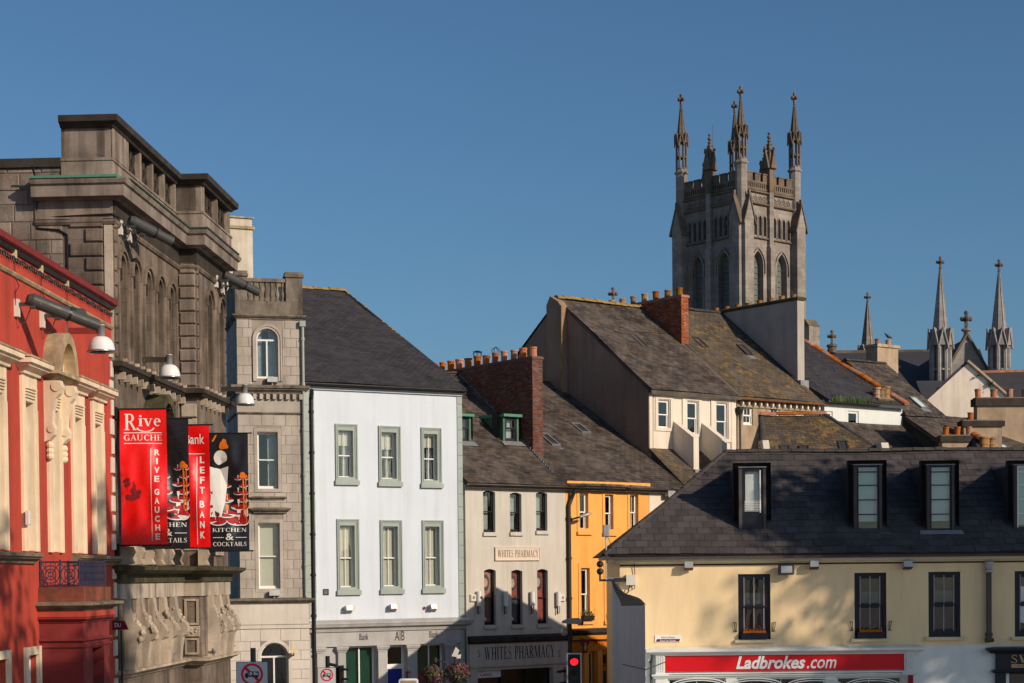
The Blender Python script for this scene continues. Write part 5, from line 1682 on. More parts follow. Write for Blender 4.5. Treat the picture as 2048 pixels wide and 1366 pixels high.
# dormers
for x0, x1, yb, yt in ((1010.5, 1033, 884, 834), (914, 937.5, 884, 833)):
    u_, v_, z_ = roofhit((x0+x1)/2, yb, 0, ZP, SLP)
    a, b = T.u(x0, 860, v_), T.u(x1, 860, v_)
    zt = T.z((x0+x1)/2, yt, v_)
    dm = MB()
    vb = v_+(zt-z_)/SLP
    dm.prism([(v_, z_-0.05), (v_, zt), (vb, zt)], 'x', a-0.12, a-0.02)
    dm.prism([(v_, z_-0.05), (v_, zt), (vb, zt)], 'x', b+0.02, b+0.12)
    cheek = dm.build('dormer', M['copper'], pharm)
    sub(cheek, 'dormer_roof', MB().prism([(v_-0.18, zt), (v_-0.18, zt+0.12), (vb+0.1, zt+0.16), (vb+0.1, zt)], 'x', a-0.2, b+0.2), M['verd'])
    w = window(cheek, a-0.02, b+0.02, z_+0.02, zt-0.02, v_+0.03, M['black'], fw=0.09, rail=0.55, bt=1, curtain=[(0.1, 0.95)], room=0.4)
    for ch in list(w.children):
        pass
    sub(cheek, 'apron', MB().quad((a-0.25, v_-0.05, z_+0.03), (b+0.25, v_-0.05, z_+0.03), (b+0.30, v_-0.35, z_-0.18), (a-0.30, v_-0.35, z_-0.18)), M['lead'])
# stepped lead flashing against the brick wall
fl = MB()
for i in range(46):
    v0 = 0.6+i*0.15
    z0 = zroof(v0, 0, ZP, SLP)
    fl.box(UP-0.28, UP-0.262, v0, v0+0.145, z0-0.02, z0+0.17+random.uniform(-.02, .03))
stuff(fl.build('step_flashing', M['lead'], pharm))
# brown brick chimney wall on the party line
cw = MB()
V0, V1, ZT = 1.98, 11.5, 15.62
uL, uR_ = T.u(1065, 760, V0), T.u(1085, 760, V0)
bst = thing('brick_chimney_wall', 'long dark brown brick chimney wall with a row of terracotta pots above the pharmacy roof', 'chimney', (T.O.x, T.O.y, 0), T.phi)
zb = zroof(V0, 0, ZP, SLP)-0.2
bx(uL, uR_, V0, V1, zb-0.5, ZT).build('core', M['mortar'], bst)
bricks(bst, ((uL, V1, 10.5), (0, -1, 0), (0, 0, 1)), [(0, 0), (V1-V0, 0), (V1-V0, ZT-10.5), (0, ZT-10.5)], M['brick_b'])
bricks(bst, ((uL, V0, 10.5), (1, 0, 0), (0, 0, 1)), [(0, 0), (uR_-uL, 0), (uR_-uL, ZT-10.5), (0, ZT-10.5)], M['brick_b'])
MB().sweep(SLAB(0.05, ZT, ZT+0.10), [(uL, V1), (uL, V0), (uR_, V0), (uR_, V1)]).build('oversail_course', M['brick_b'], bst)
bx(uL, uR_, V0, V1, ZT+0.01, ZT+0.12).build('flaunching', M['mortar'], bst)
for i in range(13):
    v_ = V0+0.30+i*0.70
    p_ = pot(bst, ((uL+uR_)/2, v_, ZT+0.1), 'plain', 'terra', 1.05)
    if i in (6, 4):
        cage = MB()
        for k in range(6):
            a_ = k*math.pi/3
            cage.tube([(0.15*math.cos(a_), 0.15*math.sin(a_), 0.44), (0.2*math.cos(a_), 0.2*math.sin(a_), 0.58), (0, 0, 0.7)], 0.012, 4)
        if i == 6: cage.cyl((0, 0, 0.64), (0, 0, 0.70), 0.22, 0.05, 10)
        cage.build('pot_cowl', M['iron'], p_)

# fittings on the pharmacy wall
for x, nm in ((957.5, 'under the red beacon beside the white house'), (1011, 'between the blonde and dark poster windows'), (1064.5, 'between the dark and red poster windows'), (1116.5, 'beside the alarm box and black drainpipe')):
    u_, z_ = T.p(x, 1212, -0.12)
    t = thing('wall_uplighter', 'white cylinder wall lamp on the pharmacy '+nm, 'lamp', T.w(u_, 0, z_), T.phi, 'white cylinder lamps on the pharmacy')
    MB().cyl((0, -0.14, 0.0), (0, -0.14, 0.62), 0.10, 0.10, 12).build('tube', M['white_e'], t)
    MB().tube([(0.06, 0, -0.30), (0.06, -0.14, -0.30), (0.06, -0.14, 0.02)], 0.025, 6).build('bracket', M['steel'], t)
    MB().cyl((-0.04, -0.12, -0.34), (-0.04, -0.12, 0.0), 0.03, 0.03, 6).build('holder', M['iron'], t)
for x, y, nm in ((945, 1196, 'beside the white house quoins'), (1123, 1196, 'beside the black downpipe')):
    u_, z_ = T.p(x, y)
    t = thing('alarm_box', 'square white alarm box on the pharmacy front '+nm, 'alarm box', T.w(u_, 0, z_), T.phi)
    MB().cbox(-0.15, 0.15, -0.10, 0, -0.15, 0.15, 0.03).build('cover', M['plastic'], t)
    MB().cyl((0, -0.10, 0.02), (0, -0.105, 0.02), 0.07, 0.07, 10).build('badge', M['lead'], t)
u_, z_ = T.p(956, 1196)
t = thing('red_alarm_light', 'small red beacon on top of a white pharmacy wall lamp', 'alarm', T.w(u_, -0.14, z_), T.phi)
MB().lathe([(0.1, -0.05), (0.12, 0), (0.12, 0.05), (0.05, 0.1)], n=10).build('lens', M['maroon'], t)
MB().cyl((0, 0.14, -0.03), (0, 0, -0.03), 0.02, 0.02, 6).build('bracket', M['iron'], t)

# ---------------- orange house
UO = 10.39
oran = fthing('orange_public_house', 'orange rendered public house with white sash windows and flower boxes', 'building', T)
ow_ = [T.rect(*q) for q in ((1158.5, 986, 1176, 1062), (1209.5, 989, 1226, 1064), (1259.7, 987, 1276, 1063), (1161.5, 1136, 1179, 1241), (1212.8, 1136, 1230, 1241), (1262, 1136, 1279, 1241))]
mb = MB()
zs0 = T.z(1190, 1262)
wall(mb, UP+0.01, UO, zs0, 10.1, ow_, 0.24)
shell(mb, UP+0.01, UO, 0, 18, 0, 10.1)
mb.build('wall', M['orange'], oran)
for i, (a, b, c, d) in enumerate(ow_):
    w = window(oran, a, b, c, d, 0.13, M['wood_w'], fw=0.08, rail=0.5 if i != 2 else 0.5, bt=1 if i == 2 else 0, bb=1 if i == 2 else 0, curtain=[(0.0, 0.7)])
    s_ = MB()
    frame4(s_, a-0.14, b+0.14, c-0.02, d+0.22, -0.03, 0.02, 0.14)
    s_.box(a, b, -0.028, 0.02, d, d+0.09)
    sub(w, 'surround', s_, M['orange'])
    sub(w, 'sill', bx(a-0.16, b+0.2, -0.10, 0.02, c-0.17, c-0.021), M['orange'])
MB().sweep(SLAB(0.10, 9.84, 10.1), [(UP+0.02, 0), (UO, 0)]).build('eaves_band', M['orange'], oran)
# flower boxes
def flowers(mb_, mats, box, n, r):
    pass
for i, (a, b, c, d) in enumerate(ow_[3:5]):
    t = thing('window_box', 'black window box of red and yellow flowers on the orange pub %s' % ('nearer the drainpipe' if i == 0 else 'nearer the wing wall'), 'flower box', T.w((a+b)/2+0.06, -0.06, c), T.phi, 'window boxes on the orange house')
    bx(-(b-a)/2-0.05, (b-a)/2+0.05, -0.14, 0.12, 0.0, 0.20).build('trough', M['black'], t)
    for nm, m_, n in (('foliage', 'leaf', 90), ('red_flowers', 'petal_r', 34), ('yellow_flowers', 'petal_y', 20)):
        fm = MB()
        for k in range(n):
            p = Vector((random.uniform(-0.34, 0.36), random.uniform(-0.20, 0.10), 0.18+abs(random.gauss(0, 0.13))))
            s_ = 0.05 if nm == 'foliage' else 0.035
            q = Vector((random.uniform(-1, 1), random.uniform(-1, 1), random.uniform(-1, 1))).normalized()
            x_ = q.orthogonal().normalized()*s_
            y_ = q.cross(x_)
            fm.quad(p-x_, p-y_*0.6, p+x_, p+y_*0.6)
        stuff(fm.build(nm, M[m_], t))
# shopfront of the pub
MB().sweep([(-0.02, zs0-0.16), (0.2, zs0-0.16), (0.34, zs0-0.05), (0.36, zs0+0.06), (-0.02, zs0+0.14)], [(UP+0.12, 0), (UO, 0)]).build('shop_cornice', M['soot_and_shade'], oran)
MB().sweep(SLAB(0.16, zs0-0.36, zs0-0.162), [(UP+0.14, 0), (UO, 0)]).build('shop_architrave', M['orange_d'], oran)
MB().sweep(SLAB(0.22, zs0-0.42, zs0-0.362), [(UP+0.14, 0), (UO, 0)]).build('shop_moulding', M['soot_and_shade'], oran)
fz = T.z(1200, 1301, -0.1)
bx(UP+0.14, UO, -0.12, 0.02, fz, zs0-0.42).build('fascia', M['orange_d'], oran)
a, b, c, d = T.rect(1187, 1279, 1219, 1291, -0.13)
letters(oran, 'JIM PRIVEL', a, b, c, d, -0.124, M['sign_red'], name='fascia_lettering', bold=0.015)
a, b, c, d = T.rect(1216, 1281, 1242, 1294, -0.13)
letters(oran, 'on Ale', a, b, c, d, -0.124, M['maroon'], name='fascia_lettering', bold=0.015, shear=0.3)
sh = [(T.u(1206, 1330), T.u(1219, 1330), 0.1, T.z(1212, 1308)), (T.u(1178, 1330), T.u(1189, 1330), 0.3, T.z(1184, 1305)), (T.u(1228, 1330), T.u(1240, 1330), 0.3, T.z(1234, 1305))]
mb = MB()
wall(mb, UP+0.01, UO, 0, zs0, sh, 0.3, -0.01)
mb.build('shop_wall', M['orange_d'], oran)
for k, q in enumerate(sh):
    if k == 0:
        dr = bx(q[0], q[1], 0.15, 0.2, 0.1, q[3]-0.55).build('door', M['orange_d'], oran)
        sub(dr, 'door_pane', bx(q[0]+0.1, q[1]-0.1, 0.14, 0.148, q[3]-1.7, q[3]-0.75), M['poster_dark'])
        window(oran, q[0], q[1], q[3]-0.5, q[3], 0.15, M['orange_d'], rail=0, name='fanlight')
    else:
        window(oran, *q, 0.15, M['gwhite'], rail=0, name='shop_window')
for px in (1199, 1224, 1172):
    u_ = T.u(px, 1330, -0.1)
    bx(u_-0.12, u_+0.12, -0.14, 0.0, 0.1, fz).build('shop_pilaster', M['orange'], oran)
hs = T.rect(1162, 1280, 1178, 1306, -0.5)
t = thing('hanging_sign', 'maroon hanging sign board on the orange pub front', 'sign', T.w(hs[0], -0.5, hs[2]), T.phi)
wd, hh = hs[1]-hs[0], hs[3]-hs[2]
MB().prism([(wd*0.2, 0), (wd*0.8, 0), (wd*0.8, hh*0.6), (wd, hh*0.7), (wd, hh), (0, hh), (0, hh*0.7), (wd*0.2, hh*0.6)], 'y', -0.02, 0.02).build('panel', M['maroon'], t)
for k, (x_, z_, r_) in enumerate(((0.5, 0.72, 0.05), (0.5, 0.5, 0.07), (0.42, 0.38, 0.045), (0.58, 0.38, 0.045), (0.5, 0.22, 0.04))):
    MB().cyl((wd*x_, -0.02, hh*z_), (wd*x_, -0.03, hh*z_), r_, r_, 10).build('gilt_emblem', M['gold'], t)
MB().tube([(wd/2, 0, hh), (wd/2, 0.5, hh+0.1)], 0.02, 6).build('bracket', M['iron'], t)
pipe(oran, [(UP+0.30, -0.30, 9.72), (UP+0.22, -0.12, 9.3), (UP+0.1, -0.10, 9.0), (UP+0.1, -0.10, 0.2)], 0.085, M['iron'])
gutter(oran, (UP+0.1, -0.30, 9.80), (UO+2.3, -0.30, 9.80), M['black'], 0.07)
SLO, ZO = 0.597, 9.98
VR = 9.47
roof_plane(oran, (UP+0.02, -0.25, ZO-0.15), (UG, -0.25, ZO-0.15), (UG, VR, zroof(VR, 0, ZO, SLO)), (UP+0.02, VR, zroof(VR, 0, ZO, SLO)), M['slate_b'], (0.30, 0.2))
ridge_tiles(oran, (UP+0.3, VR, zroof(VR, 0, ZO, SLO)+0.03), (UG, VR, zroof(VR, 0, ZO, SLO)+0.03), M['ridge_l'])
MB().quad((UP, VR, 15.6), (UG, VR, 15.6), (UG, 18, 10.2), (UP, 18, 10.2)).build('rear_roof', M['slate_b'], oran)
def skylight(par, px, py, v0, z0, sl, fr, w=0.55, l=0.9, mat='frost', frm='lead'):
    u_, v_, z_ = roofhit(px, py, v0, z0, sl, fr)
    n = Vector((0, -sl, 1)).normalized()
    Tv = Vector((0, 1, sl)).normalized()
    P = Vector((u_, v_, z_))
    mb = MB()
    def pb(a0, a1, b0, b1, h0, h1):
        vs = []
        for h in (h0, h1):
            for a, b in ((a0, b0), (a1, b0), (a1, b1), (a0, b1)):
                vs.append(P+Vector((a, 0, 0))+Tv*b+n*h)
        mb.add(vs, [(0, 3, 2, 1), (4, 5, 6, 7), (0, 1, 5, 4), (1, 2, 6, 5), (2, 3, 7, 6), (3, 0, 4, 7)])
    for q in ((-w/2, -w/2+0.07, 0, l), (w/2-0.07, w/2, 0, l), (-w/2+0.07, w/2-0.07, 0, 0.07), (-w/2+0.07, w/2-0.07, l-0.07, l)):
        pb(*q, 0.0, 0.11)
    f_ = mb.build('skylight', M[frm], par)
    mb = MB()
    pb(-w/2+0.06, w/2-0.06, 0.06, l-0.06, 0.04, 0.07)
    mb.build('pane', M[mat], f_)
    mb = MB()
    pb(-w/2, w/2, -0.3, 0.0, 0.02, 0.03)
    mb.build('flashing', M['lead'], f_)
skylight(oran, 1112, 893, 0, ZO, SLO, T, 0.5, 1.2, 'slate', 'lead')
skylight(oran, 1172, 868, 0, ZO, SLO, T, 0.55, 1.0, 'slate', 'lead')
MB().quad((UO-1.5, 0.6, zroof(0.6, 0, ZO, SLO)+0.03), (UO-1.4, 0.6, zroof(.6, 0, ZO, SLO)+.03), (UO-1.4, 0.0, ZO+.03), (UO-1.5, 0, ZO+.03)).build('flashing_patch', M['lead'], oran)

# ---------------- low white house beside it, its roof running up to the tall house
low = fthing('low_white_house', 'low white fronted house with a brown slate lean-to roof below the tall cream house', 'building', T)
U2 = 17.6
lw = [T.rect(1322, 985, 1332, 1040), ]
mb = MB()
wall(mb, UO+0.02, U2, 0, 9.98, [(11.6, 12.3, 7.3, 9.3), (13.6, 14.3, 7.3, 9.3)], 0.2)
shell(mb, UO+0.02, U2, 0, VG, 0, 9.98)
mb.build('wall', M['gwhite'], low)
for a, b in ((11.6, 12.3), (13.6, 14.3)):
    window(low, a, b, 7.3, 9.3, 0.1, M['black'])
bx(UO+0.02, U2, -0.12, 0.0, 9.70, 9.84).build('eaves_board', M['gwhite'], low)
u_, z_ = T.p(1338, 987, -0.2)
t = thing('floodlight', 'grey box floodlight under the eaves of the low white house', 'floodlight', T.w(u_, 0, z_), T.phi)
bx(-0.22, 0.22, -0.40, -0.15, -0.13, 0.12).build('lamp_body', M['grey_l'], t)
bx(-0.03, 0.03, -0.2, 0, -0.03, 0.03).build('bracket', M['grey_l'], t)
gutter(low, (UO+2.3, -0.30, 9.80), (U2, -0.30, 9.80), M['black'], 0.07)
ZL = 11.9
SLL = (ZL-ZO)/VG
roof_plane(low, (UG+0.001, -0.25, ZO-0.19), (U2, -0.25, ZO-0.19), (U2, VG, ZL), (UG+0.001, VG, ZL), M['slate_m'], (0.30, 0.2))
skylight(oran, 1300, 905, 0, ZO, SLO, T, 0.45, 1.0, 'slate', 'ridge_d')
for px, top in ((1396, 11.3), (1453, 11.3)):
    u_ = T.u(px, 905 if px < 1420 else 940, 0.75)
    mb = MB().prism([(1.05, zroof(1.05, 0, ZO, SLL)-0.3), (1.05, 12.4), (VG, 13.3), (VG, ZL-0.3)], 'x', u_, u_+0.34)
    o = mb.build('party_wall', M['gwhite'], low)
    sub(o, 'flashing', MB().box(u_-0.05, u_+0.40, 0.88, 1.05, zroof(0.9, 0, ZO, SLL)-0.1, zroof(1.05, 0, ZO, SLL)+0.10), M['lead'])

# ---------------- tall house with the brown gable
tall = fthing('tall_gabled_house', 'tall house with a bare brown cement gable, cream front and lichened ridge', 'house', T)
ZE, VRG, ZRG = 14.86, 9.2, 19.80
gw = [T.rect(*q, VG) for q in ((1316, 800, 1339, 858), (1374, 803, 1396, 870), (1432, 806, 1455, 880))]
mb = MB()
wall(mb, UG+0.16, UH, 0, ZE-0.1, gw, 0.18, VG)
mb.build('front_wall', M['gwhite'], tall)
SG = (ZRG-ZE)/(VRG-VG)
gb = MB().prism([(VG-0.02, 0), (VG-0.02, ZE-0.05), (VRG, ZRG-0.08), (VRG+6.7, ZE-0.05), (VRG+6.7, 0)], 'x', UG, UG+0.3)
gb.build('gable_wall', M['gable'], tall)
# chimney breast on the gable, left of the ridge
cbv0, cbv1 = T.g(1106, 640, UG)[0], T.g(1134, 640, UG)[0]
br = MB().prism([(cbv0, 8), (cbv0, T.g(1106, 612, UG)[1]), (VRG+0.1, ZRG+0.12), (VRG-0.5, ZRG-0.2), (cbv1, T.g(1134, 612, UG)[1]), (cbv1, 8)], 'x', UG-0.42, UG)
br.build('chimney_breast', M['gable'], tall)
MB().prism([(cbv1-0.10, 14.0), (cbv1-0.10, T.g(1134, 612, UG)[1]), (cbv1+0.02, T.g(1134, 612, UG)[1]), (cbv1+0.02, 14.0)], 'x', UG-0.44, UG-0.4).build('lichened_edge', M['ridge_l'], tall)
for i, (a, b, c, d) in enumerate(gw):
    w = window(tall, a, b, c, d, VG+0.08, M['wood_w'], fw=0.08)
    s_ = MB()
    frame4(s_, a-0.18, b+0.2, c-0.1, d+0.2, VG-0.05, VG+0.02, 0.16)
    frame4(s_, a-0.26, b+0.28, c-0.1, d+0.28, VG-0.03, VG+0.02, 0.06)
    sub(w, 'surround', s_, M['gwhite'])
    # flat strips between the bays
for x in (1300.5, 1367, 1424, 1464):
    u_ = T.u(x, 840, VG)
    bx(u_-0.10, u_+0.10, VG-0.06, VG, 9, ZE-0.3).build('pilaster_strip', M['gwhite'], tall)
MB().sweep(CORN(0.16, ZE-0.42, ZE-0.28), [(UG+0.2, VG), (UH, VG)]).build('eaves_moulding', M['gwhite'], tall)
MB().sweep(SLAB(0.22, ZE-0.26, ZE-0.10), [(UG+0.1, VG), (UH, VG)]).build('gutter', M['black'], tall)
rt = roof_plane(tall, (UG-0.05, VG-0.3, ZE-0.22), (UH, VG-0.3, ZE-0.22), (UH, VRG, ZRG), (UG-0.05, VRG, ZRG), M['slate_b'], (0.34, 0.22))
MB().quad((UG-.05, VRG, ZRG), (UH, VRG, ZRG), (UH, VRG+6.9, ZE), (UG-.05, VRG+6.9, ZE)).build('rear_roof', M['slate_b'], tall)
ridge_tiles(tall, (UG-0.1, VRG, ZRG+0.03), (UH, VRG, ZRG+0.03), M['ridge_l'], 0.16, 0.4)
skylight(tall, 1290, 697, VG, ZE-0.06, SG, T, 0.45, 1.3, 'slate', 'ridge_d')
pts = [(UG+0.02, VRG-0.1, ZRG), (UG+0.02, VG-0.2, ZE-0.1)]
MB().tube([(UH-0.05, VRG, ZRG+0.02), (UH-0.05, VG-0.25, ZE-0.16)], 0.06, 5).build('verge_fillet', M['mortar'], tall)
hopper = MB().lathe([(0.06, 0), (0.08, 0.25), (0.18, 0.5), (0.19, 0.62)], (UH+0.12, VG-0.15, ZE-1.35), 8)
hopper.tube([(UH+0.12, VG-0.15, ZE-1.3), (UH+0.12, VG-0.15, 9)], 0.06, 6)
hopper.build('rainwater_hopper', M['iron'], tall)
# orange brick chimney wall between the two tall houses
ob = thing('orange_brick_chimney', 'orange red brick chimney wall with buff terracotta pots on the tall gabled house', 'chimney', (T.O.x, T.O.y, 0), T.phi)
OV0 = 6.15
ou0, ou1 = T.u(1363, 650, OV0), T.u(1377, 650, OV0)
OZ = 19.98
bx(ou0, ou1, OV0, 14, 16.5, OZ).build('core', M['mortar_o'], ob)
bricks(ob, ((ou0, 14, 16.5), (0, -1, 0), (0, 0, 1)), [(0, 0), (14-OV0, 0), (14-OV0, OZ-16.5), (0, OZ-16.5)], M['brick_o'])
bricks(ob, ((ou0, OV0, 16.5), (1, 0, 0), (0, 0, 1)), [(0, 0), (ou1-ou0, 0), (ou1-ou0, OZ-16.5), (0, OZ-16.5)], M['brick_o'])
MB().sweep(SLAB(0.05, OZ, OZ+0.12), [(ou0, 14), (ou0, OV0), (ou1, OV0), (ou1, 14)]).build('oversail_course', M['brick_o'], ob)
bx(ou0, ou1, OV0, 14, OZ+0.02, OZ+0.15).build('flaunching', M['mortar_o'], ob)
for i in range(8):
    p_ = pot(ob, ((ou0+ou1)/2, OV0+0.4+i*0.88, OZ+0.12), 'plain', 'terra' if i in (2, 7) else 'terra_y', 1.1, 1.0)

# ---------------- house with the lichened roof and tan upper wall
lich = fthing('lichen_roofed_house', 'house with a lichen spotted slate roof, rusty gutter and stained tan upper wall', 'house', T)
SM = (20.0-14.8)/(9.37-VG)
mb = MB()
mw = [T.rect(x0, 812, x1, 850, VG) for x0, x1 in ((1488, 1507), (1541, 1561), (1593, 1612))]
wall(mb, UH+0.05, UI, 0, 14.7, mw, 0.18, VG+0.05)
shell(mb, UH+0.05, UI, VG+0.05, 16, 0, 14.7)
mb.build('wall', M['brownr'], lich)
for q in mw:
    window(lich, *q, VG+0.12, M['wood_w'], fw=0.10, bt=1, bb=1)
roof_plane(lich, (UH+0.02, VG-0.25, 14.63), (UI-0.02, VG-0.25, 14.63), (UI-0.02, 9.37, 20.0), (UH+0.02, 9.37, 20.0), M['slate_m'], (0.34, 0.22))
MB().quad((UH, 9.37, 20.0), (UI, 9.37, 20.0), (UI, 16.2, 14.7), (UH, 16.2, 14.7)).build('rear_roof', M['slate_b'], lich)
ridge_tiles(lich, (UH, 9.37, 20.03), (UI, 9.37, 20.03), M['ridge_d'], 0.14, 0.4)
gutter(lich, (UH+0.1, VG-0.3, 14.56), (UI+0.1, VG-0.3, 14.56), M['rust'], 0.08)
for i in range(14):
    u_ = UH+0.35+i*0.42
    bx(u_-0.05, u_+0.05, VG-0.16, VG+0.05, 14.28, 14.46).build('eaves_bracket', M['gwhite'], lich)
MB().sweep(SLAB(0.06, 14.18, 14.28), [(UH+0.05, VG+0.05), (UI, VG+0.05)]).build('string_course', M['brownr'], lich)
skylight(lich, 1410, 697, VG, 14.8, SM, T, 0.5, 1.0, 'slate', 'ridge_d')
skylight(lich, 1500, 712, VG, 14.8, SM, T, 0.5, 1.0, 'slate', 'ridge_d')
for px, py in ((1413, 693), (1426, 706)):
    u_, v_, z_ = roofhit(px, py, VG, 14.8, SM)
    MB().quad((u_-0.2, v_-0.15, z_-0.05), (u_+0.2, v_-0.15, z_-0.05), (u_+0.2, v_+0.15, z_+0.18), (u_-0.2, v_+0.15, z_+0.18)).build('blue_slate_patch', pbr('blue_patch', (0.06, 0.09, 0.25), 0.5), lich)
# white rendered chimney wall
cwh = thing('rendered_chimney_wall', 'long pale rendered chimney wall with a row of low pots below the cathedral tower', 'chimney', (T.O.x, T.O.y, 0), T.phi)
WV0 = 3.75
cu0, cu1 = T.u(1595, 680, WV0), T.u(1608.5, 680, WV0)
WZ = T.g(1595, 606, cu0)[1]+0.15
bx(cu0, cu1, WV0, 13.5, 15.0, WZ).build('stack', M['greyr'], cwh)
MB().sweep([(-0.02, WZ), (0.08, WZ+0.02), (0.10, WZ+0.14), (-0.02, WZ+0.2)], [(cu0, 13.5), (cu0, WV0), (cu1, WV0), (cu1, 13.5)]).build('capping', M['moss'], cwh)
bx(cu0, cu1, WV0, 13.5, WZ+0.01, WZ+0.19).build('flaunching', M['moss'], cwh)
for i in range(12):
    p_ = pot(cwh, ((cu0+cu1)/2, WV0+0.5+i*0.82, WZ+0.12), 'plain', 'terra_y', 0.95, 0.55)
    if i < 6:
        cage = MB().tube([(-0.2, 0, 0.40), (-0.12, 0, 0.62), (0, 0, 0.72), (0.12, 0, 0.62), (0.2, 0, 0.40)], 0.012, 4)
        cage.build('bird_guard', M['iron'], p_)
bx(cu0-0.04, cu1+0.06, WV0-0.25, WV0-0.002, 15.4, 15.9).build('flashing', M['lead'], cwh)
MB().tube([(cu0-0.03, 9.3, 20.02), (cu0-0.03, WV0, 15.85)], 0.07, 6).build('lead_soaker', M['ridge_d'], cwh)
# ------------------------------------------------------------------ houses further up the street
UN, UK = 30.82, 34.12
nh = fthing('tile_verged_house', 'white walled house with a dark slate roof and a sloping line of orange verge tiles', 'house', T)
mb = MB()
nw = [T.rect(x0, 822, x1, 850, VG) for x0, x1 in ((1643, 1666), (1696, 1718))]
wall(mb, UI+0.35, UN, 0, 14.85, nw, 0.15, VG+0.02)
shell(mb, UI+0.35, UN, VG+0.02, 17, 0, 14.85)
mb.build('wall', M['pale'], nh)
for q in nw:
    window(nh, *q, VG+0.08, M['wood_w'], fw=0.10, rail=0)
SN = (18.95-14.9)/(9.52-VG)
roof_plane(nh, (UI+0.35, VG-0.28, 14.78), (UN, VG-0.28, 14.78), (UN, 9.52, 18.95), (UI+0.35, 9.52, 18.95), M['slate'], (0.32, 0.21))
MB().quad((UI+.35, 9.52, 18.95), (UN, 9.52, 18.95), (UN, 17, 14.8), (UI+.35, 17, 14.8)).build('rear_roof', M['slate'], nh)
ridge_tiles(nh, (UN, 9.52, 18.99), (UN, VG-0.3, 14.86), M['ridge_t'], 0.17, 0.28, 'verge_tiles')
roof_plane(nh, (UI+0.36, VG-5.0, 9.9), (UN-0.2, VG-5.0, 9.9), (UN-0.2, VG-0.02, 13.75), (UI+0.36, VG-0.02, 13.75), M['slate_b'], (0.34, 0.24), 'lower_roof')
bx(UI+0.4, UN-0.3, VG-4.8, VG, 0, 9.7).build('lower_wall', M['greyr'], nh)
gutter(nh, (UI+0.4, VG-0.34, 14.74), (28.6, VG-0.34, 14.74), M['iron'], 0.08)
gm = MB()
for k in range(420):
    u_ = random.gauss(26.3, 0.9)
    if not UI+0.5 < u_ < 28.6: continue
    h_ = abs(random.gauss(0.22, 0.12))+0.05
    a_ = random.uniform(0, 6.28)
    b0 = Vector((u_, VG-0.32+random.uniform(-.06, .1), 14.76))
    tp = b0+Vector((random.uniform(-.1, .1), random.uniform(-.1, .1), h_))
    wv = Vector((math.cos(a_), math.sin(a_), 0))*0.014
    gm.quad(b0-wv, b0+wv, tp)
o = gm.build('gutter_grass', M['grassm'])
o.location = (T.O.x, T.O.y, 0)
o.rotation_euler = (0, 0, T.phi)
tag(o, 'tuft of green grass growing in the gutter of the white walled house', 'grass')
stuff(o)
# squat chimney with clustered buff pots on that verge
def squat_stack(label, px, py, Y, pots, wdt=1.0, mat='gable', hgt=3.0, rot=None, potm='terra_y', kind='fat', slab=0.12, name='chimney_stack', dep=0.6, ps=1.0):
    """py = picture row of the stack's top"""
    P = at(px, py, Y)
    t = thing(name, label, 'chimney', (P.x, P.y, P.z-hgt), T.phi if rot is None else rot)
    bx(-wdt/2, wdt/2, -dep/2, dep/2, 0, hgt-slab).build('stack', M[mat], t)
    bx(-wdt/2-0.12, wdt/2+0.12, -dep/2-0.12, dep/2+0.12, hgt-slab, hgt-0.02).build('cap', M['moss'] if mat == 'gable' else M['soot_and_shade'], t)
    bx(-wdt/2-0.04, wdt/2+0.04, -dep/2-0.04, dep/2+0.04, hgt-0.02, hgt+0.04).build('flaunching', M['mortar'], t)
    for a, b in pots:
        pot(t, (a, b, hgt+0.02), kind, potm, ps)
    return t
squat_stack('squat brown chimney with a cluster of buff ringed pots on the tile verge', 1762, 799, 96.0, [(-0.35, 0.0), (0.0, 0.0), (0.32, -0.06), (0.1, 0.22)], 1.15, ps=1.15)

kh = fthing('slate_gabled_house', 'weathered slate roofed house with roof lights and a tan chimney at its verge', 'house', T)
SK = (17.62-14.54)/(6.53-VG)
ZK0 = 14.54-SK*6.0
mb = MB()
shell(mb, UN+0.02, UK, VG-5, 10.5, 0, 10.0, True)
mb.add([(UK, VG-5, 10), (UK, 6.53, 17.5), (UK, 10.5, 10)], [(0, 1, 2)])
mb.build('wall', M['greyr'], kh)
roof_plane(kh, (UN+0.02, VG-6.0, ZK0), (UK+0.05, VG-6.0, ZK0), (UK+0.05, 6.53, 17.62), (UN+0.02, 6.53, 17.62), M['slate_b'], (0.34, 0.24))
MB().quad((UN, 6.53, 17.62), (UK, 6.53, 17.62), (UK, 11, 14.4), (UN, 11, 14.4)).build('rear_roof', M['slate_b'], kh)
ridge_tiles(kh, (UN, 6.53, 17.65), (UK, 6.53, 17.65), M['ridge_d'], 0.12, 0.4)
skylight(kh, 1849, 818, VG, 14.54, SK, T, 0.65, 1.1, 'frost', 'lead')
skylight(kh, 1812, 820, VG, 14.54, SK, T, 0.5, 0.5, 'slate', 'lead')
skylight(kh, 1866, 872, VG, 14.54, SK, T, 0.65, 1.1, 'frost', 'lead')
P = at(1768, 690, 103)
ct = thing('tan_chimney', 'tan rendered chimney with two terracotta pots on the slate ridge before the cathedral', 'chimney', (P.x, P.y, P.z-3.2), T.phi)
bx(-1.05, 0.72, -0.42, 0.42, 0, 3.0).build('stack', M['brownr'], ct)
MB().prism([(-1.05, 0.0), (0.72, 0.0), (0.98, -0.8), (-1.3, -0.8)], 'y', -0.42, 0.42).build('stack_foot', M['brownr'], ct)
bx(-1.12, 0.80, -0.50, 0.50, 3.0, 3.16).build('cap', M['capst'], ct)
for x in (-0.55, 0.35):
    pot(ct, (x, 0, 3.15), 'plain', 'terra', 0.95, 0.8)
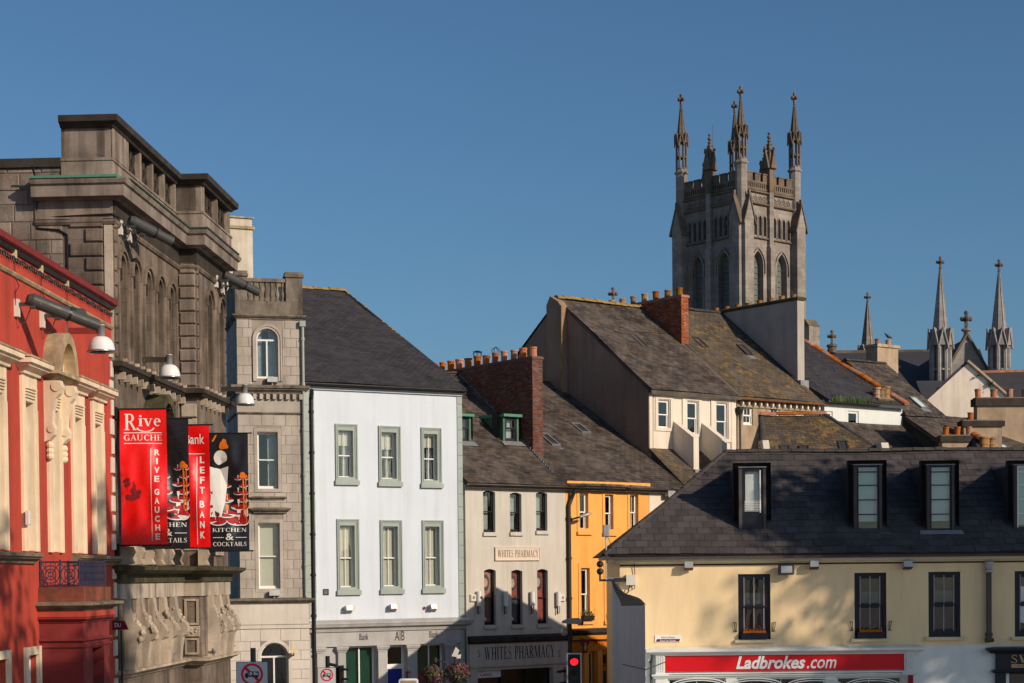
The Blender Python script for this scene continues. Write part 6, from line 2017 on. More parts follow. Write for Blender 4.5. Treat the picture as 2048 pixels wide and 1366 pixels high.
def bird(label, P, mat, s, rz, name, cat):
    t = thing(name, label, cat, P, rz)
    mb = MB()
    sec = [(-0.22, 0.02, 0.012), (-0.12, 0.06, 0.04), (-0.02, 0.11, 0.072), (0.07, 0.15, 0.07), (0.12, 0.20, 0.045), (0.15, 0.235, 0.042), (0.185, 0.24, 0.03), (0.21, 0.235, 0.008), (0.245, 0.225, 0.003)]
    n = 10
    vs, fs = [], []
    for x, z, r in sec:
        vs += [(x*s, r*math.cos(2*math.pi*i/n)*s, (z+r*math.sin(2*math.pi*i/n))*s) for i in range(n)]
    for k in range(len(sec)-1):
        fs += [(k*n+i, k*n+(i+1) % n, (k+1)*n+(i+1) % n, (k+1)*n+i) for i in range(n)]
    mb.add(vs, fs)
    mb.build('body', M[mat], t, True)
    for sd_ in (-1, 1):
        MB().prism([(-0.24*s, 0.03*s), (-0.05*s, 0.05*s), (0.08*s, 0.13*s), (0.03*s, 0.17*s), (-0.1*s, 0.12*s)], 'y', sd_*0.062*s, sd_*0.075*s).build('wing', M[mat], t)
        MB().tube([(0.02*s, sd_*0.03*s, 0.06*s), (0.03*s, sd_*0.03*s, -0.03*s), (0.06*s, sd_*0.03*s, -0.035*s)], 0.006*s, 5).build('leg', M['iron'], t)
    return t
pc = ct.matrix_basis @ Vector((0.35, 0, 3.58))
bird('black crow perched on a terracotta pot of the tan chimney', pc, 'crow', 1.15, rad(200), 'crow', 'bird')

# cream gabled house
GF = Fr(at(1935, 800, 116)[:2], rad(-7))
cg = fthing('cream_gable_house', 'cream rendered gable end with a slate roof, ferns growing on its verge', 'house', GF)
zap = GF.z(1935, 727)
sl_ = (zap-GF.z(1860, 795))/(0-GF.u(1860, 795))
hw = 8.0
mb = MB().prism([(-hw, 0), (-hw, zap-hw*sl_), (0, zap), (hw, zap-hw*sl_), (hw, 0)], 'y', 0, 0.4)
mb.build('gable_wall', M['cgable'], cg)
zr = zap+0.15
rf = MB().prism([(-hw, zap-hw*sl_), (0, zap), (hw, zap-hw*sl_), (hw, zap-hw*sl_+0.22), (0, zr+0.08), (-hw, zap-hw*sl_+0.22)], 'y', 0.05, 14)
rf.build('roof', M['slate'], cg)
MB().tube([(0, -0.1, zr), (hw, -0.1, zr-hw*sl_)], 0.12, 5).build('verge_fillet', M['brownr'], cg)
MB().quad((1.0, 4.0, zr-0.3), (14, 4.0, zr-0.3), (14, -0.3, zr-4.2), (4.6, -0.3, zr-4.2)).build('side_roof', M['slate'], cg)
bx(1.0, 14, 3.9, 4.1, zr-0.36, zr-0.2).build('side_ridge', M['ridge_t'], cg)
for px, py, n, s_ in ((1981, 767, 90, 0.34), (1959, 750, 26, 0.14), (1875, 776, 14, 0.12)):
    P = at(px, py, 115.7)
    fm = MB()
    for k in range(n):
        d_ = Vector((random.gauss(0, 1), random.gauss(0, 0.6), random.gauss(0, 1))).normalized()*random.random()*s_
        q = Vector((random.uniform(-1, 1), random.uniform(-1, 1), random.uniform(-1, 1))).normalized()
        x_ = q.orthogonal().normalized()*0.07
        y_ = q.cross(x_)
        fm.quad(d_-x_, d_-y_*0.5, d_+x_, d_+y_*0.5)
    o = fm.build('wall_fern', M['leaf'])
    o.location = P
    tag(o, 'green fern tuft rooted in the cream gable, '+{90: 'the large one on its verge', 26: 'a small one under the apex', 14: 'a tiny one by the valley'}[n], 'plant')
    stuff(o)

# roofs and stacks at the right, on the other side of the street
T2 = Fr(at(1890, 900, 84)[:2], T.phi)
q1 = fthing('right_slate_house', 'brown slate roofed house with two roof lights at the right edge', 'house', T2)
V2, Z2, S2_ = 7.2, 14.0, 0.62
z0_ = Z2-S2_*(V2+3)
mb = MB()
shell(mb, 5.6, 17, -3, 12, 0, z0_, True)
mb.build('wall', M['greyr'], q1)
roof_plane(q1, (5.6, -3, z0_), (17, -3, z0_), (17, V2, Z2), (5.6, V2, Z2), M['slate_b'], (0.34, 0.24))
ridge_tiles(q1, (5.6, V2, Z2+0.03), (17, V2, Z2+0.03), M['ridge_d'], 0.14, 0.4)
for px, py in ((2035, 862), (2035, 915)):
    skylight(q1, px, py, V2, Z2, S2_, T2, 0.65, 1.3, 'frost', 'lead')
squat_stack('broad brown chimney stack carrying four terracotta pots at the right edge', 2004, 797, 96, [(-1.3, 0), (-0.45, 0), (0.42, 0), (1.25, 0)], 2.9, 'brownr', 2.6, rad(4), 'terra', 'plain', 0.42, ps=1.05)
squat_stack('low brown chimney stack with a single terracotta pot', 1962, 842, 93, [(-0.55, 0)], 2.0, 'brownr', 2.0, rad(4), 'terra', 'plain', 0.30, ps=0.95)
squat_stack('brown chimney stack with three terracotta pots against the cream gable', 1918, 872, 90, [(-0.68, 0), (-0.1, 0), (0.5, 0)], 1.9, 'brownr', 2.4, rad(4), 'terra', 'plain', 0.30, ps=0.95)
# small hipped roof with orange ridge line and clusters of buff pots
T3 = Fr(at(1940, 900, 80)[:2], rad(30))
q2 = fthing('tile_ridged_outhouse', 'small slate roof with an orange tile hip descending between buff pot clusters', 'house', T3)
A_ = T3.w(0, 0, 0)
pa, pb_ = at(1948, 872, 82), at(2062, 945, 78)
inv = (Matrix.Translation((T3.O.x, T3.O.y, 0)) @ Matrix.Rotation(T3.phi, 4, 'Z')).inverted()
la, lb = inv @ pa, inv @ pb_
MB().add([la, lb, (lb.x-3.6, lb.y-1.5, 8.4), (la.x-2.6, la.y-1.5, 8.4), (la.x-2.6, la.y-1.5, 0), (lb.x-3.6, lb.y-1.5, 0), (lb.x+3, lb.y+3, 8.4), (lb.x+3, lb.y+3, 0), (la.x, la.y+4, 8.4)],
         [(0, 1, 2, 3), (3, 2, 5, 4), (1, 6, 2), (2, 6, 7, 5), (0, 8, 6, 1)]).build('roof', M['slate_b'], q2)
ridge_tiles(q2, la+Vector((0, 0, 0.05)), lb+Vector((0, 0, 0.05)), M['ridge_t'], 0.15, 0.26, 'hip_tiles')
squat_stack('small stack with a cluster of buff ringed pots on the orange tile hip', 1974, 900, 80, [(-0.25, 0), (0.02, 0.1), (0.25, -0.05)], 0.8, hgt=1.6)
squat_stack('low stack of buff ringed pots beside the roof light window at the right edge', 2030, 931, 77, [(-0.28, 0), (0.0, 0.1), (0.26, -0.05)], 0.85, hgt=1.6)

# ------------------------------------------------------------------ cathedral
F0 = at(1484, 600, 200)
tw = thing('cathedral_tower', 'tall square gothic cathedral tower with pinnacled corner turrets and battlements', 'tower', (F0.x, F0.y, 0), rad(40.8))
LT = 9.27
def tz(y): return at(1484, y, 200).z
def swap(mb_): 
    mb_.v = [(v[1], v[0], v[2]) for v in mb_.v]
    return mb_
zPar, zStr, zStr2, zStr3 = tz(374), tz(403), tz(471), tz(379)
zTop = tz(339)
bays = [(1.05, LT/2-0.42), (LT/2+0.42, LT-1.05)]
bigh, smallh = [], []
for a, b in bays:
    c_ = (a+b)/2
    bigh.append((c_-0.82, c_+0.82, 8, tz(496), 'pt'))
    n = 4
    for k in range(n):
        cc = a+(b-a)*(k+0.5)/n
        smallh.append((cc-0.24, cc+0.24, tz(466), tz(424), 'pt'))
for side in (0, 1):
    fx = swap if side else (lambda m_: m_)
    mb = MB()
    wall(mb, 0, LT, 0, zPar, bigh+smallh, 0.8)
    fx(mb).build('face_wall', M['tower'], tw)
    for a, b, c, d, k in bigh:
        cc = (a+b)/2
        mb = MB()
        zz = tz(640)
        while zz < d-0.3:
            mb.prism([(0.64, zz+0.06), (0.54, zz-0.02), (0.54, zz+0.02), (0.64, zz+0.12)], 'x', a, b)
            zz += 0.62
        lv = fx(mb).build('louvre', M['louvre'], tw)
        mb = MB().box(a, b, 0.63, 0.70, 8, d)
        sub(lv, 'louvre_back', fx(mb), M['louvre'])
        mb = MB()
        ring(mb, a+0.02, b-0.02, tz(640), d-0.02, 'pt', 0.30, 0.44, 0.2)
        ring(mb, a, b, tz(640), d, 'pt', -0.10, 0.05, 0.14)
        ring(mb, a-0.24, b+0.24, tz(540), d+0.26, 'pt', -0.22, 0.02, 0.13)
        fx(mb).build('arch_moulding', M['tower'], tw)
    for a, b, c, d, k in smallh:
        mb = MB()
        ring(mb, a, b, c, d, 'pt', -0.10, 0.02, 0.10)
        fx(mb).build('lancet_moulding', M['tower'], tw)
        mb = MB().prism([(0.0, c-0.25), (0.75, c+0.45), (0.75, c-0.3)], 'x', a-0.02, b+0.02)
        fx(mb).build('lancet_sill', M['tower'], tw)
        mb = MB().box(a-0.1, b+0.1, 0.6, 0.66, c, d)
        fx(mb).build('lancet_louvre', M['louvre'], tw)
        mb = MB().prism([(-0.24, c-0.30), (-0.02, c-0.30), (-0.02, c+0.05)], 'x', a-0.05, b+0.05)
        fx(mb).build('weathered_sill', M['tower'], tw)
    for z_, o_, h_ in ((zStr2, 0.25, 0.22), (zStr, 0.30, 0.30), (zStr3, 0.30, 0.28)):
        mb = MB()
        mb.prism([(0, z_-0.1), (-o_, z_), (-o_, z_+h_*0.5), (0, z_+h_)], 'x', 0, LT)
        fx(mb).build('string_course', M['tower_d'], tw)
    # frieze of little trefoil arches
    for a, b in bays:
        for k in range(4):
            cc = a+(b-a)*(k+0.5)/4
            w_ = (b-a)/8*0.8
            mb = MB()
            ring(mb, cc-w_, cc+w_, tz(396), tz(384), 'pt', -0.10, 0.02, 0.07, 10)
            for dx, dz in ((0, 0.28), (-0.18, -0.02), (0.18, -0.02)):
                pts = [(cc+dx+0.13*math.cos(j*math.pi/5), -0.05, tz(393)+dz+0.13*math.sin(j*math.pi/5)) for j in range(11)]
                mb.tube(pts, 0.04, 5)
            fx(mb).build('trefoil_arch', M['tower'], tw)
    # pierced parapet and battlements
    zp1 = zPar+(zTop-zPar)*0.52
    for a, b in bays:
        mb = MB()
        n = 12
        st = (b-a+0.8)/n
        a_ = a-0.4
        mb.box(a_, b+0.4, -0.12, 0.28, zPar, zPar+0.28)
        mb.box(a_, b+0.4, -0.12, 0.28, zp1-0.22, zp1)
        for k in range(n+1):
            mb.box(a_+k*st-0.09, a_+k*st+0.09, -0.10, 0.26, zPar+0.28, zp1-0.22)
        mb.box(a_, b+0.4, 0.20, 0.25, zPar+0.28, zp1-0.22)
        pa_ = fx(mb).build('pierced_parapet', M['tower_d'], tw)
        for k in range(3):
            s0 = a_+(b-a+0.8)*(k+0.16)/3
            s1 = a_+(b-a+0.8)*(k+0.84)/3
            mb = MB().box(s0, s1, -0.10, 0.26, zp1+0.002, zTop-0.14).box(s0-0.06, s1+0.06, -0.17, 0.33, zTop-0.14, zTop)
            for j in (0.3, 0.6):
                mb.box(s0+(s1-s0)*j, s0+(s1-s0)*(j+0.14), -0.13, -0.095, zp1+0.15, zTop-0.3)
            sub(pa_, 'merlon', fx(mb), M['tower_d'])
    # buttresses on this face: corners and middle
    for c_, hw_, o_, zt_ in ((0.25, 0.72, 0.95, tz(440)), (LT-0.25, 0.72, 0.95, tz(440))):
        mb = MB().box(c_-hw_, c_+hw_, -o_, 0.0, 0, zt_)
        bt_ = fx(mb).build('corner_buttress', M['tower'], tw)
        mb = MB()
        zp = tz(394)
        mb.prism([(c_-hw_-0.05, zt_), (c_+hw_+0.05, zt_), (c_, zp)], 'y', -o_-0.04, 0.6)
        sub(bt_, 'gablet', fx(mb), M['tower'])
        mb = MB()
        for s_ in (-1, 1):
            mb.prism([(c_, zp), (c_, zp+0.3), (c_+s_*(hw_+0.35), zt_-0.45), (c_+s_*(hw_+0.22), zt_-0.55)], 'y', -o_-0.16, 0.6)
        mb.box(c_-0.12, c_+0.12, -o_-0.1, -o_+0.2, zp+0.1, zp+0.7)
        sub(bt_, 'gablet_coping', fx(mb), M['tower_d'])
    c_ = LT/2
    mb = MB().box(c_-0.40, c_+0.40, -0.55, 0, 0, tz(490)).prism([(-0.55, tz(490)), (0, tz(490)), (0, tz(482)), (-0.38, tz(482))], 'x', c_-0.4, c_+0.4).box(c_-0.34, c_+0.34, -0.38, 0, tz(482), tz(376)).box(c_-0.36, c_+0.36, -0.42, 0.3, tz(376), tz(332))
    fx(mb).build('middle_buttress', M['tower'], tw)
# hidden far faces and roof deck
mb = MB()
mb.quad((LT, 0, 0), (LT, LT, 0), (LT, LT, zPar), (LT, 0, zPar))
mb.quad((0, LT, 0), (LT, LT, 0), (LT, LT, zPar), (0, LT, zPar))
mb.quad((0, 0, zPar), (LT, 0, zPar), (LT, LT, zPar), (0, LT, zPar))
mb.build('far_walls', M['tower'], tw)
for sw_ in (0, 1):
    mb = MB()
    n = 7
    mb.box(0.6, LT-0.6, LT-0.28, LT+0.12, zPar, zPar+1.1)
    for k in range(n):
        s0 = 0.7+(LT-1.4)*k/n
        mb.box(s0+0.12, s0+(LT-1.4)/n-0.2, LT-0.28, LT+0.12, zPar+1.1, zTop)
    (swap(mb) if sw_ else mb).build('far_parapet', M['tower_d'], tw)
def octa(r, z, c): return [(c[0]+r*math.cos(math.pi/8+i*math.pi/4), c[1]+r*math.sin(math.pi/8+i*math.pi/4), z) for i in range(8)]
def finial(par, c, z, s, mat):
    mb = MB()
    mb.cyl((c[0], c[1], z-0.3*s), (c[0], c[1], z+0.25*s), 0.09*s, 0.07*s, 8)
    mb.cyl((c[0], c[1], z), (c[0], c[1], z+0.12*s), 0.17*s, 0.17*s, 8)
    zc_ = z+0.75*s
    mb.box(c[0]-0.11*s, c[0]+0.11*s, c[1]-0.11*s, c[1]+0.11*s, z+0.2*s, z+1.2*s)
    for dx, dy in ((1, 0), (-1, 0), (0, 1), (0, -1)):
        mb.ball((c[0]+dx*0.30*s, c[1]+dy*0.30*s, zc_), 0.19*s, 8)
        mb.cyl((c[0], c[1], zc_), (c[0]+dx*0.3*s, c[1]+dy*0.3*s, zc_), 0.11*s, 0.11*s, 6)
    mb.ball((c[0], c[1], z+1.22*s), 0.17*s, 8)
    mb.ball((c[0], c[1], zc_), 0.17*s, 8)
    return mb.build('cross_finial', mat, par)
def turret(par, c, z0, zl, zg, zs, zt, r, mat, matd, gab=8, openwork=True, spire=None):
    """octagonal turret: shaft to zl, open lantern to zg, ring of gablets, spirelet from zs to zt, finial"""
    mb = MB().lathe([(r, z0), (r, zl-0.25), (r*1.25, zl-0.1), (r*1.25, zl+0.05), (r*1.0, zl+0.15), (r*1.0, zl+0.5)], (c[0], c[1], 0), 8)
    tr = mb.build('corner_turret', mat, par)
    mb = MB()
    for i in range(8):
        a = math.pi/8+i*math.pi/4
        p = (c[0]+r*0.88*math.cos(a), c[1]+r*0.88*math.sin(a))
        mb.cyl((*p, zl+0.4), (*p, zg), 0.17*r/0.85, 0.17*r/0.85, 6)
    zm = (zl+zg)/2
    mb.lathe([(r*0.98, zm-0.10), (r*0.98, zm+0.10), (r*0.78, zm+0.10), (r*0.78, zm-0.10), (r*0.98, zm-0.10)], (c[0], c[1], 0), 8)
    if not openwork:
        mb.lathe([(r*0.72, zl+0.4), (r*0.72, zg)], (c[0], c[1], 0), 8)
    sub(tr, 'lantern', mb, matd)
    mb = MB()
    hh = (zs-zg)
    for i in range(8):
        a = i*math.pi/4
        dx, dy = math.cos(a), math.sin(a)
        tx, ty = -dy, dx
        w2 = r*0.44
        def pt(o, s, z): return (c[0]+dx*o+tx*s, c[1]+dy*o+ty*s, z)
        o1, o2 = r*1.10, r*0.5
        mb.add([pt(o1, -w2, zg-0.1), pt(o1, w2, zg-0.1), pt(o1, 0, zs+hh*0.45), pt(o2, -w2, zg-0.1), pt(o2, w2, zg-0.1), pt(o2, 0, zs+hh*0.45)], [(0, 1, 2), (3, 5, 4), (0, 2, 5, 3), (1, 4, 5, 2), (0, 3, 4, 1)])
        for s_ in (-1, 1):
            mb.cyl(pt(o1+0.04, s_*w2*1.15, zg-0.5), pt(o1+0.04, 0, zs+hh*0.5), 0.085*r/0.85, 0.085*r/0.85, 5)
    sub(tr, 'gablets', mb, matd)
    mb = MB().add(octa(r*0.86, zg, c)+octa(0.10, zt, c), [(i, (i+1) % 8, 8+(i+1) % 8, 8+i) for i in range(8)]+[tuple(range(8, 16))])
    for i in range(8):
        mb.cyl(octa(r*0.86, zg, c)[i], octa(0.11, zt, c)[i], 0.06, 0.04, 5)
    sp_ = mb.build('spirelet', spire or matd, tr)
    return tr
for (x, y), dz in (((0.1, 0.1), 0.0), ((LT-0.1, 0.1), 0.8), ((0.1, LT-0.1), 1.0), ((LT-0.1, LT-0.1), 1.7)):
    turret(tw, (x, y), tz(440), tz(324)+dz*0.4, tz(268)+dz*0.8, tz(256)+dz*0.8, tz(198)+dz, 0.66, M['tower'], M['tower_d'])
    finial(tw, (x, y), tz(196)+dz, 1.0, M['tower_d'])
# crocketed pinnacles over the middle of each face
for (x, y) in ((LT/2, -0.05), (-0.05, LT/2), (LT/2, LT), (LT, LT/2)):
    z0, z1, zt = tz(334), tz(300), tz(262)
    mb = MB().box(x-0.42, x+0.42, y-0.42, y+0.42, zPar, z1)
    pn = mb.build('middle_pinnacle', M['tower_d'], tw)
    mb = MB()
    for dx, dy in ((1, 0), (-1, 0), (0, 1), (0, -1)):
        tx, ty = -dy, dx
        def pt(o, s, z): return (x+dx*o+tx*s, y+dy*o+ty*s, z)
        mb.add([pt(0.72, -0.5, z0+0.4), pt(0.72, 0.5, z0+0.4), pt(0.72, 0, z1+0.6), pt(0, -0.5, z0+0.4), pt(0, 0.5, z0+0.4), pt(0, 0, z1+0.6)], [(0, 1, 2), (0, 2, 5, 3), (1, 4, 5, 2), (0, 3, 4, 1)])
        mb.ball(pt(0.72, 0, z1+0.75), 0.16, 6)
    sub(pn, 'gablets', mb, M['tower_d'])
    mb = MB().add([(x-.42, y-.42, z1), (x+.42, y-.42, z1), (x+.42, y+.42, z1), (x-.42, y+.42, z1), (x, y, zt)], [(0, 1, 4), (1, 2, 4), (2, 3, 4), (3, 0, 4)])
    for k in range(4):
        f_ = 0.2+0.2*k
        for dx, dy in ((1, 1), (1, -1), (-1, 1), (-1, -1)):
            mb.ball((x+dx*.42*(1-f_), y+dy*.42*(1-f_), z1+(zt-z1)*f_), 0.12, 6)
    mb.ball((x, y, zt), 0.24, 8).ball((x, y, zt+0.42), 0.17, 8).cyl((x, y, zt), (x, y, zt+0.4), 0.07, 0.07, 6)
    sub(pn, 'crocketed_spirelet', mb, M['tower_d'])
P = tw.matrix_basis.inverted() @ at(1426, 300, 206)
rod = MB().cyl((P.x, P.y, zPar), (P.x, P.y, tz(262)), 0.05, 0.05, 6)
rod.build('mast', M['iron'], tw)
MB().cyl((P.x, P.y, tz(262)), (P.x, P.y, tz(222)), 0.025, 0.025, 6).build('aerial', M['grey_m'], tw)
# buttress foot seen right of the pale chimney wall
P = tw.matrix_basis.inverted() @ at(1612, 640, 205)
bx(P.x-0.9, P.x+0.9, P.y-1.2, P.y+0.6, 0, at(1612, 655, 205).z).build('buttress_foot', M['tower'], tw)
MB().prism([(P.y-1.25, at(1612, 655, 205).z), (P.y+0.6, at(1612, 655, 205).z), (P.y+0.6, at(1612, 640, 205).z), (P.y-0.6, at(1612, 640, 205).z)], 'x', P.x-0.95, P.x+0.95).build('buttress_weathering', M['tower_d'], tw)

# nave and its spired turrets
nv = thing('cathedral_nave', 'cathedral nave with a dark slate roof, cross finials and pale spired turrets', 'church', (0, 0, 0))
def NX(px, py, Y):
    return at(px, py, Y)
zr0 = NX(1664, 706, 205).z
zr1 = zr0
xl, xr = NX(1640, 706, 205).x, NX(1960, 706, 205).x
mb = MB().add([(xl, 196, zr0-7.5), (xr, 196, zr0-7.5), (xr, 205, zr0+0.3), (xl, 205, zr0), (xl, 214, zr0-7.5), (xr, 214, zr0-7.5)], [(0, 1, 2, 3), (3, 2, 5, 4), (0, 3, 4), (1, 5, 2)])
mb.build('nave_roof', M['cath_roof'], nv)
bx(xl, xr, 204.85, 205.15, zr0-0.05, zr0+0.28).build('nave_ridge', M['tower_d'], nv)
bx(xl, xr, 196.2, 213.8, 0, zr0-7.5).build('nave_wall', M['spire'], nv)
z2 = NX(1850, 764, 192).z
mb = MB().add([(xl+8, 186, z2-4), (xr+10, 186, z2-4), (xr+10, 192, z2), (xl+8, 192, z2)], [(0, 1, 2, 3)])
mb.box(xl+8, xr+10, 191.9, 192.1, z2-0.1, z2+0.12)
mb.build('aisle_roof', M['cath_roof'], nv)
bx(xl+8, xr+10, 186.2, 196, 0, z2-4).build('aisle_wall', M['spire'], nv)
# transept gable
gx, gz = NX(1934, 672, 197).x, NX(1934, 672, 197).z
mb = MB().prism([(gx-5.5, gz-9.5), (gx, gz), (gx+5.5, gz-9.5)], 'y', 197, 197.7)
mb.build('transept_gable', M['spire'], nv)
mb = MB()
for s_ in (-1, 1):
    mb.prism([(gx, gz), (gx, gz+0.45), (gx+s_*5.7, gz-9.4), (gx+s_*5.5, gz-9.8)], 'y', 196.8, 197.9)
mb.build('gable_coping', M['tower_d'], nv)
mb = MB().add([(gx-5.3, 197.5, gz-9.3), (gx, 197.5, gz-0.2), (gx+5.3, 197.5, gz-9.3), (gx-5.3, 206, gz-9.3), (gx, 206, gz-0.2), (gx+5.3, 206, gz-9.3)], [(0, 1, 4, 3), (1, 2, 5, 4)])
mb.build('transept_roof', M['cath_roof'], nv)
mb = MB().lathe([(0.3, 0), (0.3, 0.7), (0.55, 0.8), (0.55, 1.0), (0.2, 1.1)], (gx, 197.3, gz-0.2), 8)
mb.build('cross_base', M['spire'], nv)
finial(nv, (gx, 197.3), gz+0.8, 1.45, M['tower_d'])
for px, yc in ((1880.5, 540), (1998, 546)):
    P = NX(px, yc, 196)
    turret(nv, (P.x, 196), P.z-20, NX(px, 790, 196).z, NX(px, 690, 196).z, NX(px, 668, 196).z, P.z, 1.12, M['spire'], M['spire'], openwork=False, spire=M['spire'])
    finial(nv, (P.x, 196), P.z+0.1, 1.0, M['tower_d'])
P = NX(1735, 606, 212)
turret(nv, (P.x, 212), P.z-12, NX(1735, 740, 212).z, NX(1735, 705, 212).z, NX(1735, 695, 212).z, P.z, 0.95, M['tower'], M['tower'], openwork=False, spire=M['tower'])
finial(nv, (P.x, 212), P.z, 0.9, M['tower_d'])
P = NX(1664, 695, 205)
MB().lathe([(0.5, -0.6), (0.5, 0.0), (0.62, 0.1), (0.62, 0.3), (0.3, 0.4)], (P.x, 205, P.z), 8).build('cross_base', M['tower_d'], nv)
finial(nv, (P.x, 205), P.z+0.4, 1.15, M['tower_d'])
P = at(1226, 604, 160)
t = thing('cross_finial', 'stone cross finial just showing above the first pot of the orange brick chimney', 'finial', (P.x, P.y, P.z-6))
bx(-0.25, 0.25, -0.25, 0.25, 0, 6).build('shaft', M['tower'], t)
finial(t, (0, 0), 6.0, 0.95, M['tower_d'])
# ------------------------------------------------------------------ yellow corner building
Y = Fr.two((1240, 1200), 65, (2048, 1200), 65)
yel = fthing('yellow_corner_building', 'pale yellow two-storey corner building with dark hipped slate roof and dormers', 'building', Y)
YR = 19.0
yw = [Y.rect(*q) for q in ((1476.5, 1148, 1541, 1279), (1709, 1145.5, 1773, 1277), (1857, 1143.5, 1921, 1274), (2029.5, 1142, 2094, 1273))]
ZEV = 6.66
zy = Y.z(1600, 1293)
mb = MB()
wall(mb, 0.0, YR, zy, ZEV-0.05, yw, 0.16)
shell(mb, 0.0, YR, 0, 9.2, 0, ZEV-0.05)
mb.build('wall', M['yellow'], yel)
wb = MB()
sx0, sx1 = Y.u(1308, 1320), Y.u(1832, 1320)
sx2 = Y.u(1988, 1320)
for i, (a, b, c, d) in enumerate(yw):
    w = window(yel, a, b, c+0.0, d, 0.07, M['navy'], fw=0.16, rail=0.5, bt=0, bb=0, room=0.5, bot=0.20)
    sub(w, 'sill', bx(a-0.13, b+0.14, -0.12, 0.16, c-0.11, c-0.002), M['cream_pl'])
    br_ = MB()
    zm = (c+d)/2
    for k, f_ in enumerate((0.12, 0.5, 0.88)):
        x = a+0.11+(b-a-0.22)*f_
        br_.box(x-0.014, x+0.014, 0.075, 0.10, zm+0.03, d-0.12)
        br_.box(x-0.014, x+0.014, 0.12, 0.145, c+0.22, zm-0.03)
    sub(w, 'glazing_bars', br_, pbr('faded_pink_bars', (0.42, 0.30, 0.30), 0.6, 0.1, bump=0))
    if i < 3:
        for k in range(26):
            zz = c+0.12+(d-c-0.24)*k/26
            bx(a+0.10, b-0.10, 0.20, 0.235, zz, zz+0.045).build('blind_slat', M['slatb'], w)
        sb = bx(a+0.12, b-0.20, 0.165, 0.17, zm+0.08, zm+0.50).build('window_sticker', pbr('dark_grey_sticker', (0.07, 0.085, 0.085), 0.5, 0.1, bump=0), w)
        letters(w, 'SWANS', a+0.22, b-0.32, zm+0.22, zm+0.36, 0.163, M['ink'], True, name='sticker_lettering')
    else:
        bx(a+0.06, b, 0.165, 0.17, zm+0.05, d-0.55).build('paper_notice', M['sign_white'], w)
        bx(a+0.06, b, 0.165, 0.17, c+0.5, zm-0.05).build('paper_notice', M['sign_white'], w)
    if i in (0, 1):
        t = thing('window_trough', 'terracotta trough of marigolds in the yellow building window, %s' % ('the one above the red fascia lettering' if i == 0 else 'the one beside the fascia end'), 'flower box', Y.w((a+b)/2, -0.02, c+0.02), Y.phi, 'window troughs on the yellow building')
        bx(-0.42, 0.40, -0.14, 0.04, 0.22, 0.30).build('trough', M['ridge_t'], t)
        bx(-0.50, 0.48, -0.16, 0.06, 0.0, 0.22).build('box_front', M['navy'], t)
        for nm, m_, n in (('foliage', 'leaf', 40), ('flowers', 'petal_y', 26)):
            fm = MB()
            for k in range(n):
                p = Vector((random.uniform(-0.40, 0.38), random.uniform(-0.12, 0.02), 0.30+abs(random.gauss(0, 0.05))))
                q = Vector((random.uniform(-1, 1), random.uniform(-1, 1), random.uniform(-1, 1))).normalized()
                x_ = q.orthogonal().normalized()*0.032
                y_ = q.cross(x_)
                fm.quad(p-x_, p-y_*0.7, p+x_, p+y_*0.7)
            stuff(fm.build(nm, M[m_] if nm != 'flowers' else M['ban_orange'], t))
        for s_, x in ((-1, a-0.05), (1, b+0.05)):
            mb = MB().tube([(x, -0.02, c+0.30), (x+s_*0.14, -0.05, c+0.30)], 0.012, 5).tube([(x+s_*0.03, -0.04, c+0.28), (x+s_*0.03, -0.04, c+0.62), (x+s_*0.13, -0.05, c+0.62), (x+s_*0.05, -0.05, c+0.30)], 0.012, 5)
            mb.build('guard_bracket', M['iron'], w)
MB().sweep([(-0.02, ZEV-0.32), (0.06, ZEV-0.32), (0.08, ZEV-0.27), (0.24, ZEV-0.25), (0.24, ZEV-0.10), (-0.02, ZEV-0.10)], [(0.0, 3), (0.0, 0), (YR, 0)]).build('eaves_moulding', M['cream_pl'], yel)
MB().sweep(SLAB(0.012, ZEV-0.385, ZEV-0.33), [(0.0, 0), (YR, 0)]).build('eaves_cable', M['iron'], yel)
MB().sweep([(0.22, ZEV-0.12), (0.36, ZEV-0.12), (0.40, ZEV+0.0), (0.30, ZEV-0.02)], [(0.0, 8), (0.0, 0), (YR, 0)]).build('gutter', M['black'], yel)
# roof: front slope with each slate laid, hips and low rear ridge
SY = 0.794
VE = -0.38
def zY(v): return ZEV+SY*(v-VE)
uE = -0.58
VL = 4.6
uL0 = uE+VL-VE
prof = [(uE, VE), (YR+0.3, VE), (YR+0.3, VL), (uL0, VL)]
Sx = Vector((1, 0, 0))
Ty = Vector((0, 1, SY)).normalized()
kk = math.sqrt(1+SY*SY)
mb = MB()
top = [Vector((u, v, zY(v))) for u, v in prof]
mb.add(top+[p-Vector((0, 0, 0.15)) for p in top], [(0, 1, 2, 3), (7, 6, 5, 4)]+[(i, (i+1) % 4, 4+(i+1) % 4, 4+i) for i in range(4)])
rf = mb.build('roof', M['slate_y'], yel)
poly = [(u-uE, (v-VE)*kk) for u, v in prof]
# dormers first, so slates under them can stay
dorm = []
for x0, x1, yb, yt, kind in ((1486, 1525, 1062, 935, 0), (1716, 1757, 1063, 930, 1), (1862, 1902, 1062, 930, 1), (2036, 2078, 1060, 930, 2)):
    u_, v_, z_ = roofhit((x0+x1)/2, yb, VE, ZEV, SY, Y)
    dorm.append((Y.u(x0, 1000, v_), Y.u(x1, 1000, v_), v_, z_, Y.z((x0+x1)/2, yt, v_), kind))
slate_field(rf, Vector((uE, VE, ZEV+0.004)), Sx, Ty, poly, 0.46, 0.385, M['slate_y'], thick=0.018, indiv=300, key=lambda c: (c[5]*0.385+(0.0 if c[0] < 16.2 else 50)))
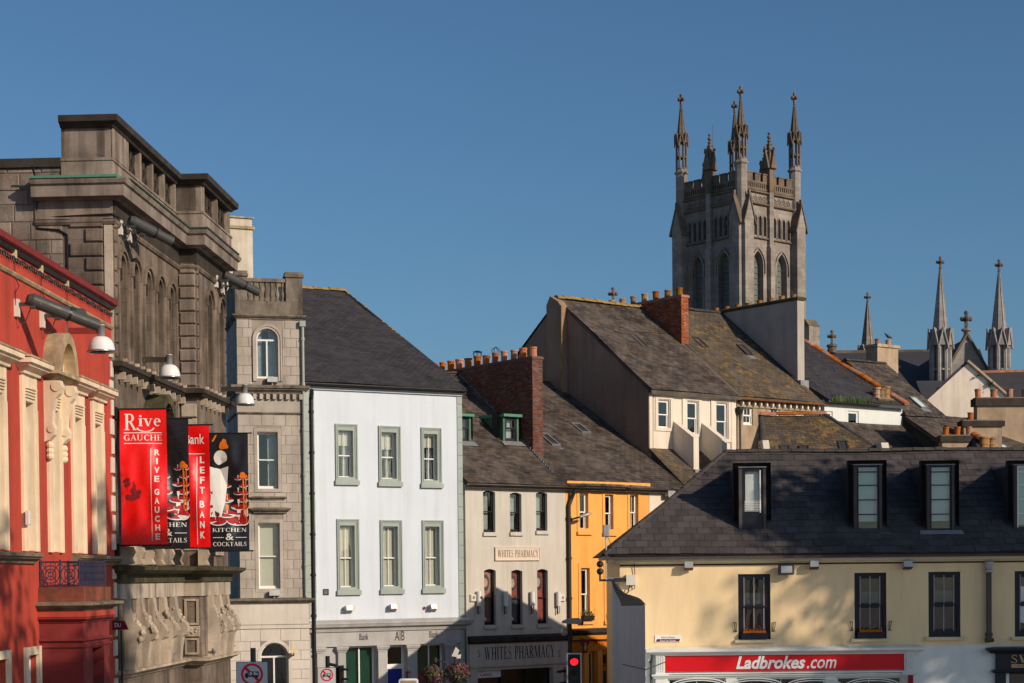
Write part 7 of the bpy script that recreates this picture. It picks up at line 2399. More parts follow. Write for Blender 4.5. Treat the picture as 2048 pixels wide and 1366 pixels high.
# other slopes
mb = MB()
VB = 2*VL-VE
mb.quad((uE, VE, ZEV), (uL0, VL, zY(VL)), (uE, VB, ZEV))
mb.quad((uL0, VL, zY(VL)), (YR+0.3, VL, zY(VL)), (YR+0.3, VB, ZEV), (uE, VB, ZEV))
mb.build('rear_roof', M['slate_y'], yel)
ridge_tiles(yel, (uE, VE, ZEV+0.03), (uL0, VL, zY(VL)+0.03), M['ridge_d'], 0.09, 0.42, 'hip_tiles')
ridge_tiles(yel, (uL0, VL, zY(VL)+0.03), (YR+0.3, VL, zY(VL)+0.03), M['ridge_d'], 0.12, 0.42)
for a, b, v_, z_, zt, kind in dorm:
    vb = v_+(zt-z_)/SY
    mb = MB()
    mb.prism([(v_, z_-0.1), (v_, zt), (vb, zt)], 'x', a-0.15, a-0.03)
    mb.prism([(v_, z_-0.1), (v_, zt), (vb, zt)], 'x', b+0.03, b+0.13)
    dm = mb.build('dormer', M['slate_y'], yel)
    sub(dm, 'dormer_roof', MB().prism([(v_-0.06, zt), (v_-0.06, zt+0.03), (vb+0.15, zt+0.07), (vb+0.15, zt-0.02)], 'x', a-0.17, b+0.15), M['lead'])
    sub(dm, 'apron', MB().quad((a-0.40, v_-0.02, z_+0.03), (b+0.40, v_-0.02, z_+0.03), (b+0.44, v_-0.20, z_-0.12), (a-0.44, v_-0.20, z_-0.12)), M['lead'])
    if kind == 0:
        sub(dm, 'lower_panel', bx(a-0.03, b+0.03, v_+0.02, v_+0.08, z_, z_+0.62), M['navy'])
        w = window(dm, a-0.03, b+0.03, z_+0.62, zt-0.02, v_+0.02, M['navy'], fw=0.10, rail=0, room=0.3, blind=(1.0, M['wood_w']))
        mb = MB()
        for k in range(7):
            mb.box(a+0.05, b-0.05, v_+0.01, v_+0.03, z_+0.72+k*0.06, z_+0.735+k*0.06)
        sub(dm, 'vent_slats', mb, M['wood_w'])
        sub(dm, 'sash_stile', bx(b-0.10, b-0.06, v_+0.005, v_+0.03, z_+0.66, zt-0.1), M['wood_w'])
    else:
        w = window(dm, a-0.03, b+0.03, z_+0.04, zt-0.02, v_+0.03, M['navy'] if kind == 1 else M['wood_w'], fw=0.05, rail=0, room=0.3, blind=(0.86 if kind == 1 else 1.0, M['frost']))
        mb = MB()
        for f_ in (0.24, 0.46, 0.68, 0.88):
            zz = z_+0.04+(zt-z_)*f_
            mb.box(a, b, v_+0.035, v_+0.065, zz-0.02, zz+0.02)
        sub(dm, 'glazing_bars', mb, M['navy'] if kind == 1 else M['wood_w'])
fern = MB()
P0 = Vector(roofhit(1822, 1100, VE, ZEV, SY, Y))
for k in range(60):
    p = P0+Vector((random.gauss(0, 0.16), random.uniform(-.1, .1), 0.05+abs(random.gauss(0, 0.08))))
    q = Vector((random.uniform(-1, 1), random.uniform(-1, 1), random.uniform(-1, 1))).normalized()
    x_ = q.orthogonal().normalized()*0.04
    y_ = q.cross(x_)
    fern.quad(p-x_, p-y_*0.5, p+x_, p+y_*0.5)
o = fern.build('gutter_weed', M['leaf'])
o.location = (Y.O.x, Y.O.y, 0)
o.rotation_euler = (0, 0, Y.phi)
tag(o, 'small green weed growing in the yellow building gutter', 'plant')
stuff(o)

# ---------------- ground floor: betting shop front, white wall, black restaurant front
mb = MB()
wall(mb, 0.0, YR, 0, zy, [(sx0+0.5, sx0+2.6, 0.4, 2.2), (sx0+3.0, sx0+6.2, 0.4, 2.2), (sx0+6.6, sx1-0.5, 0.4, 2.2), (sx2+0.55, YR-1, 0.3, 2.3)], 0.2, 0.004)
mb.build('ground_floor_wall', M['pale'], yel)
for a, b in ((sx0+0.5, sx0+2.6), (sx0+3.0, sx0+6.2), (sx0+6.6, sx1-0.5)):
    window(yel, a, b, 0.4, 2.2, 0.12, M['pale'], rail=0, bt=1, name='shop_window', room=1.5)
z0, z1 = Y.z(1600, 1306, -0.3), Y.z(1600, 1297, -0.3)
MB().sweep([(-0.02, z0-0.02), (0.10, z0-0.02), (0.20, z0+0.04), (0.30, z0+0.08), (0.30, z1), (-0.02, z1+0.08)], [(sx0, 0), (sx0, -0.06), (sx1, -0.06), (sx1, 0)]).build('shop_cornice', M['pale'], yel)
fa = Y.rect(1330, 1309, 1808, 1341, -0.10)
fs_ = bx(fa[0], fa[1], -0.11, 0.0, fa[2], fa[3]).build('fascia_panel', M['sign_red'], yel)
sub(fs_, 'fascia_surround', frame4(MB(), fa[0]-0.06, fa[1]+0.06, fa[2]-0.10, fa[3]+0.05, -0.14, 0.0, 0.055), M['pale'])
L4 = Y.rect(1472, 1311.5, 1673, 1337.5, -0.12)
letters(fs_, 'Ladbrokes', L4[0], L4[0]+(L4[1]-L4[0])*0.69, L4[2], L4[3], -0.125, M['sign_white'], shear=0.28, bold=0.03)
letters(fs_, '.com', L4[0]+(L4[1]-L4[0])*0.705, L4[1], L4[2], L4[2]+(L4[3]-L4[2])*0.70, -0.125, M['sign_white'], shear=0.28, bold=0.012)
for px0, px1 in ((1311, 1329), (1812, 1828)):
    a, b = Y.u(px0, 1330, -0.12), Y.u(px1, 1330, -0.12)
    bx(a, b, -0.16, 0.0, fa[2]-0.10, fa[3]+0.08).build('console_block', M['pale'], yel)
    for k in range(4):
        x = a+(b-a)*(k+0.5)/4
        bx(x-0.02, x+0.02, -0.175, -0.155, fa[2], fa[3]).build('flute', M['pale'], yel)
    MB().sweep(CORN(0.10, fa[2]-0.24, fa[2]-0.10), [(a-0.05, 0), (a-0.05, -0.16), (b+0.05, -0.16), (b+0.05, 0)]).build('capital', M['pale'], yel)
    bx(a, b, -0.14, 0.0, 0.1, fa[2]-0.24).build('shop_pilaster', M['pale'], yel)
MB().sweep(CORN(0.10, fa[2]-0.24, fa[2]-0.12), [(sx0+0.4, 0), (sx1-0.4, 0)]).build('shop_transom', M['pale'], yel)
for px in (1398, 1510, 1628, 1745):
    u_, z_ = Y.p(px, 1372, -0.02)
    mb = MB()
    pts = [(u_+1.0*math.cos(math.pi*j/16), -0.02, z_+0.28*math.sin(math.pi*j/16)) for j in range(17)]
    mb.tube(pts, 0.025, 5)
    pts = [(u_+0.85*math.cos(math.pi*j/16), -0.02, z_+0.20*math.sin(math.pi*j/16)) for j in range(17)]
    mb.tube(pts, 0.02, 5)
    mb.build('arched_panel', M['pale'], yel)
# black shopfront
bz = Y.z(2010, 1297, -0.3)
MB().sweep([(-0.02, bz-0.18), (0.16, bz-0.18), (0.30, bz-0.05), (0.30, bz+0.02), (-0.02, bz+0.06)], [(sx2, 0), (sx2, -0.06), (YR, -0.06)]).build('restaurant_cornice', M['navy'], yel)
rz_ = Y.z(2010, 1340, -0.1)
rf_ = bx(sx2+0.05, YR-0.2, -0.14, 0.0, rz_, bz-0.18).build('restaurant_fascia', M['navy'], yel)
a, b, c, d = Y.rect(2023, 1309, 2120, 1326, -0.15)
letters(rf_, 'SWANS', a, b, c, d, -0.145, M['gold'], True)
a, b, c, d = Y.rect(2023, 1328, 2120, 1335, -0.15)
stp = bx(a, b, -0.148, -0.139, c, d).build('fascia_strip', M['gold'], rf_)
letters(rf_, 'CHINESE RESTAURANT', a+0.03, b-0.03, c+0.02, d-0.02, -0.151, M['maroon'])
MB().sweep(CORN(0.10, rz_-0.12, rz_), [(sx2, 0), (sx2, -0.12), (YR, -0.12)]).build('restaurant_moulding', M['navy'], yel)
bx(sx2+0.04, sx2+0.40, -0.12, 0.0, 0.1, rz_-0.12).build('restaurant_pilaster', M['navy'], yel)
window(yel, sx2+0.55, YR-1, 0.3, 2.3, 0.1, M['navy'], rail=0, bt=3, name='restaurant_window', room=1.5)
bx(sx2+0.42, YR-0.5, -0.03, 0.0, 2.3, rz_-0.12).build('restaurant_panel', M['yellow'], yel)
# small red sign on the betting shop pilaster
a, b, c, d = Y.rect(1817, 1350, 1827, 1372, -0.25)
t = thing('red_plaque', 'small dark red plaque on the betting shop pilaster', 'sign', Y.w(a, -0.16, c), Y.phi)
bx(0, b-a, -0.05, 0, 0, d-c).build('panel', M['maroon'], t)
frame4(MB(), 0, b-a, 0, d-c, -0.06, -0.048, 0.02).build('frame', M['sign_red'], t)

# ---------------- wing wall with swept top at the corner
lp_ = [(1224, 1163, 65.0), (1228, 1178, 64.6), (1235, 1192, 64.2), (1240, 1201, 63.8), (1243, 1212, 63.4)]
rp_ = [(1226, 1163, 65.0), (1246, 1186, 63.5), (1262, 1192.5, 61.8), (1278, 1199, 59.8), (1290, 1211, 57.5)]
Lp = [at(*q) for q in lp_]
Rp = [at(*q) for q in rp_]
o0 = Lp[0].copy()
ww = thing('wing_wall', 'blue grey wing wall with a swept concave top at the yellow building corner', 'wall', (o0.x, o0.y, 0))
off = Vector((o0.x, o0.y, 0))
n = len(Lp)
mb = MB()
mb.add([p-off for p in Lp]+[p-off for p in Rp]+[Vector((p.x, p.y, 0))-off for p in Lp]+[Vector((p.x, p.y, 0))-off for p in Rp],
       [(2*n+i, 2*n+i+1, i+1, i) for i in range(n-1)]+[(n+i, n+i+1, 3*n+i+1, 3*n+i) for i in range(n-1)]+[(n-1, 2*n-1, 4*n-1, 3*n-1), (0, 2*n, 3*n, n)])
mb.build('wall', M['bluegrey'], ww)
mb = MB()
k3 = 24
def cr_(pts, t):
    i = min(int(t*(n-1)), n-2)
    f_ = t*(n-1)-i
    p0, p1, p2, p3 = pts[max(0, i-1)], pts[i], pts[i+1], pts[min(n-1, i+2)]
    return 0.5*((2*p1)+(p2-p0)*f_+(2*p0-5*p1+4*p2-p3)*f_*f_+(3*p1-p0-3*p2+p3)*f_**3)
vs = []
for j in range(k3+1):
    vs += [cr_(Lp, j/k3)-off+Vector((-0.02, 0, 0.03)), cr_(Rp, j/k3)-off+Vector((0.03, 0, 0.03))]
mb.add(vs, [(2*j, 2*j+1, 2*j+3, 2*j+2) for j in range(k3)])
mb.build('lead_capping', pbr('dark_lead_cap', (0.09, 0.085, 0.085), 0.7, 0.15, bump=0.1), ww)
MB().tube([Lp[-1]-off+Vector((0, -0.04, -2.05)), Rp[-1]-off+Vector((0, -0.04, -2.05)), Rp[-1]-off+Vector((1.0, 4.0, -2.0))], 0.018, 5).build('cable', M['black'], ww)

# ---------------- fittings on the yellow front
for px, py, nm in ((1377, 1130, 'between the corner bracket and the first window'), (1628, 1128, 'right beside the large dark floodlight'), (1815, 1128, 'between the two blinded windows past the fascia')):
    u_, z_ = Y.p(px, py, -0.2)
    t = thing('eaves_floodlight', 'small pale floodlight under the yellow building eaves, '+nm, 'floodlight', Y.w(u_, 0, z_), Y.phi)
    MB().prism([(-0.36, -0.12), (-0.10, -0.18), (-0.08, 0.10), (-0.34, 0.12)], 'x', -0.15, 0.15).build('lamp_body', M['grey_l'], t)
    MB().prism([(-0.38, -0.10), (-0.36, -0.12), (-0.10, -0.20), (-0.10, -0.18)], 'x', -0.16, 0.16).build('lens_rim', M['iron'], t)
    bx(-0.03, 0.03, -0.12, 0, 0.02, 0.1).build('bracket', M['grey_l'], t)
u_, z_ = Y.p(1572, 1139, -0.25)
t = thing('eaves_floodlight', 'large dark green cased floodlight under the yellow building eaves', 'floodlight', Y.w(u_, 0, z_), Y.phi)
MB().prism([(-0.42, -0.16), (-0.12, -0.20), (-0.10, 0.14), (-0.34, 0.18)], 'x', -0.27, 0.27).build('lamp_body', pbr('dark_green_case', (0.03, 0.04, 0.04), 0.5, bump=0), t)
MB().quad((-0.20, -0.435, -0.12), (0.20, -0.435, -0.12), (0.20, -0.375, 0.13), (-0.20, -0.375, 0.13)).build('lens', M['grey_l'], t)
bx(-0.04, 0.04, -0.15, 0, -0.04, 0.04).build('bracket', M['iron'], t)
# corner bracket with twin globes, aerial and junction box
ub, zb_ = Y.p(1262, 1160, -0.05)
t = thing('camera_bracket', 'black wall arm carrying two dark globe cameras, a white junction box and a cable', 'camera', Y.w(ub, 0, zb_), Y.phi)
bx(-0.18, 0.16, -0.22, 0.0, -0.18, 0.19).build('junction_box', M['plastic'], t)
bx(-0.62, -0.18, -0.18, -0.10, -0.06, 0.07).build('arm_plate', M['iron'], t)
bx(-1.15, -0.60, -0.17, -0.11, -0.04, 0.04).build('arm', M['iron'], t)
MB().cyl((-1.12, -0.14, -0.04), (-1.12, -0.14, 0.24), 0.035, 0.035, 8).build('stem', M['iron'], t)
for z_ in (0.32, 0.58):
    MB().ball((-1.12, -0.14, z_), 0.125, 12).build('globe', M['iron'], t, True)
MB().tube([(0.10, -0.1, 0.9), (0.14, -0.05, 0.2), (0.13, -0.08, -0.3), (0.05, -0.1, -0.34), (0.0, -0.1, -0.2)], 0.014, 5).tube([(-0.05, -0.1, -0.18), (-0.12, -0.12, -0.45), (-0.35, -0.2, -0.6)], 0.02, 5).build('cable', M['iron'], t)
ua, za = Y.p(1213, 1160, -0.25)
t = thing('aerial_pole', 'thin grey pole with a small grey box standing off the yellow corner', 'aerial', Y.w(ua, -0.20, za), Y.phi)
MB().cyl((0, 0, 0), (0, 0, 1.9), 0.025, 0.025, 8).build('pole', M['steel'], t)
MB().cbox(-0.12, 0.12, -0.12, 0.06, 1.55, 1.98, 0.03).build('box', M['grey_l'], t)
MB().tube([(0.06, 0, 1.55), (0.16, 0, 1.3), (0.08, 0, 1.0), (0.03, 0, 0.6)], 0.01, 5).build('cable', M['iron'], t)
bx(-0.02, 0.6, 0.02, 0.06, 0.04, 0.1).build('stay', M['steel'], t)
# downpipe with hopper
uh, zh = Y.p(1978, 1130, -0.15)
z_e = Y.z(1978, 1278, -0.15)
pd = thing('rainwater_pipe', 'brown square rainwater pipe with a moulded hopper on the yellow wall', 'pipe', Y.w(uh, 0, 0), Y.phi)
MB().box(-0.08, 0.08, -0.20, -0.06, z_e, zh-0.25).build('pipe', pbr('brown_pipe', (0.085, 0.065, 0.05), 0.6, 0.15, bump=0.05), pd)
MB().lathe([(0.10, -0.28), (0.17, -0.24), (0.17, -0.18), (0.11, -0.14), (0.14, -0.05), (0.17, 0.05), (0.17, 0.12)], (0, -0.14, zh), 10).build('hopper', M['grey_l'], pd)
MB().cyl((-0.14, -0.14, z_e-0.05), (0.16, -0.14, z_e-0.03), 0.085, 0.075, 10).build('shoe', M['grey_m'], pd)
bx(-0.11, 0.11, -0.22, 0.0, z_e+0.1, z_e+0.22).build('clip', M['grey_m'], pd)
# street name plate
a, b, c, d = Y.rect(1310, 1270.5, 1362, 1284.5, -0.03)
t = thing('street_name_plate', 'white and maroon street name plate low on the yellow corner', 'sign', Y.w(a, 0, c), Y.phi)
w_, h_ = b-a, d-c
bx(0, w_, -0.03, 0, 0, h_).build('plate', M['sign_white'], t)
MB().prism([(0.03, 0.02), (w_-0.07, 0.02), (w_-0.03, h_*0.46), (0.07, h_*0.46)], 'y', -0.034, -0.029).build('name_band', M['maroon'], t)
letters(t, 'Sráid na Rósann', w_*0.24, w_*0.76, h_*0.58, h_*0.84, -0.034, M['maroon'])
letters(t, 'Rose Inn Street', w_*0.20, w_*0.80, h_*0.10, h_*0.38, -0.037, M['sign_white'])
u_, z_ = Y.p(1301, 1324, -0.1)
t = thing('wall_bell', 'small dark bell push on the pale wall beside the wing wall', 'bell', Y.w(u_, 0, z_), Y.phi)
MB().ball((0, -0.08, 0), 0.06, 10).build('bell', M['iron'], t)
MB().cyl((0, 0, 0), (0, -0.05, 0), 0.03, 0.03, 8).build('stem', M['iron'], t)
pipe(yel, [(sx0-0.12, -0.08, zy-0.05), (sx0-0.08, -0.16, zy-0.3), (sx0-0.12, -0.08, zy-0.6), (sx0-0.12, -0.08, 0.1)], 0.04, M['grey_m'], 'service_pipe')

# ------------------------------------------------------------------ mossy roofed house right behind the yellow building
YM = Fr(at(1500, 900, 79)[:2], 0.0)
ms = fthing('mossy_roofed_house', 'house with a mossy orange lichened slate roof rising behind the yellow building', 'house', YM)
SQ = 0.72
ua0, za0 = YM.p(1522, 832, 5.6)
ub0 = YM.p(1652, 832, 5.6)[0]
zq0 = za0-SQ*7.6
def zq(v): return za0-SQ*(5.6-v)
A0, B0_, C0_, D0_ = (ua0-0.9, -2.0, zq(-2.0)), (ub0+5.8, -2.0, zq(-2.0)), (ub0, 5.6, za0), (ua0, 5.6, za0)
roof_plane(ms, A0, B0_, C0_, D0_, M['slate_m'], (0.34, 0.22))
mb = MB()
mb.quad(A0, D0_, (A0[0], 13.2, A0[2]))
mb.quad(D0_, C0_, (B0_[0], 13.2, A0[2]), (A0[0], 13.2, A0[2]))
mb.quad(B0_, C0_, (B0_[0], 13.2, A0[2]))
mb.build('rear_roof', M['slate_b'], ms)
mb = shell(MB(), A0[0]+0.2, B0_[0]-0.2, -1.8, 13.0, 0, A0[2], True)
mb.build('wall', M['greyr'], ms)
ridge_tiles(ms, (ua0, 5.6, za0+0.04), (ub0, 5.6, za0+0.04), M['ridge_t'], 0.15, 0.75)
ridge_tiles(ms, C0_, B0_, M['ridge_d'], 0.10, 0.4, 'hip_tiles')
ridge_tiles(ms, D0_, A0, M['ridge_d'], 0.10, 0.4, 'hip_tiles')
for px, py in ((1572, 905), (1610, 905)):
    skylight(ms, px, py, 5.6, za0, SQ, YM, 0.45, 0.5, 'slate', 'ridge_d')
skylight(ms, 1690, 905, 5.6, za0, SQ, YM, 0.45, 0.9, 'slate', 'ridge_d')
for px, py, w_, h_ in ((1533, 924, 0.28, 1.0), (1772, 938, 0.32, 1.2)):
    u_, v_, z_ = roofhit(px, py, 5.6, za0, SQ, YM)
    mb = MB().prism([(v_-0.1, z_-0.6), (v_-0.1, z_+h_*0.6), (v_+0.25, z_+h_), (v_+h_/SQ+0.2, z_+h_+0.05), (v_+h_/SQ+0.2, z_-0.2)], 'x', u_-w_/2, u_+w_/2)
    o = mb.build('roof_upstand', M['gwhite'], ms)
    sub(o, 'flashing', bx(u_-w_/2-0.08, u_+w_/2+0.08, v_-0.32, v_-0.11, z_-0.22, z_+0.03), M['lead'])
# ------------------------------------------------------------------ street furniture in the foreground
def truck_sign(label, px0, px1, ytop, Y_, wdt, pole_px, pole_top):
    P = at((px0+px1)/2, ytop, Y_)
    t = thing('weight_limit_sign', label, 'road sign', (P.x, P.y, 0), 0.0, 'weight limit road signs')
    w = wdt/2
    zt = P.z
    hgt = wdt*1.35
    bx(-w, w, -0.012, 0.012, zt-hgt, zt).build('plate', M['iron'], t)
    bx(-w+0.012, w-0.012, -0.016, -0.0125, zt-hgt+0.012, zt-0.012).build('plate_face', pbr('pale_grey_sign_face', (0.50, 0.52, 0.54), 0.5, 0.03, bump=0), t)
    cz = zt-wdt*0.40
    r = wdt*0.345
    vs, fs = disc(40, inner=0.80)
    MB().add([(v.x*r, -0.019, cz+v.y*r) for v in vs], fs).build('red_ring', M['sign_red'], t)
    d = r*0.66
    k = wdt*0.032
    MB().quad((-d-k, -0.0195, cz+d-k), (-d+k, -0.0195, cz+d+k), (d+k, -0.0195, cz-d+k), (d-k, -0.0195, cz-d-k)).build('red_bar', M['sign_red'], t)
    s = r/1.0
    tr = MB()
    def pl(pts): tr.quad(*[(a*s, -0.0205, cz+b*s) for a, b in pts])
    pl([(-0.28, -0.16), (0.62, -0.16), (0.62, 0.26), (-0.28, 0.26)])
    pl([(-0.66, -0.20), (-0.32, -0.20), (-0.32, 0.14), (-0.52, 0.14), (-0.66, 0.0)])
    pl([(-0.66, -0.24), (0.62, -0.24), (0.62, -0.17), (-0.66, -0.17)])
    for x in (-0.48, 0.40):
        v2, f2 = disc(14)
        tr.add([((x+v.x*0.11)*s, -0.0205, cz+(-0.26+v.y*0.11)*s) for v in v2], f2)
    tr.build('lorry_symbol', M['ink'], t)
    letters(t, '3·5t', -0.24*s, 0.56*s, cz-0.08*s, cz+0.20*s, -0.022, M['sign_white'], bold=0.02)
    pz = at(pole_px, pole_top, Y_+0.1)
    MB().cyl((pz.x-P.x, 0.10, 0), (pz.x-P.x, 0.10, pz.z), 0.06*wdt/0.7, 0.06*wdt/0.7, 12).build('pole', M['grey_m'], t)
    return t
truck_sign('large weight limit sign showing a lorry on a thick grey pole before the grey building', 472, 536, 1323, 40, 0.71, 506, 1296)
truck_sign('smaller weight limit sign showing a lorry, beside a black signal before the bank front', 635, 672, 1335, 56, 0.575, 655, 1340)
def signal(label, px, ytop, Y_, wdt=0.35, lit=True, rz=0.0, bar=True):
    P = at(px, ytop, Y_)
    t = thing('traffic_light', label, 'traffic light', (P.x, P.y, 0), rz, 'traffic lights')
    w = wdt/2
    zt = P.z
    hgt = wdt*3.1
    if bar:
        frame4(MB(), -w, w, zt-hgt, zt, -0.02, 0.02, 0.03).build('backboard_edge', M['grey_l'], t)
    bx(-w+0.012, w-0.012, -0.012, 0.03, zt-hgt+0.012, zt-0.012).build('backboard', M['black'], t)
    bx(-w*0.72, w*0.72, 0.03, 0.2, zt-hgt+0.1, zt-0.06).build('housing', M['black'], t)
    for k in range(3):
        zc = zt-wdt*0.56-k*wdt*0.95
        MB().cyl((0, -0.018, zc), (0, -0.012, zc), wdt*0.27, wdt*0.27, 20).build('lens', M['lamp_red'] if (k == 0 and lit) else M['iron'], t)
        vis = MB()
        for j in range(12):
            a0, a1 = rad(20+140*j/12), rad(20+140*(j+1)/12)
            r_ = wdt*0.31
            vis.quad((r_*math.cos(a0), -0.02, zc+r_*math.sin(a0)), (r_*math.cos(a1), -0.02, zc+r_*math.sin(a1)), (r_*math.cos(a1), -0.2, zc+r_*math.sin(a1)-0.03), (r_*math.cos(a0), -0.2, zc+r_*math.sin(a0)-0.03))
        vis.build('visor', M['black'], t)
    MB().cyl((0, 0.12, 0), (0, 0.12, zt-hgt+0.2), 0.055, 0.055, 10).build('pole', M['grey_m'], t)
    return t
signal('traffic light showing red in front of the orange pub', 1148, 1306, 42)
t = signal('unlit side-facing traffic signal on the red light pole, turned to the pharmacy', 1131, 1332, 42.3, 0.30, False, rad(-75), False)
t = signal('black traffic signal seen edge-on behind the smaller weight limit sign', 683, 1330, 56.5, 0.32, False, rad(70), False)
P = at(655, 1312, 57)
t = thing('signal_post', 'short black signal post rising behind the smaller weight limit sign', 'post', (P.x, P.y, 0))
MB().cyl((0, 0, 0), (0, 0, P.z), 0.07, 0.07, 10).build('post', M['black'], t)
MB().tube([(0, 0, P.z-0.25), (0.25, 0, P.z-0.30), (0.42, 0, P.z-0.45)], 0.05, 8).build('arm', M['black'], t)
# wall-mounted camera pole top by the pharmacy corner
P = at(1146, 1243, 70)
t = thing('traffic_camera', 'grey traffic camera on a slim pole in front of the pharmacy corner', 'camera', (P.x, P.y, 0), rad(-12))
MB().cyl((-0.12, 0.05, 0), (-0.12, 0.05, P.z-0.05), 0.06, 0.06, 10).build('pole', M['iron'], t)
MB().prism([(-0.42, 0.06), (0.34, 0.0), (0.36, 0.16), (0.2, 0.26), (-0.2, 0.24), (-0.42, 0.14)], 'y', -0.12, 0.12).build('housing', M['grey_l'], t)
for v in list(t.children):
    v.location.z = P.z-0.12 if v.name.startswith('housing') else 0
MB().cyl((0.34, 0, P.z-0.06), (0.40, 0, P.z-0.07), 0.07, 0.08, 10).build('lens', M['black'], t)
MB().ball((-0.34, 0, P.z-0.42), 0.15, 10).build('dome_camera', M['grey_l'], t, True)
MB().tube([(-0.12, 0.05, P.z-0.42), (-0.34, 0, P.z-0.42)], 0.03, 6).build('arm', M['iron'], t)
# street lamp head on the orange wall
u_, z_ = T.p(1148, 1037, -0.3)
t = thing('wall_street_lamp', 'grey cobra-head street lamp fixed to the orange wall beside the drainpipe', 'street lamp', T.w(u_, -0.10, z_), T.phi)
MB().tube([(0, 0.1, -0.05), (0, -0.25, 0.0), (0.18, -0.5, 0.08)], 0.04, 8).build('arm', M['iron'], t)
mb = MB()
sec = [(0.0, 0.05), (0.12, 0.09), (0.3, 0.11), (0.5, 0.09), (0.62, 0.03)]
vs, fs = [], []
for x, r in sec:
    vs += [(0.10+x*0.9, -0.45-x*0.25+r*math.cos(2*math.pi*i/10), 0.06+x*0.28+r*0.7*math.sin(2*math.pi*i/10)) for i in range(10)]
for k in range(4):
    fs += [(k*10+i, k*10+(i+1) % 10, (k+1)*10+(i+1) % 10, (k+1)*10+i) for i in range(10)]
mb.add(vs, fs+[tuple(range(10)), tuple(range(40, 50))])
mb.build('lamp_head', M['grey_l'], t, True)
MB().ball((0, 0.02, -0.06), 0.08, 8).build('wall_boss', M['iron'], t)
# lamp column with two hanging baskets
P = at(911, 1366, 60)
col_ = thing('lamp_column', 'slim dark lamp column with a curled arm and small lamp head before the bank', 'lamp post', (P.x, P.y, 0))
zt = at(911, 1312, 60).z
MB().cyl((0, 0, 0), (0, 0, zt), 0.05, 0.04, 10).build('column', M['iron'], col_)
MB().tube([(0, 0, zt-0.75), (-0.10, 0, zt-0.50), (-0.28, 0, zt-0.26), (-0.5, 0, zt-0.14), (-0.66, 0, zt-0.13)], 0.025, 6).build('basket_arm', M['iron'], col_)
MB().cyl((-0.66, 0, zt-0.2), (-0.66, 0, zt-0.05), 0.05, 0.05, 8).build('arm_end', M['iron'], col_)
MB().prism([(-0.12, zt), (0.05, zt-0.03), (0.14, zt+0.18), (0.02, zt+0.30)], 'y', -0.09, 0.09).build('lamp_head', M['plastic'], col_)
MB().prism([(0.04, zt-0.08), (0.18, zt-0.08), (0.2, zt+0.06), (0.08, zt+0.03)], 'y', -0.06, 0.06).build('lamp_head', M['plastic'], col_)
for (x0, y0, x1, y1), nm in (((838, 1329, 892, 1368), 'below the curled arm of the lamp column'), ((886, 1322, 944, 1366), 'against the lamp column itself')):
    a, b = at(x0, (y0+y1)/2, 60), at(x1, (y0+y1)/2, 60)
    c_ = (a+b)/2
    hz = at(x0, y0, 60).z-at(x0, y1, 60).z
    t = thing('hanging_basket', 'hanging basket overflowing with magenta petunias '+nm, 'flower basket', (c_.x, c_.y, c_.z-hz/2), 0, 'hanging baskets')
    MB().lathe([(0.05, -0.06), (0.22, 0.0), (0.30, 0.15), (0.30, 0.2)], n=12).build('basket', M['iron'], t)
    for nm2, m_, n_ in (('foliage', 'leaf', 1100), ('petunias', 'petal_m', 620)):
        fm = MB()
        for k in range(n_):
            d_ = Vector((random.gauss(0, 1), random.gauss(0, 1), random.gauss(0, 1))).normalized()
            rr = random.choice((random.uniform(0.45, 0.95), random.uniform(0.8, 1.12)))*(0.82 if d_.z > 0 else 1.0)
            p = Vector((d_.x*(b.x-a.x)/2*rr, d_.y*0.4*rr, hz*0.52+d_.z*hz*0.52*rr))
            q = (d_+Vector((random.uniform(-.6, .6), random.uniform(-.6, .6), random.uniform(-.6, .6)))).normalized()
            s_ = random.uniform(0.022, 0.036)
            x_ = q.orthogonal().normalized()*s_
            y_ = q.cross(x_)
            fm.quad(*[p+x_*math.cos(j*1.2566)+y_*math.sin(j*1.2566) for j in range(5)])
        stuff(fm.build(nm2, M[m_], t))
# rounded sign top and a small ornament above it
P = at(817, 1357, 46)
t = thing('rounded_sign', 'white edged sign panel with rounded corners just entering the bottom edge', 'sign', (P.x, P.y, 0))
def rrect(w, h, r, n=6):
    pts = []
    for cx, cz, a0 in ((w-r, h-r, 0), (-w+r, h-r, 90), (-w+r, r, 180), (w-r, r, 270)):
        pts += [(cx+r*math.cos(rad(a0+90*i/n)), cz+r*math.sin(rad(a0+90*i/n))) for i in range(n+1)]
    return pts
MB().prism([(a, b+P.z-0.9) for a, b in rrect(0.25, 0.9, 0.07)], 'y', -0.02, 0.02).build('panel', M['sign_white'], t)
MB().prism([(a, b+P.z-0.85) for a, b in rrect(0.21, 0.80, 0.04)], 'y', -0.024, -0.0205).build('panel_face', M['brownr'], t)
MB().cyl((0, 0.05, 0), (0, 0.05, P.z-0.1), 0.03, 0.03, 8).build('post', M['grey_m'], t)
P = at(817, 1351, 64)
t = thing('door_lantern', 'small brown wall lantern beside the blue bank door', 'lantern', (P.x, P.y, P.z))
MB().lathe([(0.05, -0.12), (0.09, -0.08), (0.10, 0.10), (0.13, 0.12), (0.04, 0.2), (0.02, 0.26)], n=8).build('lantern_body', M['iron'], t)
MB().cyl((0, 0, -0.6), (0, 0, -0.1), 0.03, 0.03, 6).build('stem', M['iron'], t)
MB().cyl((0, 0, -P.z), (0, 0, -0.6), 0.035, 0.03, 6).build('post', M['iron'], t)
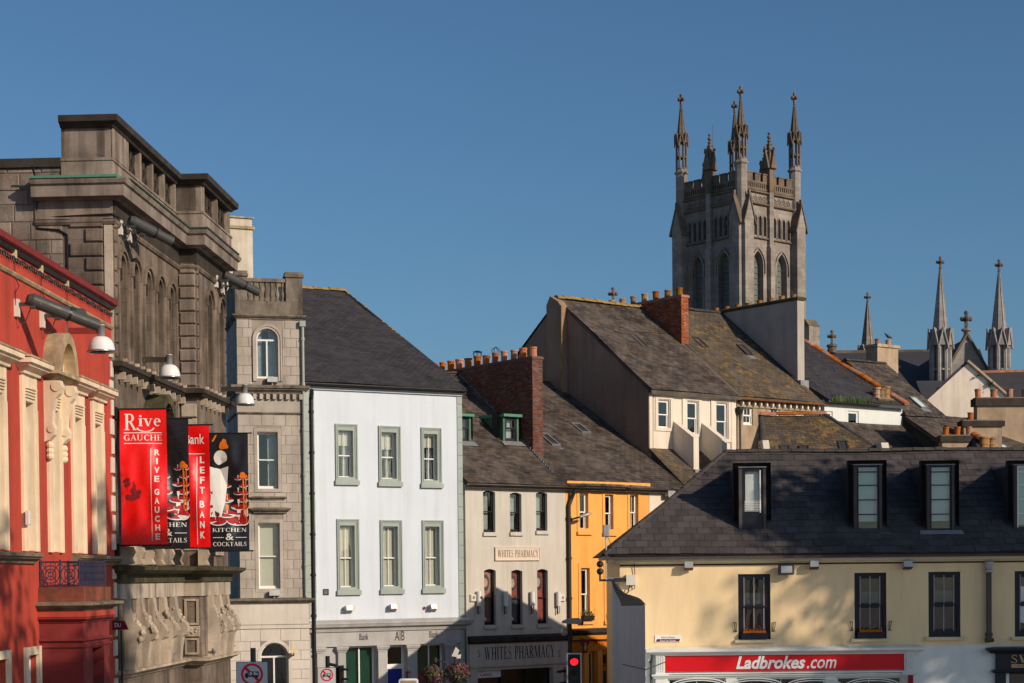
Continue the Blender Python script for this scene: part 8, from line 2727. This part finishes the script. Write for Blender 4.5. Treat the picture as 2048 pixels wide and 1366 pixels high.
# pigeons on the bank's ground-floor ledge
for u_, nm in ((9.0, 'beside the panelled pilaster'), (11.9, 'on the outer end of the ledge'), (5.6, 'below the banner brackets')):
    y_ = -0.2 if u_ < UA else -PJ-0.2
    bird('grey pigeon standing on the stone bank ledge '+nm, S.w(u_, y_, 3.36), 'dove', 0.85, random.uniform(0, 6), 'pigeon', 'bird')
# ------------------------------------------------------------------ street trees beside the camera, outside the view, that shade the fronts
def tree(label, x, y, hgt, cz, rx, rz, n, leaf=0.26, grp='riverside trees'):
    t = thing('street_tree', label, 'tree', (x, y, 0), random.uniform(0, 6), grp)
    mb = MB()
    top = cz*0.8
    mb.cyl((0, 0, 0), (0.1, 0, cz*0.45), 0.34, 0.24, 10)
    mb.cyl((0.1, 0, cz*0.45), (0, 0.1, hgt*0.86), 0.24, 0.06, 8)
    tips = []
    for k in range(14):
        a = random.uniform(0, 6.28)
        z0 = cz*random.uniform(0.42, 1.0)
        e = Vector((math.cos(a)*rx*random.uniform(.4, .85), math.sin(a)*rx*random.uniform(.4, .85), cz+rz*random.uniform(-.6, .8)))
        m_ = Vector((0, 0, z0)).lerp(e, 0.5)+Vector((0, 0, 0.5))
        mb.cyl((0.05, 0, z0), m_, 0.12, 0.07, 6)
        mb.cyl(m_, e, 0.07, 0.02, 6)
        tips.append(e)
        tips.append(m_)
    mb.build('trunk', M['bark'], t)
    lm = MB()
    for k in range(n):
        c_ = random.choice(tips)
        d_ = Vector((random.gauss(0, 1), random.gauss(0, 1), random.gauss(0, 0.8)))*rx*0.19
        p = c_+d_
        q = Vector((random.uniform(-1, 1), random.uniform(-1, 1), random.uniform(-.4, 1))).normalized()
        s_ = leaf*random.uniform(0.6, 1.2)
        x_ = q.orthogonal().normalized()*s_
        y_ = q.cross(x_)*0.55
        lm.quad(p-x_, p-y_, p+x_, p+y_)
    stuff(lm.build('crown', M['leaf'], t))
    return t
TS = Vector((sd.x, sd.y)).normalized()
tanE = math.tan(rad(SUN_EL))
def shade_tree(label, X_, Y_, z_, D_, rx, rz, n, leaf=0.26):
    """a tree D_ metres sunward of the point (X_, Y_, z_), its crown centred on the sun line"""
    cz = z_+D_*tanE
    return tree(label, X_+TS.x*D_, Y_+TS.y*D_, cz+rz, cz, rx, rz, n, leaf)
shade_tree('tall leafy tree shading the red building doorway', -11.9, 45.0, 2.5, 33, 3.6, 4.0, 4500)
shade_tree('leafy tree shading the far windows of the red building', -11.7, 52.3, 4.5, 33, 2.2, 3.4, 2200)
shade_tree('broad leafy tree shading the dormers of the yellow building', 12.6, 66.5, 8.3, 26, 3.3, 2.2, 5200)
shade_tree('broad leafy tree shading the roof end of the yellow building', 17.5, 66.5, 8.0, 26, 4.0, 2.6, 6000)
shade_tree('leafy tree dappling the yellow building front', 14.0, 65.0, 4.8, 52, 4.8, 2.0, 620, 0.42)
shade_tree('leafy tree dappling the betting shop front', 20.5, 65.0, 3.8, 52, 5.0, 2.2, 900, 0.42)
